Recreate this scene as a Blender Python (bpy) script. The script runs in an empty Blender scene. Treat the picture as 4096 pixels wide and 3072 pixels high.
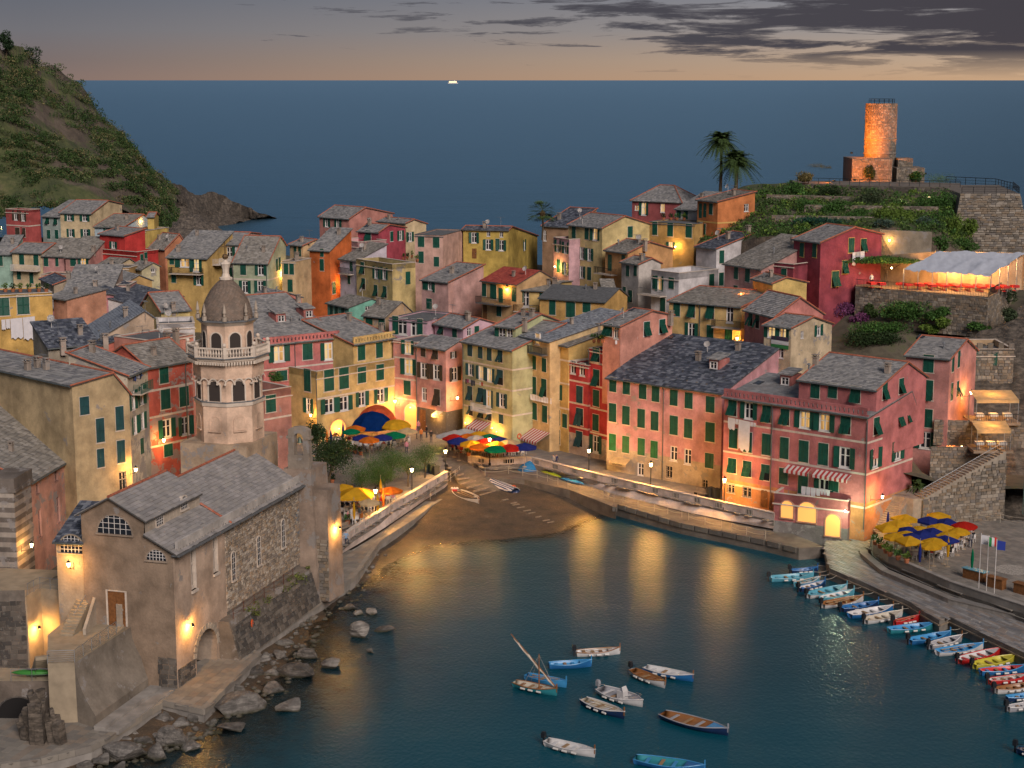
import bpy, math, random
from mathutils import Vector, Matrix
from math import sin, cos, pi, radians as RD, sqrt, atan2, hypot
random.seed(7)
S = bpy.context.scene
COL = S.collection
# ------------------------------------------------------------ camera
FPX, HC = 6800.0, 50.0                       # focal length in photo pixels, eye height above the sea
TH = math.atan(1216 / FPX); CT, ST = cos(TH), sin(TH)
cd = bpy.data.cameras.new('camera'); cam = bpy.data.objects.new('camera', cd); COL.objects.link(cam)
cam.location = (0, 0, HC); cam.rotation_euler = (pi / 2 - TH, 0, 0)
cd.sensor_width = 36; cd.lens = FPX / 4096 * 36; cd.clip_end = 400000; cd.clip_start = 1
S.camera = cam
# ------------------------------------------------------------ sky, sun, exposure
SUN_AZ, SUN_EL = RD(158), RD(32)             # azimuth clockwise from the view direction: soft fill set behind the camera to light the fronts
W = bpy.data.worlds.new('World'); S.world = W; W.use_nodes = True
nt = W.node_tree; nt.nodes.clear()
def N(nt, t, **k):
 n = nt.nodes.new(t)
 for a, b in k.items(): setattr(n, a, b)
 return n
def LK(nt, a, b): nt.links.new(a, b)
def math_(nt, op, a, b=None, c=None, cl=False):
 n = N(nt, 'ShaderNodeMath', operation=op, use_clamp=cl)
 for i, v in enumerate((a, b, c)):
  if v is None: continue
  if isinstance(v, (int, float)): n.inputs[i].default_value = v
  else: LK(nt, v, n.inputs[i])
 return n.outputs[0]
def mixc(nt, f, a, b, mode='MIX'):
 n = N(nt, 'ShaderNodeMix', data_type='RGBA', blend_type=mode)
 for s, v in ((n.inputs[0], f), (n.inputs[6], a), (n.inputs[7], b)):
  if isinstance(v, (int, float)): s.default_value = v
  elif isinstance(v, tuple): s.default_value = (*v[:3], 1)
  else: LK(nt, v, s)
 return n.outputs[2]
def ramp(nt, fac, stops, mode='LINEAR'):
 r = N(nt, 'ShaderNodeValToRGB'); r.color_ramp.interpolation = mode
 e = r.color_ramp.elements
 while len(e) < len(stops): e.new(1)
 for i, (p, c) in enumerate(stops):
  e[i].position = p; e[i].color = (*c, 1) if isinstance(c, tuple) else (c, c, c, 1)
 LK(nt, fac, r.inputs[0]); return r.outputs[0]
def world_sky():
 tc = N(nt, 'ShaderNodeTexCoord'); sep = N(nt, 'ShaderNodeSeparateXYZ'); LK(nt, tc.outputs['Generated'], sep.inputs[0])
 x, y, z = sep.outputs
 sky = N(nt, 'ShaderNodeTexSky', sky_type='NISHITA'); sky.sun_disc = False
 sky.sun_elevation = RD(2.0); sky.sun_rotation = RD(75); sky.air_density = 1.4; sky.dust_density = 3; sky.ozone_density = 3; sky.altitude = 50
 # dusk gradient: warm band over the horizon, slate grey above; warmer towards the afterglow (+X)
 el = math_(nt, 'MULTIPLY', z, 9.0, cl=True)
 warm = math_(nt, 'MULTIPLY_ADD', x, 1.5, 0.40, cl=True)
 ca = ramp(nt, el, [(0, (.235, .165, .145)), (.10, (.195, .155, .148)), (.25, (.165, .162, .178)), (.45, (.125, .138, .17)), (1, (.11, .13, .175))])
 cb = ramp(nt, el, [(0, (.66, .42, .24)), (.10, (.60, .43, .29)), (.25, (.40, .35, .32)), (.45, (.26, .27, .31)), (1, (.16, .18, .225))])
 g = mixc(nt, warm, ca, cb)
 # streaky clouds in azimuth / elevation
 az = math_(nt, 'ARCTAN2', x, y)
 cv = N(nt, 'ShaderNodeCombineXYZ'); LK(nt, math_(nt, 'MULTIPLY', az, 11.0), cv.inputs[0]); LK(nt, math_(nt, 'MULTIPLY', z, 125.0), cv.inputs[1])
 n1 = N(nt, 'ShaderNodeTexNoise'); n1.inputs['Scale'].default_value = 1.15; n1.inputs['Detail'].default_value = 11; n1.inputs['Roughness'].default_value = .66
 n1.inputs['Distortion'].default_value = .35
 LK(nt, cv.outputs[0], n1.inputs['Vector'])
 env = math_(nt, 'SUBTRACT', 1, math_(nt, 'ABSOLUTE', math_(nt, 'MULTIPLY_ADD', z, 26, -.95)), cl=True)   # cloud deck between 1 and 4 degrees
 side = math_(nt, 'MULTIPLY_ADD', x, .62, -.015)
 d = math_(nt, 'ADD', math_(nt, 'MULTIPLY_ADD', env, .16, n1.outputs[0]), side)
 m = ramp(nt, d, [(.63, 0.0), (.67, .65), (.73, .97)])
 mm = math_(nt, 'MULTIPLY', m, math_(nt, 'MULTIPLY', z, 60, cl=True))
 cc = mixc(nt, warm, (.08, .082, .10), (.042, .037, .048))
 g = mixc(nt, mm, g, cc)
 b1 = N(nt, 'ShaderNodeBackground'); LK(nt, g, b1.inputs[0]); b1.inputs[1].default_value = 1.0
 b2 = N(nt, 'ShaderNodeBackground'); LK(nt, sky.outputs[0], b2.inputs[0]); b2.inputs[1].default_value = 0.012
 ad = N(nt, 'ShaderNodeAddShader'); LK(nt, b1.outputs[0], ad.inputs[0]); LK(nt, b2.outputs[0], ad.inputs[1])
 LK(nt, ad.outputs[0], N(nt, 'ShaderNodeOutputWorld').inputs[0])
world_sky()
sl = bpy.data.lights.new('sun', 'SUN'); sl.energy = 3.0; sl.angle = RD(26); sl.color = (1, .87, .80)
so = bpy.data.objects.new('sun', sl); COL.objects.link(so); so.rotation_euler = Vector((sin(SUN_AZ) * cos(SUN_EL), cos(SUN_AZ) * cos(SUN_EL), sin(SUN_EL))).to_track_quat('Z', 'Y').to_euler()
S.view_settings.view_transform = 'Standard'; S.view_settings.look = 'None'
S.view_settings.exposure = 0.0; S.view_settings.gamma = 1.0
S.render.engine = 'CYCLES'
S.cycles.use_denoising = True; S.cycles.adaptive_threshold = .025; S.cycles.max_bounces = 5; S.cycles.diffuse_bounces = 2; S.cycles.glossy_bounces = 2
S.cycles.transparent_max_bounces = 12; S.cycles.caustics_reflective = False; S.cycles.caustics_refractive = False
S.cycles.use_light_tree = True
S.cycles.sample_clamp_indirect = 4.0
# ------------------------------------------------------------ photo coordinates -> places in the world
CR = {'S': (0, 0, 1), 'L1': (0, 700, .3707), 'L2': (0, 1250, .3707), 'L3': (0, 1800, .3707), 'L4': (0, 2400, .4051), 'L5': (700, 850, .3165),
  'L6': (700, 1300, .3165), 'L7': (700, 1750, .3617), 'L8': (700, 2300, .4521), 'M1': (1200, 750, .3617), 'M2': (1200, 1250, .3617),
  'M3': (1900, 700, .3617), 'M4': (1800, 1200, .3617), 'M5': (1700, 1700, .3617), 'M6': (2400, 700, .3617), 'M7': (2500, 1200, .3617),
  'M8': (2400, 1700, .3617), 'R1': (3200, 350, .4051), 'R2': (3200, 900, .4051), 'R3': (3100, 1400, .4503), 'R4': (3000, 1950, .4955),
  'R5': (2900, 2400, .5407), 'R6': (1950, 2500, .4973), 'R7': (1200, 1550, .7092), 'R8': (0, 80, .9456)}
EYE = Vector((0, 0, HC))
def ray(c, x, y):
 o = CR[c]; a = (o[0] + x * o[2] - 2048) / FPX; b = (1536 - o[1] - y * o[2]) / FPX
 return Vector((a, CT + ST * b, -ST + CT * b))
def PZ(c, x, y, z):
 r = ray(c, x, y); return EYE + r * ((z - HC) / r.z)
def PY(c, x, y, Y):
 r = ray(c, x, y); return EYE + r * (Y / r.y)
# ------------------------------------------------------------ mesh helpers
class MB:
 def __init__(s): s.v = []; s.f = []; s.m = []
 def face(s, pts, m=0):
  b = len(s.v); s.v += [tuple(p) for p in pts]; s.f.append(tuple(range(b, b + len(pts)))); s.m.append(m)
 def box(s, x0, x1, y0, y1, z0, z1, m=0, M=None):
  c = [(x0, y0, z0), (x1, y0, z0), (x1, y1, z0), (x0, y1, z0), (x0, y0, z1), (x1, y0, z1), (x1, y1, z1), (x0, y1, z1)]
  if M is not None: c = [tuple(M @ Vector(p)) for p in c]
  b = len(s.v); s.v += c
  for q in ((3, 2, 1, 0), (4, 5, 6, 7), (0, 1, 5, 4), (1, 2, 6, 5), (2, 3, 7, 6), (3, 0, 4, 7)):
   s.f.append(tuple(b + i for i in q)); s.m.append(m)
 def cbox(s, c, sx, sy, sz, rz=0, m=0):
  s.box(-sx / 2, sx / 2, -sy / 2, sy / 2, 0, sz, m, Matrix.Translation(c) @ Matrix.Rotation(rz, 4, 'Z'))
 def prism(s, poly, z0, z1, m=0, cap=True):
  n = len(poly); b = len(s.v)
  f0 = z0 if callable(z0) else (lambda *_: z0); f1 = z1 if callable(z1) else (lambda *_: z1)
  s.v += [(p[0], p[1], f0(*p[:2])) for p in poly] + [(p[0], p[1], f1(*p[:2])) for p in poly]
  for i in range(n):
   j = (i + 1) % n; s.f.append((b + i, b + j, b + n + j, b + n + i)); s.m.append(m)
  if cap:
   s.f.append(tuple(b + n + i for i in range(n))); s.m.append(m)
   s.f.append(tuple(b + n - 1 - i for i in range(n))); s.m.append(m)
 def tube(s, path, r, n=6, m=0, cap=True):
  path = [Vector(p) for p in path]; rr = r if isinstance(r, (list, tuple)) else [r] * len(path); b = len(s.v)
  for i, p in enumerate(path):
   t = (path[min(i + 1, len(path) - 1)] - path[max(i - 1, 0)]).normalized()
   u = t.cross(Vector((0, 0, 1)))
   if u.length < .05: u = t.cross(Vector((0, 1, 0)))
   u.normalize(); w = t.cross(u)
   for k in range(n):
    a = 2 * pi * k / n; s.v.append(tuple(p + (u * cos(a) + w * sin(a)) * rr[i]))
  for i in range(len(path) - 1):
   for k in range(n):
    k2 = (k + 1) % n; s.f.append((b + i * n + k, b + i * n + k2, b + (i + 1) * n + k2, b + (i + 1) * n + k)); s.m.append(m)
  if cap:
   s.f.append(tuple(b + n - 1 - k for k in range(n))); s.m.append(m)
   e = b + (len(path) - 1) * n; s.f.append(tuple(e + k for k in range(n))); s.m.append(m)
 def lathe(s, prof, n=12, c=(0, 0, 0), m=0, a0=0):
  b = len(s.v)
  for r, z in prof:
   for k in range(n):
    a = 2 * pi * k / n + a0; s.v.append((c[0] + r * cos(a), c[1] + r * sin(a), c[2] + z))
  for i in range(len(prof) - 1):
   for k in range(n):
    k2 = (k + 1) % n; s.f.append((b + i * n + k, b + i * n + k2, b + (i + 1) * n + k2, b + (i + 1) * n + k)); s.m.append(m)
  s.f.append(tuple(b + n - 1 - k for k in range(n))); s.m.append(m)
  e = b + (len(prof) - 1) * n; s.f.append(tuple(e + k for k in range(n))); s.m.append(m)
 def mesh(s, name, mats, smooth=False):
  me = bpy.data.meshes.new(name); me.from_pydata(s.v, [], s.f)
  for m in (mats if isinstance(mats, (list, tuple)) else [mats]): me.materials.append(m)
  if any(s.m): me.polygons.foreach_set('material_index', s.m)
  if smooth: me.polygons.foreach_set('use_smooth', [True] * len(me.polygons))
  me.update(); return me
 def build(s, name, mats, parent=None, M=None, smooth=False):
  return obj(name, s.mesh(name, mats, smooth), parent, M)
def obj(name, me, parent=None, M=None):
 o = bpy.data.objects.new(name, me); COL.objects.link(o)
 if parent is not None: o.parent = parent
 if M is not None: o.matrix_local = M
 return o
def tag(o, label=None, cat=None, group=None, kind=None):
 for k, v in (('label', label), ('category', cat), ('group', group), ('kind', kind)):
  if v: o[k] = v
 return o
def thing(name, label, cat, loc=(0, 0, 0), rz=0, group=None):
 o = bpy.data.objects.new(name, None); COL.objects.link(o); o.location = loc; o.rotation_euler = (0, 0, rz); o.empty_display_size = .2
 return tag(o, label, cat, group)
def cp(o, parent=None):
 c = o.copy(); COL.objects.link(c); c.parent = parent
 for ch in list(o.children): cp(ch, c)
 return c
def TR(x=0, y=0, z=0, rz=0, sx=1, sy=None, sz=None):
 return Matrix.Translation((x, y, z)) @ Matrix.Rotation(rz, 4, 'Z') @ Matrix.Diagonal((sx, sx if sy is None else sy, sx if sz is None else sz, 1))
# ------------------------------------------------------------ materials
MATS = {}
def newmat(name):
 m = bpy.data.materials.new(name); m.use_nodes = True
 return m, m.node_tree, m.node_tree.nodes['Principled BSDF']
def noise(nt, scale, detail=4, vec=None, rough=.55):
 n = N(nt, 'ShaderNodeTexNoise'); n.inputs['Scale'].default_value = scale; n.inputs['Detail'].default_value = detail; n.inputs['Roughness'].default_value = rough
 if vec is not None: LK(nt, vec, n.inputs['Vector'])
 return n.outputs[0]
def pos(nt, sc=(1, 1, 1)):
 g = N(nt, 'ShaderNodeNewGeometry')
 if sc == (1, 1, 1): return g.outputs['Position']
 v = N(nt, 'ShaderNodeVectorMath', operation='MULTIPLY'); v.inputs[1].default_value = sc; LK(nt, g.outputs['Position'], v.inputs[0]); return v.outputs[0]
def bump(nt, b, h, st=.3, dist=.05):
 n = N(nt, 'ShaderNodeBump'); n.inputs['Strength'].default_value = st; n.inputs['Distance'].default_value = dist
 LK(nt, h, n.inputs['Height']); LK(nt, n.outputs[0], b.inputs['Normal'])
def plain(name, c, rough=.6, metal=0, var=.0, sc=2.0, spec=.3):
 if name in MATS: return MATS[name]
 m, t, b = newmat(name); b.inputs['Base Color'].default_value = (*c, 1); b.inputs['Roughness'].default_value = rough; b.inputs['Metallic'].default_value = metal
 b.inputs['Specular IOR Level'].default_value = spec
 if var:
  f = ramp(t, noise(t, sc, 5, pos(t)), [(.3, 1 - var), (.7, 1 + var * .6)])
  LK(t, mixc(t, 1, c, f, 'MULTIPLY'), b.inputs['Base Color'])
 MATS[name] = m; return m
def plaster(c, wear=.12, key=None):
 """painted render: broad fading, rain streaks, fine grain and, where worn, bare grey patches"""
 k = key or 'plaster_%03d%03d%03d_%d' % (*[int(q * 999) for q in c], int(wear * 100))
 if k in MATS: return MATS[k]
 m, t, b = newmat(k); p = pos(t)
 big = ramp(t, noise(t, .45, 7, p, .62), [(.34, .62), (.64, 1.14)])
 st = ramp(t, noise(t, 1.0, 4, pos(t, (.9, .9, .22))), [(.3, .87), (.62, 1.03)])
 fine = ramp(t, noise(t, 6, 4, p), [(.25, .9), (.75, 1.06)])
 c1 = mixc(t, 1, mixc(t, 1, c, big, 'MULTIPLY'), mixc(t, 1, st, fine, 'MULTIPLY'), 'MULTIPLY')
 if wear > 0:
  pn = N(t, 'ShaderNodeTexNoise'); pn.inputs['Scale'].default_value = .55; pn.inputs['Detail'].default_value = 7; pn.inputs['Roughness'].default_value = .68; LK(t, p, pn.inputs['Vector'])
  th = .67 - wear * .38
  c1 = mixc(t, ramp(t, pn.outputs[0], [(th, 0.0), (th + .025, .85)]), c1, (.27, .25, .235))
 LK(t, c1, b.inputs['Base Color']); b.inputs['Roughness'].default_value = .9; b.inputs['Specular IOR Level'].default_value = .15
 bump(t, b, noise(t, 5, 7, p, .65), .6, .06)
 MATS[k] = m; return m
def island(t):
 g = N(t, 'ShaderNodeNewGeometry'); o = N(t, 'ShaderNodeObjectInfo')
 return math_(t, 'FRACT', math_(t, 'ADD', g.outputs['Random Per Island'], math_(t, 'MULTIPLY', o.outputs['Random'], 3.7)))
def pieces(name, cols, rough=.85, lich=.5, bs=.4, bsc=7):
 """separate slates, stones, slabs: one tone per piece, lichen and dirt over all"""
 if name in MATS: return MATS[name]
 m, t, b = newmat(name); n = len(cols)
 base = ramp(t, island(t), [(i / n, c) for i, c in enumerate(cols)], 'CONSTANT')
 p = pos(t)
 f = ramp(t, noise(t, .7, 6, p), [(.3, .82), (.68, 1.12)])
 c1 = mixc(t, 1, base, f, 'MULTIPLY')
 if lich:
  c1 = mixc(t, ramp(t, noise(t, 2.3, 8, p, .7), [(.56, 0.0), (.68, lich)]), c1, (.30, .285, .25))
  c1 = mixc(t, ramp(t, noise(t, 1.1, 8, p, .72), [(.58, 0.0), (.7, lich)]), c1, (.075, .066, .058))
 LK(t, c1, b.inputs['Base Color']); b.inputs['Roughness'].default_value = rough; b.inputs['Specular IOR Level'].default_value = .25
 bump(t, b, noise(t, bsc, 5, p), bs, .04)
 MATS[name] = m; return m
def emit(name, c, st):
 if name in MATS: return MATS[name]
 m, t, b = newmat(name); b.inputs['Base Color'].default_value = (*c, 1); b.inputs['Emission Color'].default_value = (*c, 1); b.inputs['Emission Strength'].default_value = st
 MATS[name] = m; return m
SLATE = pieces('slate', [(.235, .235, .235), (.30, .295, .285), (.19, .19, .195), (.265, .26, .25), (.335, .325, .315)], .8, .25)
SLATED = pieces('dark_slate', [(.07, .08, .105), (.12, .135, .165), (.05, .058, .075), (.19, .205, .235), (.09, .10, .13)], .55, .25)
SLATEB = pieces('brown_slate', [(.225, .21, .185), (.285, .265, .235), (.18, .17, .155), (.25, .23, .20), (.32, .30, .27)], .85, .35)
STONE = pieces('rubble_stone', [(.20, .165, .125), (.26, .215, .165), (.15, .13, .105), (.31, .27, .22), (.18, .16, .14), (.235, .18, .125)], .9, .4, .6, 5)
STONED = pieces('dark_stone', [(.085, .075, .065), (.12, .105, .09), (.065, .06, .056), (.15, .13, .11)], .8, .5, .7, 5)
PAVE = pieces('paving', [(.23, .215, .20), (.19, .18, .17), (.27, .25, .225), (.21, .19, .17)], .7, .35)
MORTAR = plain('mortar', (.16, .14, .12), .95, var=.3)
TERRA = plain('terracotta_tile', (.40, .13, .075), .8, var=.35, sc=3)
ROOFBASE = plain('roof_underlay', (.09, .085, .08), .9)
GREEN = plain('green_shutter', (.008, .075, .05), .55, var=.25, sc=1.3)
GREENB = plain('bright_green_shutter', (.012, .13, .045), .5, var=.25, sc=1.3)
BLUEG = plain('blue_green_shutter', (.02, .07, .075), .55, var=.3, sc=1.3)
BROWNS = plain('brown_shutter', (.06, .045, .03), .6, var=.3)
WOOD = plain('brown_wood', (.20, .085, .03), .6, var=.35, sc=4)
WHITE = plain('white_paint', (.68, .65, .62), .6, var=.15)
CREAMT = plain('pale_trim', (.58, .50, .42), .8, var=.2)
GLASS = plain('window_glass', (.02, .022, .028), .08, spec=.6)
DARK = plain('dark_interior', (.012, .011, .011), .8)
PIPE = plain('drainpipe_metal', (.11, .13, .13), .5, .3, var=.2)
COPPER = plain('copper_pipe', (.12, .045, .03), .5, .4)
IRON = plain('black_iron', (.018, .02, .022), .5, .4)
STEEL = plain('grey_steel', (.30, .31, .32), .4, .7)
CONC = plain('concrete', (.29, .27, .245), .9, var=.3, sc=.8)
SLABD = plain('dark_slab', (.13, .135, .14), .85, var=.25)
POT = plain('clay_pot', (.36, .13, .06), .8, var=.2)
SKIN = plain('skin', (.50, .30, .22), .6)
ROPE = plain('rope', (.45, .40, .32), .9)
def litpane():
 """a lit room behind the glass: warm wall, darker furniture, pale curtain folds"""
 m, t, b = newmat('lit_room'); p = pos(t)
 cu = ramp(t, noise(t, 1.0, 3, pos(t, (1.3, 1.3, .12))), [(.35, (.35, .16, .04)), (.5, (.95, .55, .18)), (.62, (1.0, .74, .36))])
 LK(t, cu, b.inputs['Emission Color']); b.inputs['Emission Strength'].default_value = .75; b.inputs['Base Color'].default_value = (.1, .06, .03, 1); b.inputs['Roughness'].default_value = .3
 return m
LIT = litpane()
LITW = emit('white_lit_room', (.85, .95, .75), .75)
BULB = emit('lamp_glow', (1, .74, .36), 22)
BULBO = emit('sodium_glow', (1, .42, .08), 16)
# ------------------------------------------------------------ houses: shared window pieces (unit size, scaled in place)
def um(fn, name, mat):
 b = MB(); fn(b); return b.mesh(name, mat)
def _sur(b):      # painted surround, slightly proud
 for x0, x1, z0, z1 in ((-.55, -.5, -.53, .53), (.5, .55, -.53, .53), (-.5, .5, .5, .53), (-.6, .6, -.56, -.5)):
  b.box(x0, x1, -.03, .01, z0, z1)
def _frm(b):      # reveals, sash, mullion and glazing bars
 for q in (((-.5, 0, -.5), (-.5, .2, -.5), (-.5, .2, .5), (-.5, 0, .5)), ((.5, 0, -.5), (.5, .2, -.5), (.5, .2, .5), (.5, 0, .5)),
    ((-.5, 0, .5), (.5, 0, .5), (.5, .2, .5), (-.5, .2, .5)), ((-.5, 0, -.5), (.5, 0, -.5), (.5, .2, -.5), (-.5, .2, -.5))): b.face(q)
 for x0, x1, z0, z1 in ((-.5, -.4, -.5, .5), (.4, .5, -.5, .5), (-.4, .4, .42, .5), (-.4, .4, -.5, -.42), (-.07, .07, -.42, .42), (-.4, -.07, .08, .12), (.07, .4, .08, .12)):
  b.box(x0, x1, .10, .15, z0, z1)
 b.box(-.58, .58, -.07, .08, -.56, -.5)
def _pane(b): b.box(-.5, .5, .17, .2, -.5, .5)
def _shut(b):     # one shutter leaf: stiles, rails and sloping louvres; hinge at x = 0, extends to x = 1
 for x0, x1, z0, z1 in ((0, .12, -.5, .5), (.88, 1, -.5, .5), (.12, .88, .46, .5), (.12, .88, -.5, -.45), (.12, .88, -.03, .02)):
  b.box(x0, x1, -.05, 0, z0, z1)
 for k in range(14):
  z = -.45 + k * .065 + (.01 if k > 6 else 0)
  b.face([(.12, -.042, z), (.88, -.042, z), (.88, -.008, z + .065), (.12, -.008, z + .065)])
 b.face([(.12, -.006, -.45), (.88, -.006, -.45), (.88, -.006, .46), (.12, -.006, .46)])
def _door(b):
 b.box(-.5, .5, -.01, .06, -.5, .5)
 for z0, z1 in ((-.44, -.05), (.02, .44)):
  for x0, x1 in ((-.42, -.05), (.05, .42)): b.box(x0, x1, -.03, -.01, z0, z1)
def _gril(b):
 for k in range(5): b.box(-.42 + k * .2, -.39 + k * .2, -.05, -.02, -.5, .5)
 for k in range(6): b.box(-.5, .5, -.045, -.025, -.46 + k * .18, -.44 + k * .18)
UM = {k: um(f, k, m) for k, f, m in (('surround', _sur, CREAMT), ('window_frame', _frm, WHITE), ('pane', _pane, GLASS), ('shutter', _shut, GREEN), ('door', _door, GREEN), ('grille', _gril, IRON))}
_var = {}
def umat(k, mat):
 key = (k, mat.name)
 if key not in _var:
  me = UM[k].copy(); me.name = k; me.materials[0] = mat; _var[key] = me
 return _var[key]
def slates(b, O, e, Le, s, Ls, row=.34, wid=.46, m=0, keep=None):
 """courses of overlapping slates on a slope: O low corner, e along the eave, s up the slope"""
 n = e.cross(s); n = n if n.z > 0 else -n
 r = 0; nr = max(1, int(Ls / row)); row = Ls / nr
 for r in range(nr):
  x = -random.random() * wid * .8
  while x < Le:
   w = wid * random.uniform(.7, 1.3); x0 = max(0, x); x1 = min(Le, x + w); x += w
   if x1 - x0 < .06: continue
   h0 = .055 + random.random() * .035; j = random.uniform(-.03, .03)
   a = O + e * (x0 + .006) + s * (r * row + j); c = O + e * (x1 - .006) + s * (r * row + j + random.uniform(-.015, .015)); up = s * (row * 1.12)
   q = [a + n * .0, c + n * .0, c + n * h0, a + n * h0, c + up + n * .025, a + up + n * .025]
   i = len(b.v); b.v += [tuple(p) for p in q]
   b.f += [(i, i + 1, i + 2, i + 3), (i + 3, i + 2, i + 4, i + 5), (i, i + 3, i + 5), (i + 1, i + 4, i + 2)]; b.m += [m] * 4
HOUSES = []
def mtx(P, yaw): return Matrix.Translation(P) @ Matrix.Rotation(yaw, 4, 'Z')
class Block:
 """one box-shaped volume of a house; local x runs along the front, y goes inward, z up"""
 def __init__(s, root, Mw):
  s.root = root; s.Mw = Mw; s.Mi = Mw.inverted()
  s.Ml = (root.matrix_basis.inverted() @ Mw) if root else Matrix.Identity(4)
 def hit(s, c, x, y, axis, val):
  o = s.Mi @ EYE; d = s.Mi.to_3x3() @ ray(c, x, y); t = (val - o[axis]) / d[axis]; return o + d * t
 def part(s, b, name, mat, smooth=False): return b.build(name, mat, s.root, s.Ml, smooth)
 def put(s, name, me, M): return obj(name, me, s.root, s.Ml @ M)
WS = {'c': 1, 'a': 1, 'o': 1, 'l': 1}
def parse(c, txt):
 out = []
 for tk in txt.split():
  if tk[0] == '@': c = tk[1:]; continue
  k = tk[0]; q = [float(v) for v in tk[1:].split(',')]; out.append((k, c, *q))
 return out
def window(bl, k, Mw, w, h, shm, sur, frm):
 """k: c closed, a flaps propped open, o open, l open and lit, n/e no shutters dark/lit, d/b doors, g grille"""
 if k in 'ca':
  wn = bl.put('window', UM['surround'] if sur is None else umat('surround', sur), Mw @ TR(sx=w, sy=1, sz=h))
  up = 1.0 if k == 'c' else random.uniform(.45, .6)
  for sd in (-1, 1):
   sh = obj('shutter', umat('shutter', shm), wn, Matrix.Diagonal((1 / w, 1, 1 / h, 1)) @ (TR(-w / 2, -.012, h * (1 - up) / 2 if k == 'a' else 0, 0, w / 2, 1, h * up) if sd < 0 else TR(0, -.012, h * (1 - up) / 2 if k == 'a' else 0, 0, w / 2, 1, h * up)))
   if k == 'a' and (sd < 0 or random.random() < .75):
    hh = h * (1 - up); an = random.uniform(.5, .85)
    obj('shutter', umat('shutter', shm), wn, Matrix.Diagonal((1 / w, 1, 1 / h, 1)) @ Matrix.Translation((-w / 2 if sd < 0 else 0, -.03, h / 2 - h * up)) @ Matrix.Rotation(-an, 4, 'X') @ Matrix.Translation((0, 0, -hh / 2)) @ Matrix.Diagonal((w / 2 * .94, 1, hh, 1)))
  if k == 'a': obj('pane', umat('pane', DARK), wn, Matrix.Translation((0, -.175, 0)))
 elif k in 'olne':
  wn = bl.put('window', UM['window_frame'] if frm is None else umat('window_frame', frm), Mw @ TR(sx=w, sy=1, sz=h))
  obj('pane', umat('pane', LIT if k in 'le' else GLASS), wn)
  if k in 'ol':
   D = Matrix.Diagonal((1 / w, 1, 1 / h, 1)); fo = random.uniform(0, .25)
   obj('shutter', umat('shutter', shm), wn, D @ Matrix.Translation((w / 2, -.02, 0)) @ Matrix.Rotation(-fo, 4, 'Z') @ Matrix.Diagonal((w / 2, 1, h, 1)))
   obj('shutter', umat('shutter', shm), wn, D @ Matrix.Translation((-w / 2, -.02, 0)) @ Matrix.Rotation(pi + fo, 4, 'Z') @ Matrix.Translation((0, 0, 0)) @ Matrix.Diagonal((w / 2, -1, h, 1)))
 elif k in 'db':
  dr = bl.put('door', umat('door', shm if k == 'd' else WOOD), Mw @ TR(sx=w, sy=1, sz=h))
  hb = MB(); hb.box(-.05, .05, -.10, -.03, -.03, .03); hb.build('handle', STEEL, dr, Matrix.Translation((.36, 0, 0)) @ Matrix.Diagonal((1 / w, 1, 1 / h, 1)))
 elif k == 'g':
  wn = bl.put('window', umat('window_frame', CREAMT), Mw @ TR(sx=w, sy=1, sz=h))
  obj('pane', UM['pane'], wn); obj('grille', UM['grille'], wn)
SZ = {'c': (.95, 1.75), 'a': (.95, 1.75), 'o': (.9, 1.6), 'l': (.9, 1.6), 'n': (.8, 1.2), 'e': (.8, 1.2), 'd': (1.0, 2.1), 'b': (1.0, 2.2), 'g': (.9, 1.0)}
def gridwall(b, O, eu, ev, U, V, holes, m=0, dz=None):
 us = sorted({0, U, *[min(max(q, 0), U) for h in holes for q in h[:2]]}); vs = sorted({0, V, *([dz] if dz else []), *[min(max(q, 0), V) for h in holes for q in h[2:]]})
 for j in range(len(vs) - 1):
  vm = (vs[j] + vs[j + 1]) / 2; st = None; m = 1 if dz and vm < dz else 0
  for i in range(len(us)):
   solid = False
   if i < len(us) - 1:
    umid = (us[i] + us[i + 1]) / 2
    solid = not any(h[0] < umid < h[1] and h[2] < vm < h[3] for h in holes)
   if solid and st is None: st = us[i]
   if not solid and st is not None:
    b.face([O + eu * st + ev * vs[j], O + eu * us[i] + ev * vs[j], O + eu * us[i] + ev * vs[j + 1], O + eu * st + ev * vs[j + 1]], m); st = None
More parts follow.
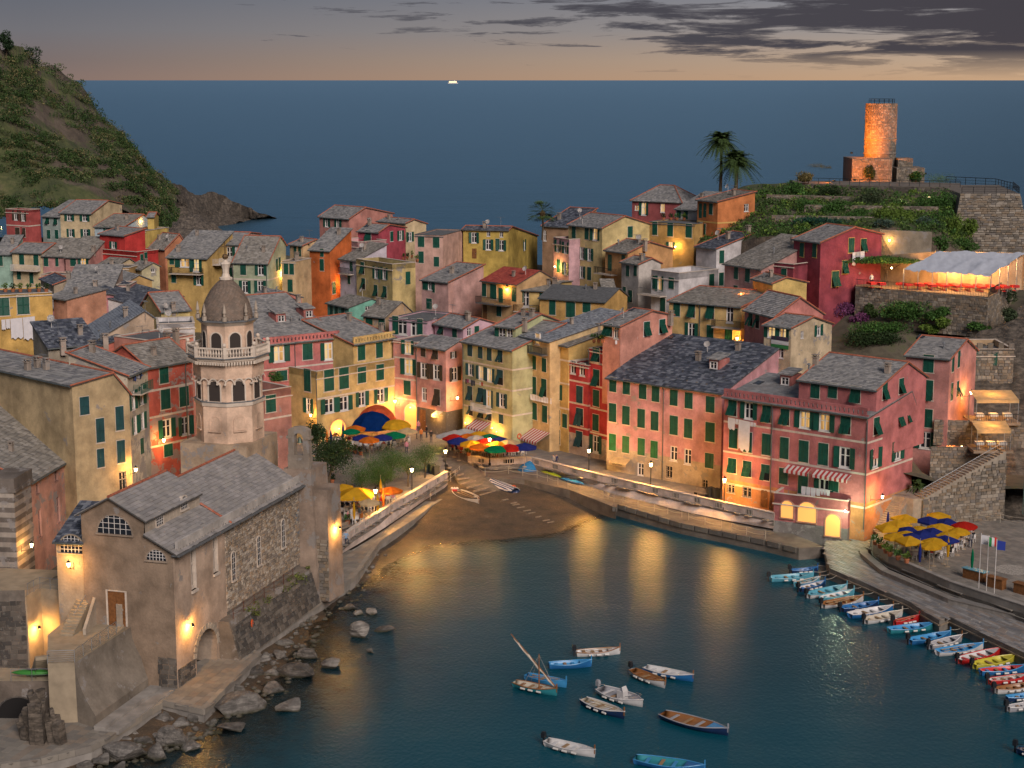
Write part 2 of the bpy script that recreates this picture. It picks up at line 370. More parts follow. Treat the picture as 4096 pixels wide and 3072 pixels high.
def house(label, c, A, B, Y, zb, col, roof=('g', 8, 2, .5), F='', R='', L='', P=None, C=None, wear=.12, shm=None, sur=None, frm=None, sc=1.0, row=.31, wid=.36,
   rmat=None, tc=True, bands='', pipes='', top='', into=None, YB=None, oh=.3, mat=None, name='house', cat='house', bandm=None, xo=0, gut=True, extra=None, dado=None):
 if isinstance(Y, tuple): zb = 2.5 if zb == 4 else zb
 elif Y < 0: Y, YB = -Y, (-YB if YB else YB)
 elif Y > 185:                                # street level is 2.5 m: push the rows behind back in proportion
  Y *= 1.032; YB = YB * 1.032 if YB else YB; zb = 2.5 if zb == 4 else zb - 1
 pa = PZ(c, *Y, zb) if isinstance(Y, tuple) else None
 pa = PY(c, *A, pa.y if pa is not None else Y); ze = pa.z
 pb = PY(c, *B, YB) if YB else PZ(c, *B, ze)
 dx, dy = pb.x - pa.x, pb.y - pa.y; W_ = hypot(dx, dy); yaw = atan2(dy, dx)
 Mw = mtx((pa.x, pa.y, zb), yaw); he = ze - zb
 root = into or thing(name, label, cat)
 if not into: root.matrix_basis = Mw
 bl = Block(root, Mw); pm = mat or plaster(col, wear); rmat = rmat or SLATE; shm = shm or GREEN
 kind = roof[0]; rs = list(roof[1:])
 # section: list of (y, z) points from the front to the back
 side = 'L' if (kind.endswith('L')) else 'R'; kind = kind.rstrip('L'); sx = 0 if side == 'L' else W_
 if kind == 'g':
  if P:
   q = bl.hit(c, *P, 0, sx); yr, zr = q.y, q.z
   if C: q = bl.hit(c, *C, 0, sx); d, zk = q.y, q.z
   else: d, zk = yr * 1.7, he
  else: d, rh, rf = rs[:3]; yr, zr = d * rf, he + rh; zk = he + (rs[3] if len(rs) > 3 else 0)
  prof = [(0, he), (yr, zr)] + ([(d, zk)] if d > yr + .3 else [])
 elif kind == 's':      # single slope rising to the back
  if P: q = bl.hit(c, *P, 0, sx); d, zr = q.y, q.z
  else: d, rh = rs[:2]; zr = he + rh
  prof = [(0, he), (d, zr)]
 elif kind == 'f':      # flat terrace behind a parapet
  if P: q = bl.hit(c, *P, 0, sx); d = q.y
  else: d = rs[0]
  prof = None
 elif kind == 'h':
  d, rh = rs[:2]; prof = None
 elif kind == 'y':      # gable towards the camera
  d = rs[0]; q = bl.hit(c, *P, 1, 0); xr, zr = q.x, q.z
  zk = bl.hit(c, *C, 1, 0).z if C else he
  prof = [(0, he), (xr, zr), (W_, zk)]
 d = max(d, 1.5)
 HOUSES.append((label[:28], round(W_, 1), round(d, 1), round(math.degrees(yaw)), round(he, 1), round(ze, 1), round(pa.x, 1), round(pa.y, 1), zb, pb.x, pb.y, d))
 # ---- openings
 hf, hr, hl = [], [], []
 todo = []
 for fc, txt in (('F', F), ('R', R), ('L', L)):
  for tk in parse(c, txt):
   k, cc, x, y = tk[:4]; w, h = SZ[k] if len(tk) < 6 else tk[4:6]; w *= sc if len(tk) < 6 else 1; h *= sc if len(tk) < 6 else 1
   if fc == 'F':
    q = bl.hit(cc, x, y, 1, 0); u = q.x; M = Matrix.Translation((q.x, 0, q.z)); hs, lim = hf, W_
   else:
    q = bl.hit(cc, x, y, 0, W_ if fc == 'R' else 0); u = q.y; hs, lim = (hr, d) if fc == 'R' else (hl, d)
    M = Matrix.Translation((W_, q.y, q.z)) @ Matrix.Rotation(pi / 2, 4, 'Z') if fc == 'R' else Matrix.Translation((0, q.y, q.z)) @ Matrix.Rotation(-pi / 2, 4, 'Z')
   if u < w * .3 or u > lim - w * .3 or q.z - h / 2 < -.3: print('WIN?', label[:24], fc, k, x, y, round(u, 1), round(lim, 1), round(q.z, 1)); continue
   if k in 'olneg': hs.append((u - w / 2, u + w / 2, q.z - h / 2, q.z + h / 2))
   todo.append((k, M, w, h))
 # ---- walls
 b = MB(); X, Yv, Zv = Vector((1, 0, 0)), Vector((0, 1, 0)), Vector((0, 0, 1)); SK = 3.0; O = Vector((0, 0, -SK))   # walls go on below street level
 hf, hr, hl = [[(q[0], q[1], q[2] + SK, q[3] + SK) for q in hs] for hs in (hf, hr, hl)]
 if kind in 'gsh' or kind == 'f':
  zb2 = he if prof is None else prof[-1][1]
  gridwall(b, O, X, Zv, W_, he + SK, hf, 0, dado and dado[0] + SK)
  for xx, hs in ((W_, hr), (0, hl)):
   m0 = min(he, zb2) if prof else he; gridwall(b, Vector((xx, 0, -SK)), Yv, Zv, d, m0 + SK, hs, 0, dado and dado[0] + SK)
   if prof:
    pl = [(xx, 0, m0)] + [(xx, p[0], p[1]) for p in prof] + [(xx, d, m0)]
    pl = [p for i, p in enumerate(pl) if i == 0 or (Vector(p) - Vector(pl[i - 1])).length > 1e-4]
    if len(pl) > 2: b.face(pl)
  b.face([(0, d, 0), (W_, d, 0), (W_, d, zb2), (0, d, zb2)])
 else:
  m0 = min(he, zk); gridwall(b, O, X, Zv, W_, m0 + SK, hf)
  pl = [(0, 0, m0)] + [(p[0], 0, p[1]) for p in prof] + [(W_, 0, m0)]
  pl = [p for i, p in enumerate(pl) if i == 0 or (Vector(p) - Vector(pl[i - 1])).length > 1e-4]
  b.face(pl); gridwall(b, Vector((W_, 0, -SK)), Yv, Zv, d, zk + SK, hr); gridwall(b, O, Yv, Zv, d, he + SK, hl)
  b.face([(p[0], d, p[2]) for p in pl])
 bl.part(b, 'wall', [pm, plaster(dado[1], .3) if isinstance(dado[1], tuple) else dado[1]] if dado else pm)
 if kind == 'f':
  ph = rs[-1] if rs else .9; t = .22; b = MB()
  b.box(t, W_ - t, t, d - t, he - ph - .25, he - ph); bl.part(b, 'terrace', SLABD)
  b = MB()
  for q in ((0, W_, 0, t), (0, W_, d - t, d), (0, t, t, d - t), (W_ - t, W_, t, d - t)): b.box(q[0], q[1], q[2], q[3], he - ph, he + .01)
  bl.part(b, 'parapet', pm)
  b = MB()
  for q in ((-.06, W_ + .06, -.06, t + .04), (-.06, W_ + .06, d - t - .04, d + .06), (-.06, t + .04, t + .04, d - t - .04), (W_ - t - .04, W_ + .06, t + .04, d - t - .04)): b.box(q[0], q[1], q[2], q[3], he + .012, he + .08)
  b.box(-.15, W_ + .15, -.15, -.002, he - ph - .2, he - ph - .08)
  bl.part(b, 'coping', CREAMT if bandm is None else bandm)
 elif kind == 'h':
  b = MB(); o2 = .3; r0 = d * .45; lo = [(-o2, -o2, he), (W_ + o2, -o2, he), (W_ + o2, d + o2, he), (-o2, d + o2, he)]; r1, r2 = Vector((r0, d / 2, he + rh)), Vector((W_ - r0, d / 2, he + rh))
  lo = [Vector(p) for p in lo]
  for q in ((lo[0], lo[1], r2, r1), (lo[2], lo[3], r1, r2), (lo[1], lo[2], r2), (lo[3], lo[0], r1)): b.face(q)
  b.box(-o2, W_ + o2, -o2, d + o2, he - .1, he - .005)
  rf = bl.part(b, 'roof', ROOFBASE)
  b = MB()
  for q in ((lo[0], lo[1], r2, r1), (lo[2], lo[3], r1, r2), (lo[1], lo[2], r2, r2), (lo[3], lo[0], r1, r1)):
   e = q[1] - q[0]; Le = e.length; e.normalize(); up = (q[3] - q[0]); s_ = (up - e * up.dot(e)); Ls = s_.length; s_.normalize(); nr = max(1, int(Ls / row))
   for r in range(nr):
    f0 = (r + .01) / nr; a = q[0].lerp(q[3], f0); z = q[1].lerp(q[2], f0); slates(b, a, e, (z - a).length, s_, Ls / nr * .999, Ls / nr, wid)
  tag(obj('slates', b.mesh('slates', rmat), rf), kind='stuff')
  b = MB()
  for p in ((lo[0], r1), (lo[1], r2), (r1, r2), (lo[2], r2), (lo[3], r1)): b.tube([p[0] + Zv * .05, p[1] + Zv * .05], .12)
  obj('ridge_tiles', b.mesh('ridge_tiles', TERRA), rf)
 else:
  swap = kind == 'y'; Ex = d if swap else W_
  mp = (lambda p, q, z: Vector((p, q, z))) if swap else (lambda p, q, z: Vector((q, p, z)))
  b, bs, bt = MB(), MB(), MB(); so_ = .18; np_ = len(prof)
  for i in range(np_ - 1):
   (p0, z0), (p1, z1) = prof[i], prof[i + 1]; sl_ = Vector((p1 - p0, z1 - z0)); L_ = sl_.length
   if L_ < .05: continue
   sl_ /= L_; e0 = oh if i == 0 else 0; e1 = oh if i == np_ - 2 else 0
   p0, z0, p1, z1 = p0 - sl_.x * e0, z0 - sl_.y * e0, p1 + sl_.x * e1, z1 + sl_.y * e1
   th = .11; a = [mp(p0, -so_, z0), mp(p0, Ex + so_, z0), mp(p1, Ex + so_, z1), mp(p1, -so_, z1)]; nz = Vector((0, 0, th))
   for q in ((a[0], a[1], a[2], a[3]), tuple(v + nz for v in a), (a[0], a[1], a[1] + nz, a[0] + nz), (a[1], a[2], a[2] + nz, a[1] + nz), (a[2], a[3], a[3] + nz, a[2] + nz), (a[3], a[0], a[0] + nz, a[3] + nz)): b.face(q)
   if z1 >= z0: O_, e_, s_ = a[0] + nz, (a[1] - a[0]).normalized(), (a[3] - a[0])
   else: O_, e_, s_ = a[3] + nz, (a[2] - a[3]).normalized(), (a[0] - a[3])
   Ls = s_.length; s_.normalize(); slates(bs, O_, e_, Ex + 2 * so_, s_, Ls, row, wid)
   if tc:
    for q in (-so_, Ex + so_): bt.tube([mp(p0, q, z0 + th + .06), mp(p1, q, z1 + th + .06)], .085, 6)
  if tc and np_ > 2: bt.tube([mp(prof[1][0], -so_, prof[1][1] + .18), mp(prof[1][0], Ex + so_, prof[1][1] + .18)], .12, 6)
  elif tc: bt.tube([mp(prof[-1][0], -so_, prof[-1][1] + .18), mp(prof[-1][0], Ex + so_, prof[-1][1] + .18)], .1, 6)
  rf = bl.part(b, 'roof', ROOFBASE); tag(obj('slates', bs.mesh('slates', rmat), rf), kind='stuff')
  if bt.v: obj('ridge_tiles', bt.mesh('ridge_tiles', TERRA), rf)
  if gut and not swap:
   sl_ = Vector((prof[1][0], prof[1][1] - he)).normalized(); b = MB(); g0 = Vector((-so_, -oh * sl_.x - .06, he - oh * sl_.y + .03))
   b.tube([g0, g0 + X * (W_ + 2 * so_)], .07, 6); bl.part(b, 'gutter', PIPE)
 bl.prof, bl.W, bl.d, bl.he, bl.kind = prof, W_, d, he, kind
 for k, M, w, h in todo: window(bl, k, M, w, h, shm, sur, frm)
 # ---- painted string courses, downpipes, roof fittings
 for tk in parse(c, ''.join(' x' + q for q in bands.split() if q[0] != '@') if bands else ''):
  z = bl.hit(tk[1], tk[2], tk[3], 1, 0).z; b = MB(); b.box(-.005, W_ + .005, -.025, .02, z - .11, z + .11); b.box(W_ - .02, W_ + .025, .021, d, z - .11, z + .11); bl.part(b, 'string_course', bandm or CREAMT)
 for q in pipes.split():
  x, y = [float(v) for v in q.split(',')]; p = bl.hit(c, x, y, 1, 0); b = MB(); b.tube([(p.x, -.32, he - .05), (p.x, -.09, he - .5), (p.x, -.09, .05)], .06, 6); bl.part(b, 'drainpipe', PIPE)
 for tk in parse(c, top): roof_item(bl, tk)
 if kind in 'gs' and len(top) < 24 and W_ > 3:       # every old roof carries a chimney, a flue or an aerial
  for k in random.choice(('k', 'kt', 'kv', 'kht', 'vk')): x, y = W_ * random.uniform(.15, .85), prof[1][0] * random.uniform(.35, .85); roof_item(bl, (k, c, 0, 0, random.uniform(.7, 1)), Vector((x, y, he + (prof[1][1] - he) * y / prof[1][0] + .05)))
 if extra: extra(bl)
 return bl
def roof_z(bl, x, y):
 if bl.prof is None: return bl.he
 p = x if bl.kind == 'y' else y; pr = bl.prof
 for (a, z0), (b_, z1) in zip(pr, pr[1:]):
  if a <= p <= b_: return z0 + (z1 - z0) * (p - a) / (b_ - a)
 return pr[0][1]
def roof_hit(bl, c, x, y):
 """first place where the line of sight meets the roof"""
 o = bl.Mi @ EYE; d = bl.Mi.to_3x3() @ ray(c, x, y); t = (Vector((bl.W / 2, bl.d / 2, 0)) - o).length / d.length * .8; last = None
 for i in range(400):
  q = o + d * t; t += .15 / d.length
  if q.z < roof_z(bl, min(max(q.x, 0), bl.W), min(max(q.y, 0), bl.d)) and -.4 < q.x < bl.W + .4 and -.4 < q.y < bl.d + .4: return q
 return None
def roof_item(bl, tk, q=None):
 k, c, x, y = tk[:4]; q = q or roof_hit(bl, c, x, y)
 if q is None: print('TOP?', bl.root.get('label', '')[:24], k, x, y); return
 s = tk[4] if len(tk) > 4 else 1.0; b = MB(); M = Matrix.Translation(q)
 if k == 'k':           # brick or rendered chimney with a capped slab
  b.box(-.28 * s, .28 * s, -.24 * s, .24 * s, -.6, .95 * s); b.box(-.36 * s, .36 * s, -.32 * s, .32 * s, .952 * s, 1.03 * s)
  for sx in (-1, 1):
   for sy in (-1, 1): b.cbox((sx * .22 * s, sy * .18 * s, 1.03 * s), .08, .08, .2 * s)
  b.box(-.38 * s, .38 * s, -.34 * s, .34 * s, 1.24 * s, 1.30 * s); o = b.build('chimney', plaster((.36, .30, .25), .2), bl.root, bl.Ml @ M)
 elif k == 'v':         # metal flue
  b.lathe([(.11, -.4), (.11, .7 * s), (.2, .72 * s), (.2, .78 * s), (.06, .95 * s)], 8); b.build('flue', STEEL, bl.root, bl.Ml @ M)
 elif k == 't':         # television aerial
  b.tube([(0, 0, -.3), (0, 0, 2.0 * s)], .025, 5); b.tube([(-.6, 0, 1.9 * s), (.6, 0, 1.9 * s)], .015, 4)
  for i in range(7): b.tube([(-.6 + i * .2, -.25, 1.9 * s), (-.6 + i * .2, .25, 1.9 * s)], .012, 4)
  b.build('aerial', STEEL, bl.root, bl.Ml @ M)
 elif k == 'h':         # satellite dish on a short mast
  b.tube([(0, 0, -.3), (0, 0, 1.1)], .03, 5); pr = [(.02, 0), (.16, .02), (.29, .06), (.40, .13)]; n0 = len(b.v); b.lathe(pr + pr[::-1], 14)
  R = bl.Mw.to_3x3().inverted().to_4x4() @ Matrix.Translation((0, 0, 0)); T = Matrix.Translation((0, -.12, 1.15)) @ Matrix.Rotation(RD(62), 4, 'X')
  for i in range(n0, len(b.v)): b.v[i] = tuple(T @ Vector(b.v[i]))
  b.tube([(0, -.1, 1.1), (0, -.55, 1.25)], .015, 4); b.build('satellite_dish', WHITE, bl.root, bl.Ml @ M @ Matrix.Rotation(random.uniform(-.6, .9), 4, 'Z'))
 elif k == 'w':         # roof window lying in the slope
  pr = bl.prof; an = atan2(pr[1][1] - pr[0][1], pr[1][0] - pr[0][0]); T = M @ Matrix.Rotation(an, 4, 'X')
  b.box(-.45 * s, .45 * s, -.6 * s, .6 * s, .02, .2); o = b.build('roof_window', IRON, bl.root, bl.Ml @ T)
  b = MB(); b.box(-.36 * s, .36 * s, -.5 * s, .5 * s, .2, .215); obj('pane', b.mesh('pane', GLASS), o)
 elif k == 'r':         # loose weight stone
  n = b.lathe([(.05, -.02), (.2, .02), (.22, .12), (.12, .22), (.03, .24)], 7); b.build('weight_stone', STONED, bl.root, bl.Ml @ M @ Matrix.Rotation(random.random() * 6, 4, 'Z') @ Matrix.Diagonal((s, s * .8, s, 1)))
 elif k == 'm':         # dormer with a small lean-to roof
  W2, h, dp = .75 * s, 1.35 * s, 2.2 * s; z0 = -.2
  b.box(-W2, W2, 0, dp, z0, h); o = b.build('dormer', bl.dm if hasattr(bl, 'dm') else plaster((.42, .16, .14), .1), bl.root, bl.Ml @ M)
  b2 = MB(); a = [Vector((-W2 - .2, -.25, h + .02)), Vector((W2 + .2, -.25, h + .02)), Vector((W2 + .2, dp, h + .45)), Vector((-W2 - .2, dp, h + .45))]
  b2.face(a); b2.face([v + Vector((0, 0, .1)) for v in a]); b2.face([a[0], a[1], a[1] + Vector((0, 0, .1)), a[0] + Vector((0, 0, .1))]); slates(b2, a[0] + Vector((0, 0, .1)), Vector((1, 0, 0)), 2 * W2 + .4, (a[3] - a[0]).normalized(), (a[3] - a[0]).length, .4, .5)
  obj('dormer_roof', b2.mesh('dormer_roof', SLATE), o)
  for nm in ('window_frame', 'pane'): obj(nm, UM[nm], o, Matrix.Translation((0, -.21, h * .5)) @ Matrix.Diagonal((W2 * 1.3, 1, h * .62, 1)))
# ------------------------------------------------------------ sea, beach, quays, square
def poly(c, pts, z): return [PZ(c, x, y, z) for x, y in pts]
def seg_d(px, py, a, b):
 dx, dy = b[0] - a[0], b[1] - a[1]; t = max(0, min(1, ((px - a[0]) * dx + (py - a[1]) * dy) / (dx * dx + dy * dy + 1e-9)))
 return hypot(px - a[0] - dx * t, py - a[1] - dy * t), (dx * (py - a[1]) - dy * (px - a[0]))
WL = [(-60, 104)] + [tuple(PZ('L4', x, y, 0)[:2]) for x, y in ((300, 1700), (980, 1640), (1500, 1500), (2000, 1330))] + [tuple(PZ('L8', x, y, 0)[:2]) for x, y in ((560, 1150), (860, 960), (1100, 700), (1180, 520), (1380, 300), (1560, 110))] + \
  [tuple(PZ('M5', x, y, 0)[:2]) for x, y in ((-330, 1480), (0, 1330), (450, 1290), (900, 1255), (1250, 1225), (1560, 1160), (1700, 1075), (1900, 985), (2090, 945), (2300, 1000))]
def shore(x, y):          # signed distance to the waterline, positive inland
 best = (1e9, 1)
 for a, b in zip(WL, WL[1:]):
  d = seg_d(x, y, a, b)
  if d[0] < best[0]: best = d
 return best[0] if best[1] > 0 else -best[0]
from mathutils import noise as mn
def fbm(x, y, z=0, o=4): return mn.fractal(Vector((x, y, z)), 1.0, 2.1, o)
def sea():
 b = MB(); x0, x1, y0, y1, st = -66, 96, 84, 214, 2.0; nx, ny = int((x1 - x0) / st), int((y1 - y0) / st)
 for j in range(ny + 1):
  for i in range(nx + 1): b.v.append((x0 + i * st, y0 + j * st, 0))
 for j in range(ny):
  for i in range(nx):
   k = j * (nx + 1) + i; b.f.append((k, k + 1, k + nx + 2, k + nx + 1)); b.m.append(0)
 n0 = len(b.v); E = 260000
 for q in (((-E, -2000), (E, -2000), (E, y0), (-E, y0)), ((-E, y0), (x0, y0), (x0, y1), (-E, y1)), ((x1, y0), (E, y0), (E, y1), (x1, y1)), ((-E, y1), (E, y1), (E, E), (-E, E))):
  b.face([(p[0], p[1], 0) for p in q])
 m, t, bs = newmat('sea_water'); t.nodes.clear()
 at = N(t, 'ShaderNodeAttribute', attribute_name='shallow'); p = pos(t)
 # ripples: short chop close in, longer swell streaks out at sea
 h1 = noise(t, 3.2, 3, pos(t, (1, .6, 1))); h2 = noise(t, .33, 4, pos(t, (.8, .4, 1))); h3 = noise(t, .05, 4, pos(t, (.35, 1.0, 1)))
 hh = math_(t, 'ADD', math_(t, 'MULTIPLY', h1, .30), math_(t, 'ADD', math_(t, 'MULTIPLY', h2, .42), math_(t, 'MULTIPLY', h3, 1.2)))
 bp = N(t, 'ShaderNodeBump'); bp.inputs['Strength'].default_value = .62; bp.inputs['Distance'].default_value = .30; LK(t, hh, bp.inputs['Height'])
 gl = N(t, 'ShaderNodeBsdfGlossy', distribution='GGX'); gl.inputs['Roughness'].default_value = .30;  LK(t, bp.outputs[0], gl.inputs['Normal'])
 di = N(t, 'ShaderNodeBsdfDiffuse')
 wave = ramp(t, noise(t, .012, 5, pos(t, (.35, 1.3, 1))), [(.3, .75), (.7, 1.15)])
 sp = N(t, 'ShaderNodeSeparateXYZ'); LK(t, p, sp.inputs[0])
 far = math_(t, 'MULTIPLY_ADD', sp.outputs[1], 1 / 260, -.75, cl=True)
 LK(t, mixc(t, far, (.80, .85, .84), (.44, .70, .88)), gl.inputs['Color'])
 body = mixc(t, far, (.0004, .062, .092), (.009, .054, .098))
 LK(t, mixc(t, 1, body, wave, 'MULTIPLY'), di.inputs[0])
 tr = N(t, 'ShaderNodeBsdfTransparent'); tr.inputs[0].default_value = (.86, .82, .66, 1)
 edge = math_(t, 'ADD', at.outputs['Fac'], math_(t, 'MULTIPLY_ADD', noise(t, .5, 5, p), .9, -.45), cl=True)
 m1 = N(t, 'ShaderNodeMixShader'); LK(t, math_(t, 'MULTIPLY', edge, math_(t, 'GREATER_THAN', at.outputs['Fac'], .001)), m1.inputs[0]); LK(t, di.outputs[0], m1.inputs[1]); LK(t, tr.outputs[0], m1.inputs[2])
 fr = N(t, 'ShaderNodeFresnel'); fr.inputs['IOR'].default_value = 1.33; LK(t, bp.outputs[0], fr.inputs['Normal'])
 m2 = N(t, 'ShaderNodeMixShader'); LK(t, fr.outputs[0], m2.inputs[0]); LK(t, m1.outputs[0], m2.inputs[1]); LK(t, gl.outputs[0], m2.inputs[2])
 LK(t, m2.outputs[0], N(t, 'ShaderNodeOutputMaterial').inputs[0])
 o = b.build('sea', m); tag(o, kind='structure')
 a = o.data.attributes.new('shallow', 'FLOAT', 'POINT')
 vals = []
 for i, v in enumerate(b.v):
  if i >= n0: vals.append(0.0); continue
  s = shore(v[0], v[1]) if -46 < v[0] < 15 and v[1] > 105 else -99; w = 12 if v[1] < 172 else 3.5
  vals.append(max(0.0, min(1.0, 1 + s / w)))
 a.data.foreach_set('value', vals)
sea()
def beach():
 b = MB(); x0, x1, y0, y1, st = -46, 16, 104, 212, .8; nx, ny = int((x1 - x0) / st), int((y1 - y0) / st)
 for j in range(ny + 1):
  for i in range(nx + 1):
   x, y = x0 + i * st, y0 + j * st; s = shore(x, y)
   z = max(-2.5, min(1.25, s * .085)) + fbm(x * .35, y * .35) * .07 + (fbm(x * .9, y * .9, 3) * .12 if y < 172 else 0)
   b.v.append((x, y, z))
 for j in range(ny):
  for i in range(nx):
   k = j * (nx + 1) + i; b.f.append((k, k + 1, k + nx + 2, k + nx + 1)); b.m.append(0)
 m, t, bs = newmat('beach_shingle'); p = pos(t)
 c = ramp(t, noise(t, .5, 8, p, .65), [(.3, (.045, .034, .024)), (.5, (.088, .064, .042)), (.62, (.115, .074, .042)), (.74, (.17, .14, .105))])
 vo = N(t, 'ShaderNodeTexVoronoi'); vo.inputs['Scale'].default_value = 5; LK(t, p, vo.inputs['Vector'])
 g = ramp(t, vo.outputs['Distance'], [(.0, 1.35), (.5, .8)])
 LK(t, mixc(t, 1, c, g, 'MULTIPLY'), bs.inputs['Base Color'])
 sp = N(t, 'ShaderNodeSeparateXYZ'); LK(t, p, sp.inputs[0])
 LK(t, ramp(t, math_(t, 'MULTIPLY_ADD', sp.outputs[2], 2.2, .2), [(.1, .25), (.8, .9)]), bs.inputs['Roughness'])
 bump(t, bs, vo.outputs['Distance'], .7, .06)
 tag(b.build('beach', m, smooth=True), kind='structure')
beach()
def flat_sheet(name, poly_, z, mat, th=.5, kind='structure'):
 b = MB(); b.prism([(p[0], p[1]) for p in poly_], z - th, z); o = b.build(name, mat); tag(o, kind=kind); return o
def slabs(parent, name, poly_, z, mat, sx, sy, rot, lim=300, gap=.012, mats=None):
 """paving pieces clipped to a polygon by their centres: the nearest ones are objects, the rest one mesh"""
 xs = [p[0] for p in poly_]; ys = [p[1] for p in poly_]; cx, cy = sum(xs) / len(xs), sum(ys) / len(ys); ca, sa = cos(rot), sin(rot)
 def inside(x, y):
  r = False; n = len(poly_)
  for i in range(n):
   a, b_ = poly_[i], poly_[i - 1]
   if (a[1] > y) != (b_[1] > y) and x < (b_[0] - a[0]) * (y - a[1]) / (b_[1] - a[1] + 1e-9) + a[0]: r = not r
  return r
 R = max(hypot(x - cx, y - cy) for x, y in zip(xs, ys)); out = []; j = 0; v = -R
 while v < R:
  u = -R - (sx / 2 if j % 2 else 0) - random.random() * .2; j += 1
  while u < R:
   w = sx * random.uniform(.75, 1.25); mx, my = cx + (u + w / 2) * ca - (v + sy / 2) * sa, cy + (u + w / 2) * sa + (v + sy / 2) * ca
   if inside(mx, my): out.append((mx, my, w))
   u += w
  v += sy
 out.sort(key=lambda q: q[1]); me = {}
 b = MB()
 for i, (mx, my, w) in enumerate(out):
  h = random.uniform(.0, .012)
  if i < lim:
   k = int(w / sx * 6)
   if k not in me:
    q = MB(); ww = k * sx / 6 + sx / 12; q.box(-ww / 2 + gap, ww / 2 - gap, -sy / 2 + gap, sy / 2 - gap, -.05, .02); me[k] = q.mesh(name, mat)
   o = obj(name, me[k], parent); o.location = (mx, my, z + h); o.rotation_euler = (0, 0, rot)
  else: b.cbox((mx, my, z - .05), w - 2 * gap, sy - 2 * gap, .07 + h, rot)
 if b.v: tag(b.build(name + '_field', mat, parent), kind='stuff')
GREYPAVE = pieces('square_paving', [(.20, .18, .16), (.23, .205, .18), (.185, .17, .155), (.215, .19, .165)], .75, .3)
# left quay path under the church
PE = poly('L4', [(-300, 1640), (0, 1620), (400, 1570), (900, 1440), (1080, 1340), (1590, 1020)], 1.2) + poly('L4', [(1590, 985), (2010, 1080)], 1.2) + poly('L8', [(750, 690), (670, 655), (1000, 420), (1600, 0)], 1.2) + poly('R7', [(385, 950), (450, 860), (640, 740), (740, 660), (830, 610)], 1.3)
PI = poly('R7', [(830, 560), (640, 690), (480, 800), (300, 905), (215, 945)], 1.3) + poly('L8', [(1340, 70), (620, 590), (450, 690), (200, 760), (30, 950)], 1.2) + [Vector((-29.8, 131.5, 1.2)), Vector((-36, 128, 1.2)), Vector((-60, 124, 1.2)), Vector((-60, 116, 1.2))]
pp = [(p.x, p.y) for p in PE + PI]
path_l = flat_sheet('quay_path', pp, 1.17, CONC, 1.9)
slabs(path_l, 'paving_slab', pp, 1.175, pieces('path_paving', [(.22, .20, .17), (.26, .235, .20), (.19, .175, .155), (.24, .20, .16)], .8, .4), 1.0, .7, RD(73), 300)
kb = None; KERB = pieces('kerb_blocks', [(.26, .235, .20), (.30, .265, .215), (.22, .20, .175)], .85, .4)
for i, (a, b_) in enumerate(zip(PE[:-1], PE[1:])):
 L_ = (b_ - a).length; n = max(1, round(L_ / 1.5)); an = atan2(b_.y - a.y, b_.x - a.x)
 for k in range(n):
  if kb is None:
   q = MB(); q.box(-.5, .5, -.32, .1, -.42, .07); kb = q.mesh('kerb_stone', KERB)
  o = obj('kerb_stone', kb, path_l); p = a.lerp(b_, (k + .5) / n); o.location = (p.x, p.y, 1.17 + random.uniform(-.01, .02)); o.rotation_euler = (0, 0, an + pi); o.scale = (L_ / n * .985, 1, 1)
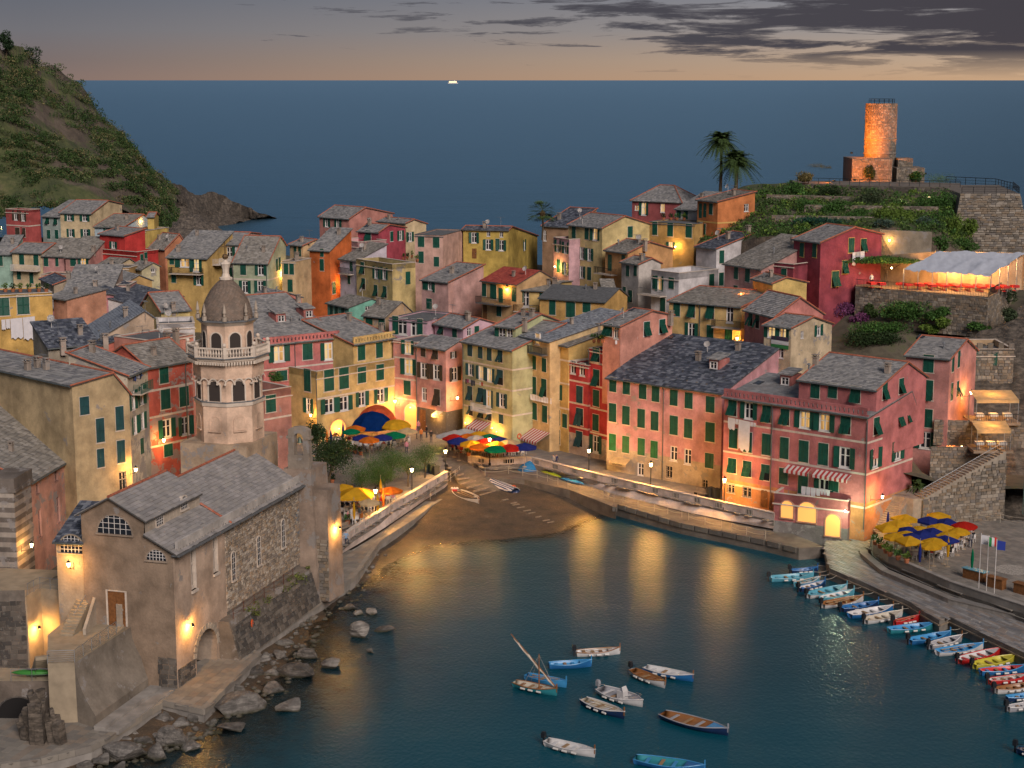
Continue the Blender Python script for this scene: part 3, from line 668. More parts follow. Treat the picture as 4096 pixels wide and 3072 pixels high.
# white walls round the square: parapet, battered foot and little openings
def ribbon_wall(name, label, base, top, z0, z1, th=.35, mat=None, cap=None, cat='wall', slots=None, group=None):
 """wall following base/top polylines (same count); top is thickened inward"""
 n = len(base); b = MB(); t = thing(name, label, cat, (base[0].x, base[0].y, z0), 0, group); L0 = Vector((base[0].x, base[0].y, z0))
 nor = []
 for i in range(n):
  d = (top[min(i + 1, n - 1)] - top[max(i - 1, 0)]); d.z = 0; d.normalize(); nor.append(Vector((-d.y, d.x, 0)))
 zm = z1 - 1.05 if z1 - z0 > 1.5 else z0 + .01
 for i in range(n - 1):
  q = [Vector((top[i].x, top[i].y, zm)) - L0, Vector((top[i + 1].x, top[i + 1].y, zm)) - L0, Vector((top[i + 1].x, top[i + 1].y, z1)) - L0, Vector((top[i].x, top[i].y, z1)) - L0]
  b.face([Vector((base[i].x, base[i].y, z0)) - L0, Vector((base[i + 1].x, base[i + 1].y, z0)) - L0, q[1], q[0]]); b.face(q); bk = [q[3] + nor[i] * th, q[2] + nor[i + 1] * th]; b.face([q[3], q[2], bk[1], bk[0]]); b.face([bk[0], bk[1], bk[1] - Vector((0, 0, z1 - z0)), bk[0] - Vector((0, 0, z1 - z0))])
 for i, s in ((0, 0), (n - 1, -1)):
  q0 = Vector((base[i].x, base[i].y, z0)) - L0; q1 = Vector((top[i].x, top[i].y, z1)) - L0; b.face([q0, q1, q1 + nor[i] * th, q1 + nor[i] * th - Vector((0, 0, z1 - z0))])
 b.build('wall_face', mat or plaster((.56, .47, .42), .05), t)
 b = MB()
 for i in range(n - 1):
  p, q = Vector((top[i].x, top[i].y, z1)) - L0, Vector((top[i + 1].x, top[i + 1].y, z1)) - L0; o0, o1 = nor[i], nor[i + 1]
  a = [p - o0 * .06, q - o1 * .06, q + o1 * (th + .06), p + o0 * (th + .06)]; u = Vector((0, 0, .09))
  b.face([v + u for v in a]); b.face([a[0], a[1], a[1] + u, a[0] + u]); b.face([a[3], a[2], a[2] + u, a[3] + u])
 b.build('coping', cap or CREAMT, t)
 for (c, x, y, w, h) in (slots or []):
  best = None
  for i in range(n - 1):
   p, q = Vector((top[i].x, top[i].y, z0)), Vector((top[i + 1].x, top[i + 1].y, z0)); r = Vector((top[i].x, top[i].y, z1))
   nn = (q - p).cross(r - p); d = ray(c, x, y); tt = nn.dot(p - EYE) / nn.dot(d); hh = EYE + d * tt; u = (hh - p).dot((q - p).normalized()) / (q - p).length
   if -.02 <= u <= 1.02: best = (hh, atan2(q.y - p.y, q.x - p.x))
  if best:
   b = MB(); b.box(-w / 2, w / 2, -.02, .1, -h / 2, h / 2); o = b.build('wall_opening', DARK, t, Matrix.Translation(best[0] - L0) @ Matrix.Rotation(best[1], 4, 'Z'))
   b = MB()
   for k in range(4): b.box(-w / 2 + w * (k + .5) / 4 - .025, -w / 2 + w * (k + .5) / 4 + .025, -.05, -.02, -h / 2, h / 2)
   for z in (-h / 2 - .05, h / 2): b.box(-w / 2 - .06, w / 2 + .06, -.045, -.015, z, z + .05)
   obj('bars', b.mesh('bars', CREAMT), o)
 return t
sq_base = poly('R7', [(212, 950), (300, 900), (480, 790), (640, 680), (740, 610), (832, 548)], 1.3)
sq_top = poly('R7', [(212, 868), (300, 797), (375, 745), (510, 665), (640, 590), (740, 530), (832, 475)], 3.3)
sq_top = [sq_top[0], sq_top[1], sq_top[3], sq_top[4], sq_top[5], sq_top[6]]
ribbon_wall('parapet_wall', 'long curving white parapet wall below the square with small barred openings', sq_base, sq_top, 1.3, 3.3, slots=[('R7', x, y, .75, .45) for x, y in ((268, 850), (322, 802), (377, 758), (450, 714), (519, 674), (588, 634), (655, 595), (718, 555), (780, 518))])
te_b = poly('M5', [(462, 430), (560, 458), (705, 475)], 2.0) + poly('M5', [(1110, 455), (1190, 450)], 2.0)
te_t = poly('M5', [(475, 345), (560, 352), (712, 378), (1118, 358), (1185, 366)], 3.3)
ribbon_wall('terrace_wall', 'angular white wall round the restaurant terrace with coloured parasols', te_b, te_t, 2.0, 3.3, slots=[('M5', 620, 395, .9, .5), ('M5', 925, 400, 1.3, .5)])
pr_b = poly('M5', [(1190, 452)], 1.7) + poly('M8', [(0, 725), (450, 835), (900, 950), (1450, 1065), (1925, 1150)], 1.5)
pr_t = poly('M5', [(1190, 367)], 3.3) + poly('M8', [(0, 553), (450, 655), (900, 757), (1450, 878), (1925, 978)], 3.3)
ribbon_wall('promenade_wall', 'long straight white promenade wall above the lower quay', pr_b, pr_t, 1.5, 3.3, slots=[('M5', 1232, 410, .8, .5), ('M5', 1440, 462, .9, .55), ('M5', 1655, 508, .9, .55), ('M5', 1875, 562, .9, .55), ('M5', 2095, 616, .9, .55)] + [('M8', x, y, .85, .55) for x, y in ((383, 672), (608, 725), (838, 778), (1075, 830), (1315, 888), (1650, 962))])
# the square and the promenade behind those walls
SQ = [(p.x, p.y) for p in sq_top] + [(p.x, p.y) for p in poly('M5', [(180, 320), (470, 400)], 2.5)] + [(p.x, p.y) for p in te_t] + [(p.x, p.y) for p in pr_t[1:]] + [(33, 184), (40, 196), (20, 216), (0, 236), (-20, 240), (-40, 222), (-44, 190), (-26, 178), (-19.5, 166)]
def inset(): pass
square = flat_sheet('square', SQ, 2.5, GREYPAVE, .6)
slabs(square, 'paving_slab', SQ, 2.505, GREYPAVE, 1.3, .8, RD(40), 0)
# boat ramp with timber sleepers
rp = [PZ('M5', 180, 335, 2.5), PZ('M5', 465, 400, 2.5), PZ('M5', 670, 585, 1.9), PZ('M5', 840, 720, 1.2), PZ('M5', 610, 800, .9), PZ('M5', 385, 660, 1.3)]
b = MB(); b.face(rp); b.face([p - Vector((0, 0, 1.2)) for p in rp])
for i in range(6): p, q = rp[i], rp[(i + 1) % 6]; b.face([p, q, q - Vector((0, 0, 1.2)), p - Vector((0, 0, 1.2))])
ramp_o = b.build('boat_ramp', plain('ramp_paving', (.17, .145, .115), .85, var=.35, sc=1.2)); tag(ramp_o, kind='structure')
TIMB = plain('driftwood', (.27, .21, .15), .85, var=.3, sc=3)
for x0, y0, x1, y1, z in ((250, 480, 290, 470, 2.36), (310, 525, 360, 510, 2.15), (360, 560, 425, 545, 1.95), (360, 605, 490, 585, 1.78), (400, 660, 560, 622, 1.62), (465, 700, 635, 660, 1.45), (537, 742, 705, 697, 1.3), (610, 782, 775, 737, 1.12)):
 p, q = PZ('M5', x0, y0, z), PZ('M5', x1, y1, z); b = MB(); d = q - p; b.box(0, d.length, -.1, .1, -.05, .14); o = b.build('sleeper', TIMB, ramp_o, mtx(p, atan2(d.y, d.x)))
# lower quay along the promenade wall
we = poly('M5', [(470, 435), (665, 582), (1100, 605), (1600, 705)], 1.75) + poly('M5', [(2110, 905)], 1.5) + poly('M8', [(180, 882), (900, 1082), (1830, 1272), (2200, 1362)], 1.3)
wi = [Vector((29.5, 182, 0)), Vector((37, 180, 0))] + poly('M8', [(1925, 1140), (900, 940), (0, 715)], 1.5) + poly('M5', [(1190, 445), (700, 470)], 1.9)
b = MB(); n = len(we); allp = we + [PZ('R4', 600, 478, 1.25)] + wi
zs = lambda x, y: 1.25 + max(0, min(.55, (y - 186) * .03))
b.prism([(p.x, p.y) for p in allp], -1.2, zs); lq = b.build('lower_quay', plain('wet_concrete', (.17, .145, .12), .6, var=.4, sc=.7)); tag(lq, kind='structure')
b = MB()
for p, q in zip(we[4:-1], we[5:]):
 d = q - p; d.z = 0; n_ = max(1, int(d.length / 1.6))
 for k in range(n_):
  c0 = p.lerp(q, (k + .5) / n_); o = obj('quay_block', None or (_qb if '_qb' in globals() else globals().setdefault('_qb', (lambda q_: (q_.box(-.78, .78, -.15, .4, -.5, .06), q_.mesh('quay_block', pieces('quay_blocks', [(.16, .14, .115), (.20, .175, .145), (.13, .115, .10)], .7, .5)))[1])(MB()))), lq, mtx((c0.x, c0.y, zs(c0.x, c0.y)), atan2(d.y, d.x)))
# pier on the right: paved quay, seat step and terrace wall
pe = poly('R4', [(600, 480), (628, 600), (645, 655), (1250, 905), (1300, 930), (1420, 1010), (1530, 1072), (1605, 1042), (2212, 1335), (2700, 1560)], 1.2)
pi_ = poly('R4', [(2800, 1330), (2212, 1095), (2140, 1062), (1600, 932), (1060, 702), (890, 560), (880, 520), (985, 470)], 1.2) + [Vector((39.5, 180.5, 0)), Vector((36.5, 176.9, 0)), Vector((33.8, 177.2, 0))]
pier_poly = [(p.x, p.y) for p in pe + pi_]
pier = flat_sheet('pier', pier_poly, 1.2, plain('pier_concrete', (.20, .18, .155), .8, var=.4, sc=.6), 2.5)
PIERP = pieces('pier_paving', [(.22, .215, .21), (.28, .27, .26), (.17, .17, .175), (.25, .21, .18), (.20, .18, .165)], .55, .2)
slabs(pier, 'paving_slab', pier_poly, 1.21, PIERP, 1.1, .34, RD(-67), 300)
b = MB()
for (p, q) in zip(pe[2:-1], pe[3:]):
 d = q - p; L_ = hypot(d.x, d.y); b.box(0, L_, -.12, .02, -.55, -.42, M=mtx((p.x, p.y, 1.2), atan2(d.y, d.x)))
b.build('fender_beam', TIMB, pier)
# seat step and concrete wall of the yellow-parasol terrace
sw_b = poly('R4', [(890, 535), (892, 565), (1060, 705), (1600, 935), (2140, 1065)], 1.22); sw_t = poly('R4', [(890, 515), (905, 545), (1068, 675), (1600, 900), (2150, 1030)], 1.62)
ribbon_wall('seat_step', 'low stone seat step along the pier under the terrace wall', sw_b, sw_b, 1.2, 1.62, .75, plain('step_stone', (.27, .25, .225), .8, var=.3), PAVE)
tw = poly('R4', [(968, 478), (985, 545), (1105, 640), (1600, 858), (2150, 1040), (2350, 1110)], 1.62)
tw_t = [p + Vector((.12, .15, 0)) for p in tw]
ribbon_wall('terrace_wall', 'grey concrete wall carrying the yellow parasol terrace above the pier', tw, tw_t, 1.6, 2.75, .4, plain('concrete_wall', (.25, .235, .21), .85, var=.3, sc=.6), CONC)
tpoly = [(p.x, p.y) for p in tw_t] + [(70, 128), (105, 135), (105, 182), (46, 182.5), (40, 179)]
terr = flat_sheet('terrace', tpoly, 2.0, plain('terrace_paving_base', (.2, .185, .165), .8, var=.2), .8)
slabs(terr, 'paving_slab', tpoly, 2.01, pieces('terrace_paving', [(.23, .21, .185), (.26, .235, .205), (.20, .185, .165)], .75, .2), .8, .5, RD(-62), 0)
# ------------------------------------------------------------ the town, house by house (photo coordinates of eave corners, openings, roof edges)
PINK, CORAL, RED, MAROON, SALMON = (.56, .295, .315), (.50, .175, .17), (.47, .06, .065), (.28, .06, .08), (.57, .28, .25)
YELL, OCHRE, CREAM, SAGE, MINT = (.58, .42, .18), (.55, .34, .12), (.62, .49, .30), (.44, .43, .24), (.20, .46, .36)
WHITEP, LILAC, ORANGE, TAN, ROSE = (.66, .63, .63), (.58, .38, .44), (.56, .15, .045), (.50, .35, .21), (.50, .18, .17)
GREYG, LBLUE, ORTAN = (.30, .36, .33), (.45, .55, .60), (.58, .32, .14)
H = house
# --- row along the square and the promenade
b_yel = H('yellow corner house with green shutters, terrace wing and arches behind the blue parasol', 'M2', (180, 655), (1045, 515), (190, 1440), 4, YELL, ('f', 9, .9),
 F='c320,748,1.7,2.9 c485,725,1.7,2.9 o325,1030,1.6,2 o487,1005,1.5,2 c683,690,1.5,2.2 c884,660,1.4,2.2 o685,955,1.2,2 o893,920,1.3,2 g1012,1138,.6,.4', L='c83,748,1.3,3 o98,1030,1,2', wear=.03, bands='400,922', pipes='175,700', shm=GREEN, frm=None)
b_yu = H('', 'M2', (590, 360), (1045, 285), -(b_yel.Mw.translation.y + 5.3), 11.0, YELL, ('g', 11, 2.4, .9), F='c679,443,1.4,2.1 c876,415,1.3,2.1', wear=.03, into=b_yel.root, bands='700,575', top='k900,215')
b_ros = H('rose-red house with pierced parapet above the garden terrace, big grey slate roof', 'L6', (1110, 262), (2075, 165), 216, 4, ROSE, ('g', 17, 4.6, .9), F='l1315,362,1.6,2.2 c1675,335,1.5,2.2 l1940,330,1.3,2.4 c1350,640,1.6,1.4', wear=.04, bands='1350,550', pipes='1510,230', wid=.42, top='@L5 m1340,1400 m1690,1340 v1475,1400 v1590,1390 k1560,1150')
H('terracotta wing with planted roof terrace and brown drainpipe beside the bell tower', 'L6', (1105, 840), (1465, 845), 196, 4, (.42, .20, .16), ('f', 7, .9), F='c1210,992,1.5,2.1 @L7 c1100,130,.9,2', wear=.04, bands='1300,1168', YB=199)
b_pk1 = H('salmon pink house with lit windows wedged between yellow and pink houses, arched passage', 'M2', (1030, 305), (1295, 335), 224.5, 4, SALMON, ('f', 6, .1), F='o1045,370,1,1.8 l1195,385,1.1,1.9 c1048,585,1.0,2.2 l1203,600,1.4,2.2 c1055,812,1.1,2 c1187,832,1.2,2', wear=.02, bands='1150,505 1150,735 1150,955', pipes='1293,400')
H('rose pink house with brown shutters and grey slate roof beside the steps', 'M2', (1280, 368), (1612, 418), 222, 4, (.64, .33, .29), P=(1790, 298), F='c1365,430,.9,1.4 a1497,455,1,1.5 o1370,640,1.2,2.1 o1510,660,1.2,2.1 n1375,905,.9,1.9 a1517,935,1.1,2.2 b1357,1190,1.2,2.9', R='o1693,468,.6,.9 o1710,680,1.1,1.9', shm=BROWNS, wear=.02, dado=(3.4, STONED), tc=False, pipes='1290,450', top='r1330,340 r1390,350 r1450,345 r1560,380')
H('lilac penthouse with flat grey roof and glazed doors onto a terrace', 'M2', (985, 62), (1400, 95), 233, 15.0, LILAC, ('f', 9, .15), F='n1130,150,1.6,2.5 n1275,170,1.5,2.5 c1057,140,1,2.6 c1328,165,.9,2.4', R='n1500,90,.5,.8', wear=.0, bandm=SLABD, top='k1600,-60 t1440,30 h1500,20')
H('lilac house under a pale patchy slate roof behind the pink gabled house', 'M1', (1490, 1508), (1805, 1565), 231, 14, LILAC, P=(1985, 1458), C=(2155, 1505), F='a1560,1568,1,1.5 c1712,1598,1,1.5', R='n1873,1590,.8,1.4 c1953,1575,.8,1.1', wear=.0, tc=True, top='k1860,1480')
H('tan roof house with white pergola frame and mossy slates above the yellow house', 'M1', (700, 1415), (940, 1440), 238, 13, TAN, P=(1120, 1270), F='d765,1540,1.3,2.5 c905,1510,1.2,1.6', wear=.1, tc=False, rmat=SLATEB, top='t1160,1270')
H('mint green house with hipped slate roof and three dark shutters', 'M1', (303, 1280), (540, 1332), 247, 12, MINT, P=(790, 1235), F='c350,1350,.9,1.6 c405,1370,.9,1.9 c478,1390,.9,1.6', R='n750,1330,.9,.8', wear=.02, tc=False, rmat=SLATEB, top='r600,1210 r640,1230 h690,1220')
b_sage = H('sage green house with white balcony and red striped awning over the parasols', 'M4', (135, 462), (690, 565), (150, 1530), 4, SAGE, ('s', 9, 2.6), F='c222,548 c337,572 c437,597 a556,617 o228,770 l345,805,1,1.8 l440,830,1,1.8 a555,855,1.2,2 a222,1030,1,1.9 a340,1050,1.1,1.9 l430,1090,1,2.3 o577,1110,1.1,1.9 a230,1225,.9,1.3 a348,1260,.9,1.2 a438,1285,.9,1.2 c567,1315,.9,1.2', shm=BLUEG, wear=.03, bands='400,718 400,945 350,1205', pipes='148,520', row=.4)
H('', 'M4', (505, 292), (725, 318), -(b_sage.Mw.translation.y - 1.2), 14, (.48, .50, .28), P=(1005, 165), F='n575,400,1.2,2.6 n660,410,1.0,2.4 c520,390,.7,2.6', into=b_sage.root, wear=.02, top='k905,195 k825,300')
b_cream = H('cream house with open loggia terrace, white laundry and a striped awning', 'M4', (785, 402), (1105, 470), (790, 1590), 4, (.62, .45, .24), ('s', 13, 2.6), F='a815,450,.9,1.4 c820,665 c930,692 c1043,720 a815,900 c928,945,1.1,2.3 a1040,970,1.1,2.3 c818,1155,1,2.1 c936,1230,1.1,2.2 c1050,1260,1.1,2.2 c830,1320,.9,1.7 e965,430,1,1.5', shm=GREEN, sur=CREAMT, wear=.04, tc=False, rmat=pieces('pale_slate', [(.30, .32, .35), (.36, .38, .40), (.25, .27, .30), (.20, .21, .23)], .6, .3), pipes='787,500')
H('narrow ochre yellow house with a laundry sill between cream and red houses', 'M4', (1110, 482), (1312, 520), (1125, 1640), 4, (.58, .40, .15), ('s', 9, 1.7), F='c1188,550,.9,1.6 a1185,755,1.1,2 o1185,1015,1.1,2 c1193,1297,1,2 c1270,1335,.9,1.8 c1192,1512,1,1.9 @M5 d1480,320,.9,2.6 d1557,335,.9,2.8', wear=.06, tc=False, rmat=SLATEB, bands='1200,655 1200,910 1200,1185', pipes='1117,520')
b_red = H('tall narrow red house with white bands and a roof balcony', 'M4', (1318, 690), (1530, 730), (1330, 1690), 4, RED, ('f', 6, .15), F='n1362,745,1,1.7 n1463,768,1,1.7 c1434,1045,1.2,2.2 a1435,1290,1.3,2.2 a1430,1535,1.2,2', wear=.0, bands='1430,905 1430,1150 1430,1412', shm=BLUEG, sur=CREAMT, dado=(2.8, (.55, .43, .34)))
H('', 'M4', (1537, 535), (1745, 575), -(b_red.Mw.translation.y - 2.3), 2.5, RED, ('f', 6, .2), F='a1618,605,1.3,1.8 a1620,860,1.2,2.1 c1617,1085,1.2,2.1 c1612,1355,1.2,2.1 @M5 o1890,210,1.2,2.3', into=b_red.root, wear=.0, bands='1640,705 1640,960 1640,1210 1640,1480', sur=CREAMT, pipes='1542,600', dado=(2.8, (.55, .43, .34)))
b_sal = H('salmon gabled house with white laundry on its side wall behind the red house', 'M4', (1690, 272), (1885, 300), 203.5, 14, (.62, .29, .22), P=(2235, 128), C=(2460, 175), F='a1750,330,1.4,1.6 n1838,350,.8,1.8', R='a2175,318,1.1,1.8 a2345,290,1.1,1.8', sur=WHITE, wear=.02, top='r1700,235 r1775,240 r1830,245 w2010,115 k2440,230 h1920,215')
b_pink = H('long pink house with dark slate roof and rows of dark green shutters on the promenade', 'S', (2430, 1512), (2889, 1576), (2432, 1880), 4, PINK, ('g', 16, 4.0, .8), F='@M4 c1803,935,1.05,1.8 c1953,962,1.05,1.8 @M7 c198,1010,1.1,1.85 c340,1040,1.1,1.85 c541,1080,1.1,1.9 c706,1112,1.1,1.9 c944,1155,1.2,1.9 @M4 c1800,1245,1.1,2.3 c1948,1275,1.1,2.3 @M7 c181,1308,1.1,2.3 c329,1337,1.1,2.3 c541,1385,1.15,2.3 c700,1420,1.15,2.3 c942,1460,1.3,2.3 @M8 n816,315,1,1.8 n970,350,1,1.9 c1210,395,1.2,1.8 g766,520,.9,1.5 d600,580,1.0,2.3 b1000,670,.8,2.4 g1160,650,.8,1.0 d130,470,.8,2.1 n450,490,.9,1.6', rmat=SLATED, wear=.16, sur=CREAMT, pipes='2655,1600', dado=(3.0, (.44, .36, .27)), row=.34, wid=.48, tc=False,
 top='@M7 k1250,570 k810,680 m985,780 w540,700,.7 w1215,765,.7 w515,425,.7 w640,450,.7 r40,785 r145,810 r245,825 r355,845 r460,865 r570,885 r685,905 r795,925 r905,945 r1025,970 r475,635 r590,585 r695,505 r800,550 r880,435 r1280,715 r640,800 r825,765 r1090,875 h910,590')
window_lower = 'c140,190,1.05,2.1 c286,215,1.05,2.1 c458,240,1.05,2.1 c600,270,1.05,2.1'
for tk in parse('M8', window_lower):
 q = b_pink.hit(tk[1], tk[2], tk[3], 1, 0); window(b_pink, 'c', Matrix.Translation((q.x, 0, q.z)), tk[4], tk[5], GREENB, CREAMT, None)
b_cor = H('large coral house with white bands, hanging laundry and lit windows on the promenade', 'S', (2897, 1590), (3474, 1672), (2890, 2012), 4, CORAL, ('g', 10.4, 1.5, .9), F='@M7 a1190,1195,1.1,1.8 o1370,1225,1.1,1.9 a1567,1260,1.1,1.9 @R3 a90,595,1.1,1.8 l265,620,1.3,1.9 l440,645,1.3,1.9 a628,668,1.2,1.9 @M8 c1475,145,1.1,2.3 c1635,190,1.1,2.3 c1840,215,1.1,2.4 c2040,255,1.1,2.4 @R3 c256,900,1.2,2.4 c430,925,1.2,2.4 o620,955,1.3,2.3 @M8 a1463,450,1.1,1.7 a1628,485,1.1,1.8 a1830,525,1.1,1.8 c2030,565,1.1,1.8 @R3 c250,1175,1.2,2.6 o435,1170,1.2,2 c530,1180,1,1.9 @M8 g1450,700,1,1.1 g1625,740,1.2,1.2 b1815,810,.9,2.1', dado=(2.9, (.54, .24, .10)), R='@R3 a900,675,1.2,1.9 a1110,600,1.2,1.9 a1190,570,1.2,1.8 o890,960,1.3,2.2 o1090,890,1.4,2.2', wear=.03, tc=False, bands='3140,1722 3140,1845 3000,1950', pipes='3090,1700 3470,1720', wid=.5, rmat=pieces('grey_slate', [(.24, .245, .25), (.29, .29, .29), (.21, .215, .22), (.26, .25, .245)], .75, .3),  # dado: orange lamplight put into the ground-floor wall colour
 top='@M7 w1365,905 w1480,930 w1760,735 w1915,745 m1775,960 k1370,760 k1480,650 k1700,650 k1860,690')
H('', 'R3', (215, 268), (905, 328), -(b_cor.Mw.translation.y - 4.2), 13.0, CORAL, P=(1175, 118), YB=-(b_cor.Mw.translation.y - 10.6), F='c358,350,1.1,1.9 c513,360,1.1,1.6 a715,395,1.2,1.8', R='a975,365,1,1.8 a1120,320,1,1.7', into=b_cor.root, wear=.03, top='k1000,215 k360,140 v300,190 t1000,40')
H('tall pink house with cream side wall and slate roof above the rock steps', 'R3', (1165, 50), (1556, 85), 186, 6, (.58, .27, .24), P=(1700, -85), C=(1790, 10), F='c1365,120,1.2,2.0 a1355,355,1.3,2.3 c1350,605,1.3,2.1 o1335,800,1.3,2', R='c1580,120,.7,1.9 c1632,80,.7,1.9 c1570,370,.7,2 a1622,345,.7,1.8', wear=.12, top='r1160,-20 r1200,-90 v1500,0 w1300,-110')
b_stone = H('stone house with battlements and one green-shuttered window above the bar', 'R3', (1705, -5), (2125, -5), 197, 8, TAN, ('f', 8, .7), F='o1870,78,1.4,1.6', frm=WOOD)
b_quay = H('low pink quay house with lit arches under a walled laundry terrace', 'R4', (195, 45), (795, 112), (192, 335), 1.5, CORAL, ('f', 7, 1.0), wear=.1, dado=(1.0, (.22, .20, .19)))
# --- middle terraces
H('ochre house with green shutters and low grey roof in the middle of the town', 'M3', (715, 1362), (1440, 1408), 236, 12, OCHRE, ('g', 8, 1.4, .6), F='c857,1465,1,2.1 c1058,1488,1.4,2.2 c1236,1465,1.2,1.4', rmat=SLABD, wear=.03, tc=False)
H('little ochre annex with a mossy roof beside the ochre house', 'M3', (1448, 1412), (1585, 1410), 237, 12, OCHRE, ('s', 5, 2.6), F='c1502,1515,1.1,1.4', rmat=SLATEB, wear=.03, tc=False)
H('tan house with bright red tiled roof and a lamplit balcony', 'M3', (75, 1170), (462, 1215), 246, 12, (.56, .36, .18), P=(715, 1062), F='c103,1270,.9,1.9 c205,1290,1.3,2.2 d285,1330,.9,2.2 d430,1320,.9,2.1 c267,1505,1,1.5 b110,1520,.9,2.3 c512,1330,.9,1.5', rmat=pieces('red_tile', [(.36, .07, .05), (.42, .09, .06), (.31, .06, .045)], .7, .1), wear=.04, tc=False, row=.4, wid=.3, top='k290,1000 h560,1120')
H('cream-yellow house with grey roof and iron balcony in the middle row', 'M3', (492, 1278), (795, 1290), 242, 12, (.58, .42, .17), P=(960, 1190) , F='c512,1340,.8,1.8 n560,1370,1.1,2.4 d740,1380,.8,2', wear=.04, tc=False, rmat=SLATEB, top='k880,1230')
H('mustard yellow house with a palm beside it at the seaward edge', 'M1', (1805, 468), (2305, 478), 279, 18, (.52, .38, .10), ('g', 8, 1, .5), P=(2340, 440), C=(2625, 540), F='o1925,555,.9,1.8 n2085,512,.6,.9 n2228,520,.6,.9 o2083,632,.9,1.8 o2225,640,.9,1.8 c2185,625,.7,1.8 b1927,730,.8,1.7', R='o2480,635,1,1.9', wear=.0, rmat=SLATED, tc=True)
H('brown plaster house with blue-grey roof beside the slender palm', 'M3', (745, 565), (1035, 582), 288, 18, (.38, .24, .15), ('s', 9, 2.6), F='n775,670,.6,1.9', wear=.05, rmat=SLATED, tc=True)
b_crm = H('tall cream and pink house with many green shutters and red-edged gable', 'M3', (1035, 553), (1408, 592), 258, 12, (.62, .50, .24), P=(1655, 462), C=(1930, 548), F='c1095,630,.9,1.9 c1237,640,.9,2 l1330,655,1.1,1.9 o1090,845,.9,1.9 o1185,865,.9,1.9 o1268,880,.9,1.9 c1080,1058,1.1,1.9 o1182,1075,.9,1.9 c1265,1090,.9,2', R='c1715,628,1,1.7', wear=.02, top='k1165,475 h1190,560 r1100,510 r1180,500 r1265,520 r1355,530', sur=None)
H('', 'M3', (868, 690), (1040, 715), 258.5, 12, (.58, .36, .38), ('f', 8, .9), F='o920,785,.9,1.9 o1003,805,.9,1.8 c925,1005,.9,2 o1005,1035,.9,1.9', into=b_crm.root, wear=.02)
H('orange-tan gabled house with two tall dark doors onto a planted balcony', 'M3', (1442, 835), (1690, 868), 249, 13, ORTAN, P=(1930, 748), C=(2190, 822), F='d1490,970,1,2.5 d1640,960,.9,2 c1468,1210,.9,1.8', wear=.03, rmat=SLATEB, top='v1585,780 k1880,800')
H('pale grey house under a small mossy roof beside the white house', 'M3', (1622, 965), (1810, 995), 243, 12, (.50, .46, .42), P=(1955, 930), F='c1690,1060,.8,1.6 c1775,1060,.8,1.5 c1600,1280,.7,1.6 c1655,1295,.7,1.6 a1720,1340,.9,1.8 a1795,1360,.9,1.8', wear=.04, rmat=SLATEB, top='k1780,850')
b_wh = H('white flat-roofed house with roof terrace walls in the middle of the town', 'M6', (568, 1052), (872, 1088), 236, 12, WHITEP, ('f', 12, .9), P=(1310, 1018), F='l660,1200,.8,2.2 c790,1195,1,1.6 c605,1190,.8,2 c540,1415,1,2.1 c695,1440,1,2.1', R='c1233,1170,1,2', wear=.0)
H('white house with long blue-slate shed roof behind the white terrace', 'M6', (1065, 795), (1288, 822), 246, 12, WHITEP, ('s', 10, 2), P=(1695, 655), R='c1345,905,.9,1.9 c1340,1150,.9,1.9', wear=.0, rmat=SLATED, top='k1640,650')
H('dusty pink house with wide grey roof beside the maroon house', 'M6', (1378, 985), (1785, 1045), 231, 12, (.50, .28, .25), ('s', 10, 3.6), F='c1507,1070,.9,2 c1633,1100,1,2 c1502,1280,.9,1.5', wear=.05, rmat=SLATEB, tc=False)
H('yellow cube house tucked under the maroon house', 'M6', (1690, 1150), (1910, 1205), 222, 12, (.62, .46, .17), ('g', 5, .7, .4), wear=.02, R='n2045,1380,.6,.9', rmat=SLATEB)
b_lon = H('long yellow house with balcony and a street lamp glow at its corner', 'M6', (765, 1400), (1560, 1468), 219, 10, (.60, .42, .18), P=(1890, 1300), F='@M7 c573,95,1,2 a738,115,1,1.9 a945,130,1.1,1.9 n1160,160,1,2.2 o735,330,1,1.9 c943,362,1,2 c1147,390,1.1,2.1', wear=.04, rmat=SLATEB, pipes='1110,1440', top='r895,1365 r1135,1378 r1330,1400 r1505,1415')
H('pink house with weighted slate roof and propped shutters above the dark roof', 'M7', (1325, 110), (1660, 190), 209, 10, (.54, .22, .19), ('g', 7, 2.2, .5), F='a1390,205,.9,1.9 a1465,230,.9,1.9', wear=.05, top='r1350,95 r1400,105 r1450,115 r1520,135 r1580,140 r1640,160')
H('worn cream house with lit windows and a draped banner above the grey roof', 'M7', (1540, 282), (1840, 318), 199, 9, (.56, .45, .30), P=(2080, 195), C=(2290, 268), F='l1620,345,1.1,1.6 l1745,365,1,1.6 n1715,580,1,1.4', R='n1958,385,.6,.9 o2140,335,.9,1.4', wear=.25, top='r1560,245 r1650,250 r1740,270 r1845,290 r1920,260')
b_mar = H('maroon red gabled house with ochre-framed green shutters below the castle garden', 'S', (3176, 958), (3283, 972), 228, 18, MAROON, P=(3419, 912), C=(3528, 938), F='@R2 c20,245,.9,1.9 c145,250,.9,1.9 c5,545,.9,2', R='@R2 c507,200,1,2 a628,200,1,1.8 a445,415,1,1.8 c195,550,1.2,2.1 a348,530,1.2,2.1', wear=.02, sur=plain('ochre_trim', (.60, .38, .12), .8), top='@R1 r60,1470 r145,1440 r215,1410 r280,1385 r350,1425')
H('', 'M6', (1820, 960), (2140, 990), 226.5, 10, MAROON, ('f', 5, .3), F='c2035,1095,.9,1.5 c2190,1165,.9,2', into=b_mar.root, wear=.02)
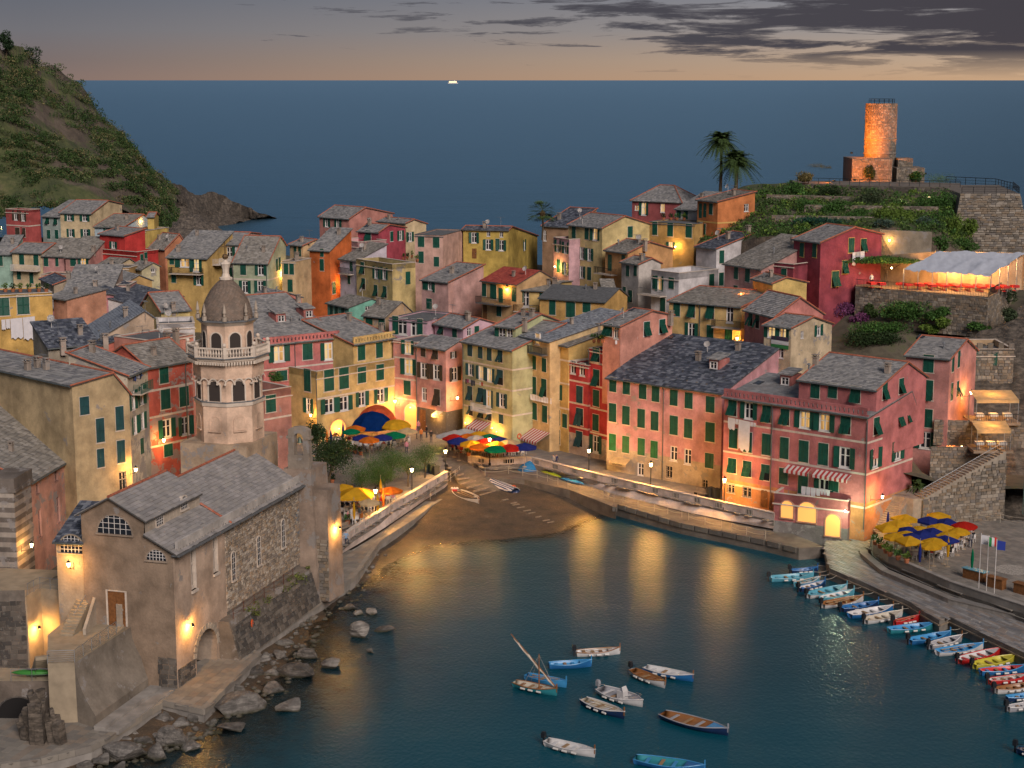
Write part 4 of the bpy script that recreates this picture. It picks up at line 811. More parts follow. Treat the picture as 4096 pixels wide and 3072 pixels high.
H('orange house with ochre corner bands and green balcony doors under the palms', 'M6', (1078, 280), (1303, 302), 261, 16, (.55, .20, .075), ('s', 12, 2), P=(1715, 193), F='d1110,395,.8,2.3 d1160,390,.8,2.2 c1228,375,.9,1.7 c1110,590,1,1.9 c1160,600,.5,1.7', R='n1618,362,.9,1.2', wear=.03, rmat=SLATEB, bands='1150,515', bandm=plain('ochre_trim', (.6, .38, .12)))
H('ochre stained house with planted roof terrace beside the orange house', 'M6', (545, 518), (1045, 545), 262, 14, (.52, .33, .12), ('f', 6, .1), F='c608,590,.9,2.1 c778,605,1,2.1 c983,615,1.1,2.2 l785,780,.8,1.1', wear=.12, bandm=SLABD)
H('small pale house with dark roof behind the planted terrace', 'M6', (838, 378), (1070, 395), 268, 16, (.50, .48, .46), ('s', 7, 2.4), F='c875,420,.8,1.6 c950,430,.9,1.6', wear=.03, tc=False)
b_hip = H('plum red house with hipped red-ridged roof standing against the sea', 'M6', (355, 285), (900, 330), 284, 16, (.36, .10, .10), ('h', 7.5, 2.6), F='e410,365,.8,.9 l485,372,.9,2.2 e693,365,.8,1.5', wear=.02, YB=279)
# --- towards the sea, centre-left
H('pink house with low gable standing highest against the sea', 'M1', (215, 325), (545, 350), 298, 18, (.52, .24, .20), P=(722, 228), C=(1025, 292), F='o297,380,.9,1.8 o422,393,.9,1.8 c303,540,.9,1.8 n425,520,.8,1.3', R='n760,345,.8,.6', wear=.02, sur=WHITE, top='r260,295 r330,300 r400,310 r470,315 r520,320')
H('crimson house with yellow-lit slit window in the middle distance', 'M1', (640, 485), (870, 500), 283, 18, (.40, .075, .10), P=(985, 418), C=(1165, 448), F='a755,570,1.2,3', R='c1013,540,.8,1.7 o1110,530,.9,1.7', wear=.0, sur=WHITE, top='w750,430 t920,400')
H('cream house with grey roof behind the crimson house', 'M1', (860, 375), (1170, 400), 292, 18, CREAM, P=(1260, 360), C=(1395, 405), R='o1215,545,.9,1.7', wear=.02, tc=True)
H('light pink house with terrace and parapet beside the crimson house', 'M1', (385, 575), (640, 605), 280, 16, (.60, .36, .36), ('f', 6, .8), F='e452,695,.8,1.4 d535,700,.9,1.7', wear=.02)
H('fiery orange house with two slit windows and a lamp at its foot', 'M1', (105, 690), (330, 700), 268, 12, ORANGE, ('s', 6, 3.0), F='c243,720,.7,1.3 c243,855,.8,1.9', R='c375,1110,.9,1.9', wear=.02, tc=False, YB=266)
H('narrow white house with dark planted balcony beside the orange house', 'M1', (440, 790), (625, 815), 266, 10, (.55, .50, .56), ('s', 6, 2.2), F='d565,860,.8,1.9 c545,1015,.7,1.5', wear=.02, rmat=SLATEB, tc=False)
H('stained yellow house with walled roof terrace and green shutters', 'M1', (622, 790), (1020, 850), 262, 10, (.54, .42, .19), ('f', 9, .8), P=(1275, 770), F='a692,890,1,1.9 o845,940,1,1.9 o935,950,1,1.9 a703,1065,1,1.8 a840,1140,1,1.8 a940,1155,1,1.8', R='d1195,1000,.9,2', wear=.22)
H('pale pink house with pillared roof terrace and a tiny rooftop hut', 'M1', (1270, 522), (1580, 530), 271, 12, (.60, .38, .31), ('f', 9, .1), P=(1805, 505), F='c1340,595,1.1,1.8 c1507,605,1.1,1.8 c1340,770,.9,1.9 c1510,820,.9,1.6', wear=.02, bandm=SLABD)
H('pink house with long grey roof and rubble side wall in the middle row', 'M1', (1345, 1025), (1640, 1055), 253, 10, (.54, .33, .30), ('s', 8, 2), P=(2030, 862), F='c1375,1075,.6,1.5 o1440,1080,.9,1.5 c1480,1110,.5,1.4 c1430,1285,1.1,1.6 d1300,1270,.9,1.6', wear=.05, top='v1420,960 k1680,960 v1760,960 v1845,910 t1640,1010')
H('sage green gabled house with patchy slates and a lamp in its alley', 'L5', (735, 632), (1175, 645), 261, 12, (.40, .44, .30), P=(1325, 312), C=(1400, 420), F='c862,710,1,2 o1085,715,1,2 o885,940,1,2 o1080,940,1,2', R='c1285,665,.8,2 c1320,645,.8,2', wear=.03, bands='950,845', rmat=SLATEB, pipes='1158,700', sur=CREAMT)
H('white house with closed parasols on its balcony above the dome', 'L5', (412, 400), (805, 410), 267, 12, WHITEP, P=(948, 262), C=(1072, 275), F='o512,530,1,2.3 o690,520,1,2.3 o455,770,.9,2 o660,770,.9,2', wear=.08, top='r440,370 r545,375 r620,370 r700,380 k690,240', bands='600,630')
H('sandy house with roof terrace at the end of the lamplit alley', 'L5', (1347, 615), (1520, 622), 262, 10, (.58, .42, .24), ('f', 6, .1), P=(1720, 610), F='c1405,705,.8,1.9 c1475,712,.8,1.8 d1455,925,.9,2', wear=.03, top='k1540,600')
H('small sandy house with weighted roof behind the roof terrace', 'L5', (1450, 408), (1615, 425), 275, 12, (.58, .42, .24), P=(1780, 350), C=(1870, 370), F='c1520,500,.7,1.9 c1578,480,.7,1.9', wear=.03, top='r1700,400')
H('yellow house with lamplit terrace doors and patchy slate roof', 'L1', (1805, 890), (2235, 905), 262, 12, (.56, .38, .14), ('s', 9, 3.4), F='c1855,920,.8,1.3 l1995,945,1.7,1.5 l2115,970,1.1,2.2 c1875,1110,.8,1.5 o2145,1125,.9,1.9', wear=.04, rmat=SLATE, tc=False, top='k1925,840' )
H('pink gable end with striped slate roof in front of the sage house', 'L5', (915, 1095), (1130, 1140), 238, 14, (.50, .20, .17), P=(1360, 1002), C=(1600, 1075), wear=.04, tc=False, top='v1185,1060 v1285,1015')
# --- left bank
H('dark red flat-roofed house with glass-railed terrace under the cliff', 'L1', (60, 368), (300, 380), 330, 18, (.40, .09, .085), ('f', 8, .5), P=(432, 350), F='o170,435,.9,1.9 o250,445,.9,1.9 c190,620,1.2,2 a260,620,.8,1.8', shm=BROWNS, wear=.02, bands='180,545')
H('grey-green house with propped shutters below the hillside', 'L1', (455, 448), (645, 448), 328, 18, GREYG, ('s', 8, 2.6), F='a513,495,.9,1.4 a600,500,.9,1.4 c527,640,.9,1.8 c613,640,.9,1.8', wear=.03, sur=WHITE, tc=False, YB=326, top='k500,410 k550,370 k640,340')
H('tall cream house with weathered front and big grey roof under the hill', 'L1', (648, 412), (985, 418), 326, 18, CREAM, P=(1165, 283), C=(1315, 318), F='o750,460,1.1,1.3 o915,465,1.1,1.3 o765,625,.9,1.6 o925,630,1.1,1.7', wear=.18, YB=324, top='r700,385 r760,390 r870,345 r970,340 w980,290 r930,390')
H('low pale blue house with wide patchy roof under the rocks', 'L1', (1020, 562), (1330, 570), 314, 18, LBLUE, ('g', 9, 1, .5), P=(1545, 432), C=(1590, 470), F='o1160,575,.8,.8', wear=.02, rmat=SLATEB, top='r1100,520 r1250,500')
b_yt = H('yellow house with lamplit roof terrace and painted white wave', 'L1', (1325, 598), (1565, 606), 300, 16, (.58, .42, .13), ('f', 6, .1), P=(1815, 515), F='o1465,660,1.1,1.9 c1415,650,.7,1.8', wear=.03)
H('', 'L1', (1590, 455), (1660, 430), 304, 21, (.58, .42, .13), ('g', 4, .6, .5), F='c1695,460,.5,1', into=b_yt.root, wear=.03, YB=304)
H('bright red house with slate lean-to and planted terrace', 'L1', (1075, 640), (1345, 695), 287, 15, (.50, .05, .045), ('s', 4.5, .9), F='o1225,755,1,1.2', wear=.0, tc=True, YB=283)
H('bright red lower wing with two narrow green shutters', 'L1', (1085, 800), (1472, 842), 286, 15, (.50, .05, .045), ('f', 5, .6), R='c1530,905,.7,1.6 c1573,890,.7,1.8', wear=.0, YB=281)
H('small orange house with white-edged grey roof under the rocks', 'L1', (1612, 785), (1780, 795), 289, 15, (.52, .22, .12), P=(1930, 648), C=(1965, 700), F='o1670,850,.9,1.8', wear=.08, rmat=SLATEB, YB=286)
H('cream terrace house with railed balcony at the far left', 'L1', (130, 835), (452, 845), 286, 14, CREAM, ('g', 7, 1, .5), P=(590, 745), F='c235,910,1,1.8 c390,920,1,1.9 c205,1080,.8,1.5 c340,1110,.8,1.9', wear=.05, YB=284, top='k270,760 k560,730 h530,740')
H('pink terrace house with satellite dish between cream and grey roofs', 'L1', (460, 875), (690, 888), 284, 14, (.50, .26, .24), ('s', 6, 2.4), F='c497,930,.9,1.7 c615,935,.6,1.6 c700,925,.8,1.3', wear=.04, tc=False, YB=283, rmat=SLATEB, top='h655,850 k640,760 k665,765')
H('pink house with wide mossy roof and green balcony screen', 'L1', (705, 888), (970, 895), 282, 14, (.50, .26, .23), ('s', 7, 2.8), F='c790,935,1.1,1.5 l900,945,1,1.8', wear=.04, tc=False, YB=281, rmat=SLATEB, top='k1010,840 r720,870 r840,880')
H('mint green house under grey roof at the left edge', 'L1', (-60, 860), (130, 868), 287, 14, (.30, .44, .36), ('s', 7, 2.6), F='c5,925,.8,1.8', wear=.02, tc=False, YB=287, top='w20,745 w190,755')
H('pink house front with green doors below the terrace row', 'L1', (440, 1075), (860, 1075), 276, 12, (.56, .33, .22), ('f', 4, .1), F='c345,1110,.9,1.8 c800,1120,.8,1.5', wear=.03, YB=275)
H('wide grey roof with skylights in front of the red house', 'L1', (865, 1085), (1060, 1090), 268, 12, CREAM, P=(1390, 905), C=(1520, 990), F='c937,1130,.9,1.7 c600,1120,.8,1.6', wear=.04, tc=False, YB=266, rmat=SLATEB, top='w1030,975 w1200,965')
H('square ochre wall box among grey roofs', 'L1', (1155, 1000), (1385, 1005), 258, 14, (.46, .30, .13), ('f', 5, .1), P=(1525, 1000), wear=.05)
H('worn cream gable with one small window beside the ochre boxes', 'L1', (1390, 1000), (1530, 1050), 262, 12, (.54, .48, .30), P=(1650, 950), C=(1720, 985), R='n1650,1010,.6,1.2', wear=.3, tc=False, YB=259, rmat=SLATEB)
H('ochre barn-shaped wall with dark roof among the left bank roofs', 'L1', (1370, 1160), (1640, 1140), 247, 12, (.48, .31, .13), ('y', 7), P=(1500, 1085), C=(1640, 1140), wear=.04, tc=False, YB=249)
H('big yellow house with potted roof terrace and white sheets at the left edge', 'L1', (-80, 1300), (560, 1285), 208, 12, (.60, .38, .12), ('f', 7, .15), F='c30,1420,1.6,2.3 c250,1400,1.5,2.4', wear=.05, YB=211)
H('narrow orange-pink house side beside the big yellow house', 'L1', (575, 1330), (720, 1370), 212, 12, (.56, .28, .18), ('s', 6, .8), wear=.03, tc=False, YB=210)
H('pink house with sloping grey verge and a little square window', 'L1', (722, 1455), (1225, 1290), 224, 10, (.52, .24, .25), ('y', 8), P=(1150, 1290), C=(1225, 1300), F='n850,1500,.8,.9 @L2 c840,145,1.2,1.6', wear=.03, tc=False, YB=232)
H('long striped grey roof behind the pink house on the left bank', 'L1', (665, 1310), (1180, 1330), 236, 10, (.40, .30, .25), ('s', 9, 3.4), wear=.05, tc=False, YB=236, top='k1030,1230 h1060,1090 k740,1130 v590,1060')
H('pink turret house with crenellated roof terrace and white awning', 'L1', (1240, 1190), (1395, 1200), 240, 12, (.60, .32, .28), ('f', 5, .1), F='n1300,1300,1.4,1.7', wear=.03, YB=240)
H('tan house with mossy brown gable roof at the left', 'L1', (580, 1190), (905, 1205), 245, 12, (.42, .34, .25), ('y', 9), P=(740, 1130), C=(905, 1205), wear=.15, tc=True, YB=247, rmat=SLATED)
H('sunken dark slate roof with white wall in front of the yellow lamplit house', 'L1', (1560, 1440), (1960, 1320), 230, 10, (.55, .52, .50), ('s', 9, 2.0), wear=.05, tc=False, YB=243, rmat=SLATED)
H('striped grey roof house beside the dome', 'L1', (1740, 1480), (2050, 1500), 222, 10, (.56, .45, .20), ('g', 8, 2.0, .6), wear=.05, tc=True, YB=224, top='k1870,1470 h1780,1500 k1460,1500')
H('white house with small roof yard and clay pots left of the dome', 'L1', (1695, 1610), (2100, 1625), 205, 10, WHITEP, ('f', 6, .5), F='c2100,1650,.7,.8', wear=.05, YB=206, top='h1820,1590 t1920,1590')
H('tan gabled house with blue-grey sheet roof on the left bank', 'L2', (870, 195), (1000, 258), 190, 10, (.48, .36, .26), P=(1560, -10), C=(1660, 60), wear=.12, tc=False, YB=181, rmat=pieces('bluish_slate', [(.20, .225, .26), (.23, .255, .29), (.18, .20, .235)], .6, .2), top='v970,100 t1570,60 k1355,60 v1190,180 r1075,210 r990,240')
H('dark roofed stone shed with ivy on the left bank', 'L2', (520, 385), (1060, 375), 178, 12, (.30, .26, .20), ('s', 5, 2.0), wear=.4, tc=False, YB=181, rmat=SLATED, top='k680,400')
H('red gabled wall with white edge left of the bell tower', 'L2', (1085, 370), (1600, 355), 184, 8, (.48, .15, .11), ('y', 8), P=(1310, 285), C=(1600, 345), wear=.2, tc=False, YB=186, rmat=SLATED, top='v1090,310 k1140,350 t1540,330 k1580,310')
H('salmon house with chimneys just left of the bell tower', 'L2', (1640, 310), (2090, 330), 181, 8, (.56, .25, .19), ('f', 6, .1), wear=.05, YB=186, top='k1800,340 k1900,290 h1720,300')
H('peeling red house with green shutters and street lamp left of the bell tower', 'L2', (1592, 598), (2072, 552), 172, 7, (.50, .12, .085), ('g', 7, 1.9, .5), F='c1768,665,1.2,1.9 c1785,935,1.3,2.1 c1985,905,1.3,2.1 o1800,1250,1.2,2 o2000,1220,1.1,2 c1815,1485,1.2,1.3', wear=.42, bands='1850,805 1900,1080 1900,1395', pipes='1995,600', YB=177, rmat=SLATEB, top='r1700,510 r1850,540')
b_wrn = H('narrow weathered house with a green balcony full of laundry', 'L2', (1372, 690), (1592, 590), 163, 6, (.52, .46, .36), ('s', 6, 2.0), F='o1435,945,.9,1.9 o1525,890,.9,1.9 o1455,1215,.9,1.8 o1535,1170,.9,1.7 c1530,1440,.8,1.6', wear=.35, tc=True, YB=168, rmat=SLATE)
b_lft = H('large cream house with broad slate roof and stepped terrace at the left', 'L2', (-420, 532), (785, 995), 170, 6, (.50, .38, .22), ('g', 9, 2, .6), P=(1215, 668), C=(1392, 880), R='@L2 c910,1005,1.0,1.7 c1080,1270,.9,2.3 c1290,1140,.9,2.3 c1305,1500,.9,2.2 c1085,1570,.8,1.8 @L3 g1325,340,.8,2', wear=.08, YB=156, shm=BLUEG, top='k300,640 k405,610', row=.5, wid=.7)
# ------------------------------------------------------------ parish church, bell tower, oratory and the sea wall in front of them
FRONT_SHADE, SIDE_LIT = (.29, .215, .155), (.52, .39, .295)  # one plaster: the front's shade is put into its darker tone
def stones(b, O, eu, ev, U, V, size=.4, n=None, holes=(), m=0, dep=.05):
 """uneven rubble stones laid in rough courses on a plane"""
 n = n or eu.cross(ev).normalized(); v = 0
 while v < V - .05:
  h = min(size * random.uniform(.45, .9), V - v); u = -random.random() * size
  while u < U:
   w = size * random.uniform(.6, 1.7); u0, u1 = max(0, u), min(U, u + w); um_, vm = (u0 + u1) / 2, v + h / 2; u += w
   if u1 - u0 < .05 or any(a < um_ < c and d < vm < e for a, c, d, e in holes): continue
   j = lambda: random.uniform(-.03, .03); q = []
   for (uu, vv) in ((u0 + .015, v + .012), (u1 - .015, v + .012), (u1 - .015, v + h - .012), (u0 + .015, v + h - .012)): q.append(O + eu * (uu + j()) + ev * (vv + j()))
   p = dep * random.uniform(.3, 1.2); cc = sum(q, Vector()) / 4; i = len(b.v); b.v += [tuple(x) for x in q] + [tuple(cc + (x - cc) * .86 + n * p) for x in q]
   b.f += [(i + 4, i + 5, i + 6, i + 7), (i, i + 1, i + 5, i + 4), (i + 1, i + 2, i + 6, i + 5), (i + 2, i + 3, i + 7, i + 6), (i + 3, i, i + 4, i + 7)]; b.m += [m] * 5
  v += h
def arch_poly(x, z0, w, h, n=10):
 r = w / 2; zs = z0 + h - r
 return [(x - r, z0), (x + r, z0)] + [(x + r * cos(pi * k / n), zs + r * sin(pi * k / n)) for k in range(n + 1)]
def arch_win(parent, M, w, h, name='window', half=False, pm=None, bars=4, fm=None, rec=.16):
 """round-headed opening: moulded surround, recessed pane, glazing bars; M puts x right, y into the wall, z up, origin mid-sill"""
 r = w / 2; pts = [(r * cos(pi * k / 12), (0 if half else h - r) + r * sin(pi * k / 12)) for k in range(13)]
 if not half: pts = [(r, 0)] + pts + [(-r, 0)]
 b = MB(); out = [(x * (1 + .14 / r), z * (1 + .1 / h) if z > 0 else -.03) for x, z in pts]
 for i in range(len(pts) - 1):
  a, c, d, e = pts[i], pts[i + 1], out[i], out[i + 1]
  b.face([(a[0], -.04, a[1]), (c[0], -.04, c[1]), (e[0], -.04, e[1]), (d[0], -.04, d[1])]); b.face([(d[0], -.04, d[1]), (e[0], -.04, e[1]), (e[0], .02, e[1]), (d[0], .02, d[1])])
  b.face([(a[0], -.04, a[1]), (c[0], -.04, c[1]), (c[0], rec, c[1]), (a[0], rec, a[1])])
 b.box(-r - .16, r + .16, -.14, .03, -.14, -.02)
 o = b.build(name, fm or CREAMT, parent, M); b = MB(); b.face([(x, -.012, z) for x, z in pts]); obj('pane', b.mesh('pane', pm or GLASS), o)
 if bars:
  b = MB(); hh = r if half else h
  for k in range(1, bars):
   x = -r + w * k / bars; zt = (0 if half else h - r) + sqrt(max(0, r * r - x * x)); b.box(x - .025, x + .025, -.035, -.02, 0, zt)
  for k in range(1, 4 if half else 5):
   z = hh * k / (3.5 if half else 5); xx = r if z < (0 if half else h - r) else sqrt(max(0, r * r - (z - (0 if half else h - r)) ** 2)); b.box(-xx, xx, -.032, -.018, z - .02, z + .02)
  obj('glazing_bars', b.mesh('glazing_bars', WHITE), o)
 return o
STONEL = pieces('church_rubble', [(.30, .24, .18), (.38, .31, .24), (.20, .165, .13), (.44, .38, .31), (.26, .22, .185), (.33, .24, .16)], .9, .3, .6, 5)
def church():
 C0 = PZ('L4', 1755, 870, 1.2); C1 = PZ('L8', 1350, 50, 1.2); yaw = atan2(C1.y - C0.y, C1.x - C0.x) - pi / 2
 Mw = mtx((C0.x, C0.y, 1.2), yaw); root = thing('church', 'stone and plaster parish church with stepped slate roofs rising from the harbour path', 'church'); root.matrix_basis = Mw
 bl = Block(root, Mw); h0 = lambda c, x, y: bl.hit(c, x, y, 1, 0); X, Yv, Zv = Vector((1, 0, 0)), Vector((0, 1, 0)), Vector((0, 0, 1))
 ap, nl, nr, at_, co = h0('L3', 1190, 520), h0('L3', 872, 692), h0('L3', 1560, 765), h0('L3', 1550, 928), h0('L3', 1872, 1092)
 xl = nl.x; ze = co.z; L = bl.hit('L7', 1372, 700, 0, 0).y; y1 = bl.hit('L3', 2150, 420, 0, nr.x).y; y1 = max(8, min(14, y1))
 # walls
 pm = plaster(FRONT_SHADE, .10, 'church_front_shade'); sm = plaster(SIDE_LIT, .10, 'church_side_lit')
 b = MB(); b.face([(xl, 0, -.2), (0, 0, -.2), (0, 0, ze), (at_.x, 0, at_.z), (nr.x, 0, nr.z), (ap.x, 0, ap.z), (xl, 0, nl.z)])
 b.face([(xl, 0, -.2), (xl, L, -.2), (xl, L, nl.z - 1), (xl, 0, nl.z)]); bl.part(b, 'front_wall', pm)
 ys = bl.hit('L7', 545, 1000, 0, 0).y; b = MB()
 q = bl.hit('L8', 285, 800, 0, 0); ya = q.y; hs = [(ya - 1.9, ya + 1.9, -.2, 3.3)]
 wl = []
 for (c, x, y, w, h) in (('L7', 205, 1450, .95, 3.6), ('L7', 448, 1290, .95, 3.3)):
  p = bl.hit(c, x, y, 0, 0); wl.append((p.y, p.z, w, h)); hs.append((p.y - w / 2, p.y + w / 2, p.z - h / 2, p.z + h / 2))
 gridwall(b, Vector((0, 0, -.2)), Yv, Zv, ys, ze + .2, [(a, c, d + .2, e + .2) for a, c, d, e in hs]); bl.part(b, 'side_wall', sm)
 for (y, z, w, h) in wl:
  M = Matrix.Translation((0, y, z)) @ Matrix.Rotation(pi / 2, 4, 'Z'); o = bl.put('window', umat('window_frame', CREAMT), M @ Matrix.Diagonal((w, 2.2, h, 1))); obj('pane', umat('pane', plain('blind_niche', (.25, .19, .145), .9, var=.2)), o)
 b = MB(); gridwall(b, Vector((0, ys, -.2)), Yv, Zv, L - ys, ze + .2, []); bl.part(b, 'stone_wall_core', MORTAR)
 # rubble stones: the largest-showing ones singly, the rest as one field
 b = MB(); stones(b, Vector((.0, ys, 3.6)), Yv, Zv, L - ys - .2, ze - 3.7, .34, X, dep=.09); tag(bl.part(b, 'stone_field', STONEL), kind='stuff')
 b = MB(); b.box(0.005, .75, 0.2, .55, -.2, .1);
 for (x, y, w, h) in ((635, 1420, .62, 2.5), (915, 1250, .62, 2.6), (1185, 1060, .62, 2.6)):
  p = bl.hit('L7', x, y, 0, 0); arch_win(root, bl.Ml @ Matrix.Translation((.1, p.y, p.z - h / 2)) @ Matrix.Rotation(pi / 2, 4, 'Z'), w, h, bars=2)
 p = bl.hit('L7', 1415, 910, 0, 0); bl.put('door', umat('door', plain('grey_door', (.16, .18, .20), .7)), Matrix.Translation((.02, min(p.y, L - .5), p.z)) @ Matrix.Rotation(pi / 2, 4, 'Z') @ Matrix.Diagonal((.9, 1, 2.6, 1)))
 # big arch near the corner and its battered foot
 M = Matrix.Translation((0, ya, -.2)) @ Matrix.Rotation(pi / 2, 4, 'Z'); b = MB()
 pts = [(1.9 * cos(pi * k / 14), 1.6 + 1.9 * sin(pi * k / 14)) for k in range(15)]; pts = [(1.9, 0)] + pts + [(-1.9, 0)]
 rect = [(1.95, 0)] + [(max(-1.95, min(1.95, 3 * cos(pi * k / 14))), 3.6 if 3 < k < 11 else min(3.6, 1.6 + 3 * sin(pi * k / 14))) for k in range(15)] + [(-1.95, 0)]
 for i in range(len(pts) - 1):
  a, c, d, e = pts[i], pts[i + 1], rect[i], rect[i + 1]; b.face([(a[0], -.02, a[1]), (c[0], -.02, c[1]), (e[0], -.02, e[1]), (d[0], -.02, d[1])]); b.face([(a[0], -.02, a[1]), (c[0], -.02, c[1]), (c[0], 3, c[1]), (a[0], 3, a[1])])
 b.face([(-1.9, 3, 0), (1.9, 3, 0), (1.9, 3, 3.6), (-1.9, 3, 3.6)]); b.build('arch', plaster((.40, .32, .25), .15), root, bl.Ml @ M)
 b = MB()
 for k in range(13):
  a = pi * (k + .5) / 13; b.box(-.2, .2, -.07, .25, 0, .5, M=Matrix.Translation((1.9 * cos(a), 0, 1.6 + 1.9 * sin(a))) @ Matrix.Rotation(pi / 2 - a, 4, 'Y'))
 b.build('arch_stones', pieces('arch_ashlar', [(.34, .29, .23), (.38, .325, .26), (.30, .26, .21)], .85, .3), root, bl.Ml @ M)
 # roofs: nave, aisle, rear nave
 ovh = .35; rb, = (MB(),); slope = []
 def slab(a, c, d, e, nm='roof', lim=0):
  a, c, d, e = [Vector(v) for v in (a, c, d, e)]; u = Vector((0, 0, .12)); b = MB()
  for q in ((a, c, d, e), (a + u, c + u, d + u, e + u), (a, c, c + u, a + u), (c, d, d + u, c + u), (d, e, e + u, d + u), (e, a, a + u, e + u)): b.face(q)
  o = bl.part(b, nm, ROOFBASE); ee = (c - a); Le = ee.length; ee.normalize(); s = e - a; Ls = s.length; s.normalize(); b = MB(); b2 = MB()
  slates(b, a + u, ee, Le, s, Ls, .36, .62); nf = len(b.v) // 6
  if lim:     # nearest slates as pieces of their own
   idx = sorted(range(nf), key=lambda i: (bl.Mw @ Vector(b.v[i * 6])).y)[:lim]; pick = set(idx); nb = MB()
   for i in range(nf):
    vs = b.v[i * 6:i * 6 + 6]; fs = ((0, 1, 2, 3), (3, 2, 4, 5), (0, 3, 5), (1, 4, 2))
    if i in pick:
     q = MB(); q.v = vs; q.f = list(fs); q.m = [0] * 4; obj('slate', q.mesh('slate', SLATEC), o)
    else:
     k = len(nb.v); nb.v += vs; nb.f += [tuple(k + j for j in f_) for f_ in fs]; nb.m += [0] * 4
   b = nb
  if b.v: tag(obj('slates', b.mesh('slates', SLATEC), o), kind='stuff')
  return o
 SLATEC = pieces('church_slate', [(.29, .275, .265), (.33, .31, .30), (.25, .24, .235), (.31, .29, .27), (.27, .255, .245)], .75, .35)
 slab((nr.x + .3, -ovh, nr.z - .1), (nr.x + .3, y1, nr.z - .1), (ap.x, y1, ap.z), (ap.x, -ovh, ap.z), 'nave_roof', 300)
 slab((xl - .4, -ovh, nl.z - .2), (xl - .4, y1, nl.z - .2), (ap.x, y1, ap.z), (ap.x, -ovh, ap.z), 'nave_roof')
 slab((.55, -ovh, ze - .35), (.55, y1, ze - .35), (nr.x, y1, at_.z + .1), (nr.x, -ovh, at_.z + .1), 'aisle_roof')
 zr = ap.z - 1.0; slab((.55, y1, ze - .35), (.55, L, ze - .35), (ap.x, L, zr), (ap.x, y1, zr), 'rear_roof')
 slab((xl - 2.5, y1, nl.z - 2.6), (xl - 2.5, L, nl.z - 2.6), (ap.x, L, zr), (ap.x, y1, zr), 'rear_roof')
 b = MB(); b.face([(nr.x, 0, at_.z - .5), (nr.x, y1, at_.z - .5), (nr.x, y1, nr.z), (nr.x, 0, nr.z)]); b.face([(nr.x, y1, at_.z - 1), (ap.x, y1, zr - .5), (ap.x, y1, ap.z), (nr.x, y1, nr.z)]); b.face([(xl, L, 0), (0, L, 0), (0, L, ze), (ap.x, L, zr), (xl, L, nl.z - 1)]); bl.part(b, 'clerestory_wall', plaster((.52, .44, .35), .08))
 for x, y in ((1720, 740), (1985, 565)):
  p = bl.hit('L3', x, y, 0, nr.x); arch_win(root, bl.Ml @ Matrix.Translation((nr.x, p.y, p.z - .55)) @ Matrix.Rotation(pi / 2, 4, 'Z'), 1.1, 1.1, rec=.3)
 b = MB()
 for a, c in (((ap.x, -ovh, ap.z + .2), (ap.x, y1, ap.z + .2)), ((ap.x, y1, zr + .2), (ap.x, L, zr + .2)), ((nr.x, y1 + .1, at_.z + .35), (.5, y1 + .1, ze - .1))):
  a, c = Vector(a), Vector(c); n = int((c - a).length / .4)
  for k in range(n): b.tube([a.lerp(c, k / n), a.lerp(c, (k + .93) / n)], [.13, .1], 6)
  bl.part(b, 'ridge_tiles', TERRA); b = MB()
 # pierced parapet along the eave
 b = MB(); zz = ze - .25; b.box(.05, .3, .3, L - .5, zz + .32, zz + .95); n = int((L - 1) / .55)
 for k in range(n): b.box(.06, .29, .35 + k * .55, .65 + k * .55, zz, zz + .318)
 bl.part(b, 'parapet', plaster((.50, .46, .42), .15)); b = MB(); b.box(.02, .75, -.3, L, zz - .14, zz - .01); bl.part(b, 'cornice', SLABD)
 # front openings
 for c, x, y, w, hf in (('L3', 1240, 905, 3.1, 0), ('L3', 1690, 1190, 1.75, 0)):
  p = h0(c, x, y); arch_win(root, bl.Ml @ Matrix.Translation((p.x, -.01, p.z)), w, w / 2, half=True, bars=6, fm=plaster((.33, .26, .20), .1), rec=.0)
 p = h0('L4', 1155, 85); bl.put('door', umat('door', WOOD), Matrix.Translation((p.x, -.03, p.z)) @ Matrix.Diagonal((1.55, 1, 2.9, 1)))
 b = MB(); b.box(-.95, -.79, -.06, .0, -1.45, 1.55); b.box(.79, .95, -.06, 0, -1.45, 1.55); b.box(-.78, .78, -.06, 0, 1.46, 1.55); bl.put('door_surround', b.mesh('door_surround', CREAMT), Matrix.Translation((p.x, 0, p.z)))
 # dark stone foot of the corner pier, ledge with planting along the stone wall
 b = MB(); stones(b, Vector((xl + 6.5, 0, -.1)), X, Zv, -xl - 6.5, 2.6, .55, -Yv, dep=.08); stones(b, Vector((0, .1, -.1)), Yv, Zv, ya - 2.2, 1.6, .5, X, dep=.08); tag(bl.part(b, 'footing_stones', STONED), kind='stuff')
 b = MB(); lz = 3.3; y0 = ya + 2.3; b.face([(1.9, y0, -.2), (1.9, L + .5, -.2), (1.0, L + .5, lz), (1.0, y0, lz)]); b.face([(1.0, y0, lz), (1.0, L + .5, lz), (0, L + .5, lz), (0, y0, lz)]); b.face([(1.9, y0, -.2), (1.0, y0, lz), (0, y0, lz), (0, y0, -.2)]); bl.part(b, 'ledge', plaster((.22, .185, .15), .3))
 sl_ = Vector((-.9, 0, lz + .2)).normalized(); b = MB(); stones(b, Vector((1.92, y0, -.15)), Yv, sl_, L - y0, 3.1, .6, X, dep=.10); tag(bl.part(b, 'ledge_stones', STONED), kind='stuff')
 b = MB(); k = 0; prev = None; yy = y0 + 1
 while yy < L - 2:
  b.tube([(.92, yy, lz - .1), (.92, yy, lz + .95)], .035, 5)
  if prev is not None:
   for zc in (.45, .9): b.tube([(.92, prev + (yy - prev) * s / 6, lz + zc - .16 * sin(pi * s / 6)) for s in range(7)], .018, 4, cap=False)
  prev = yy; yy += 2.1
 bl.part(b, 'chain_rail', COPPER)
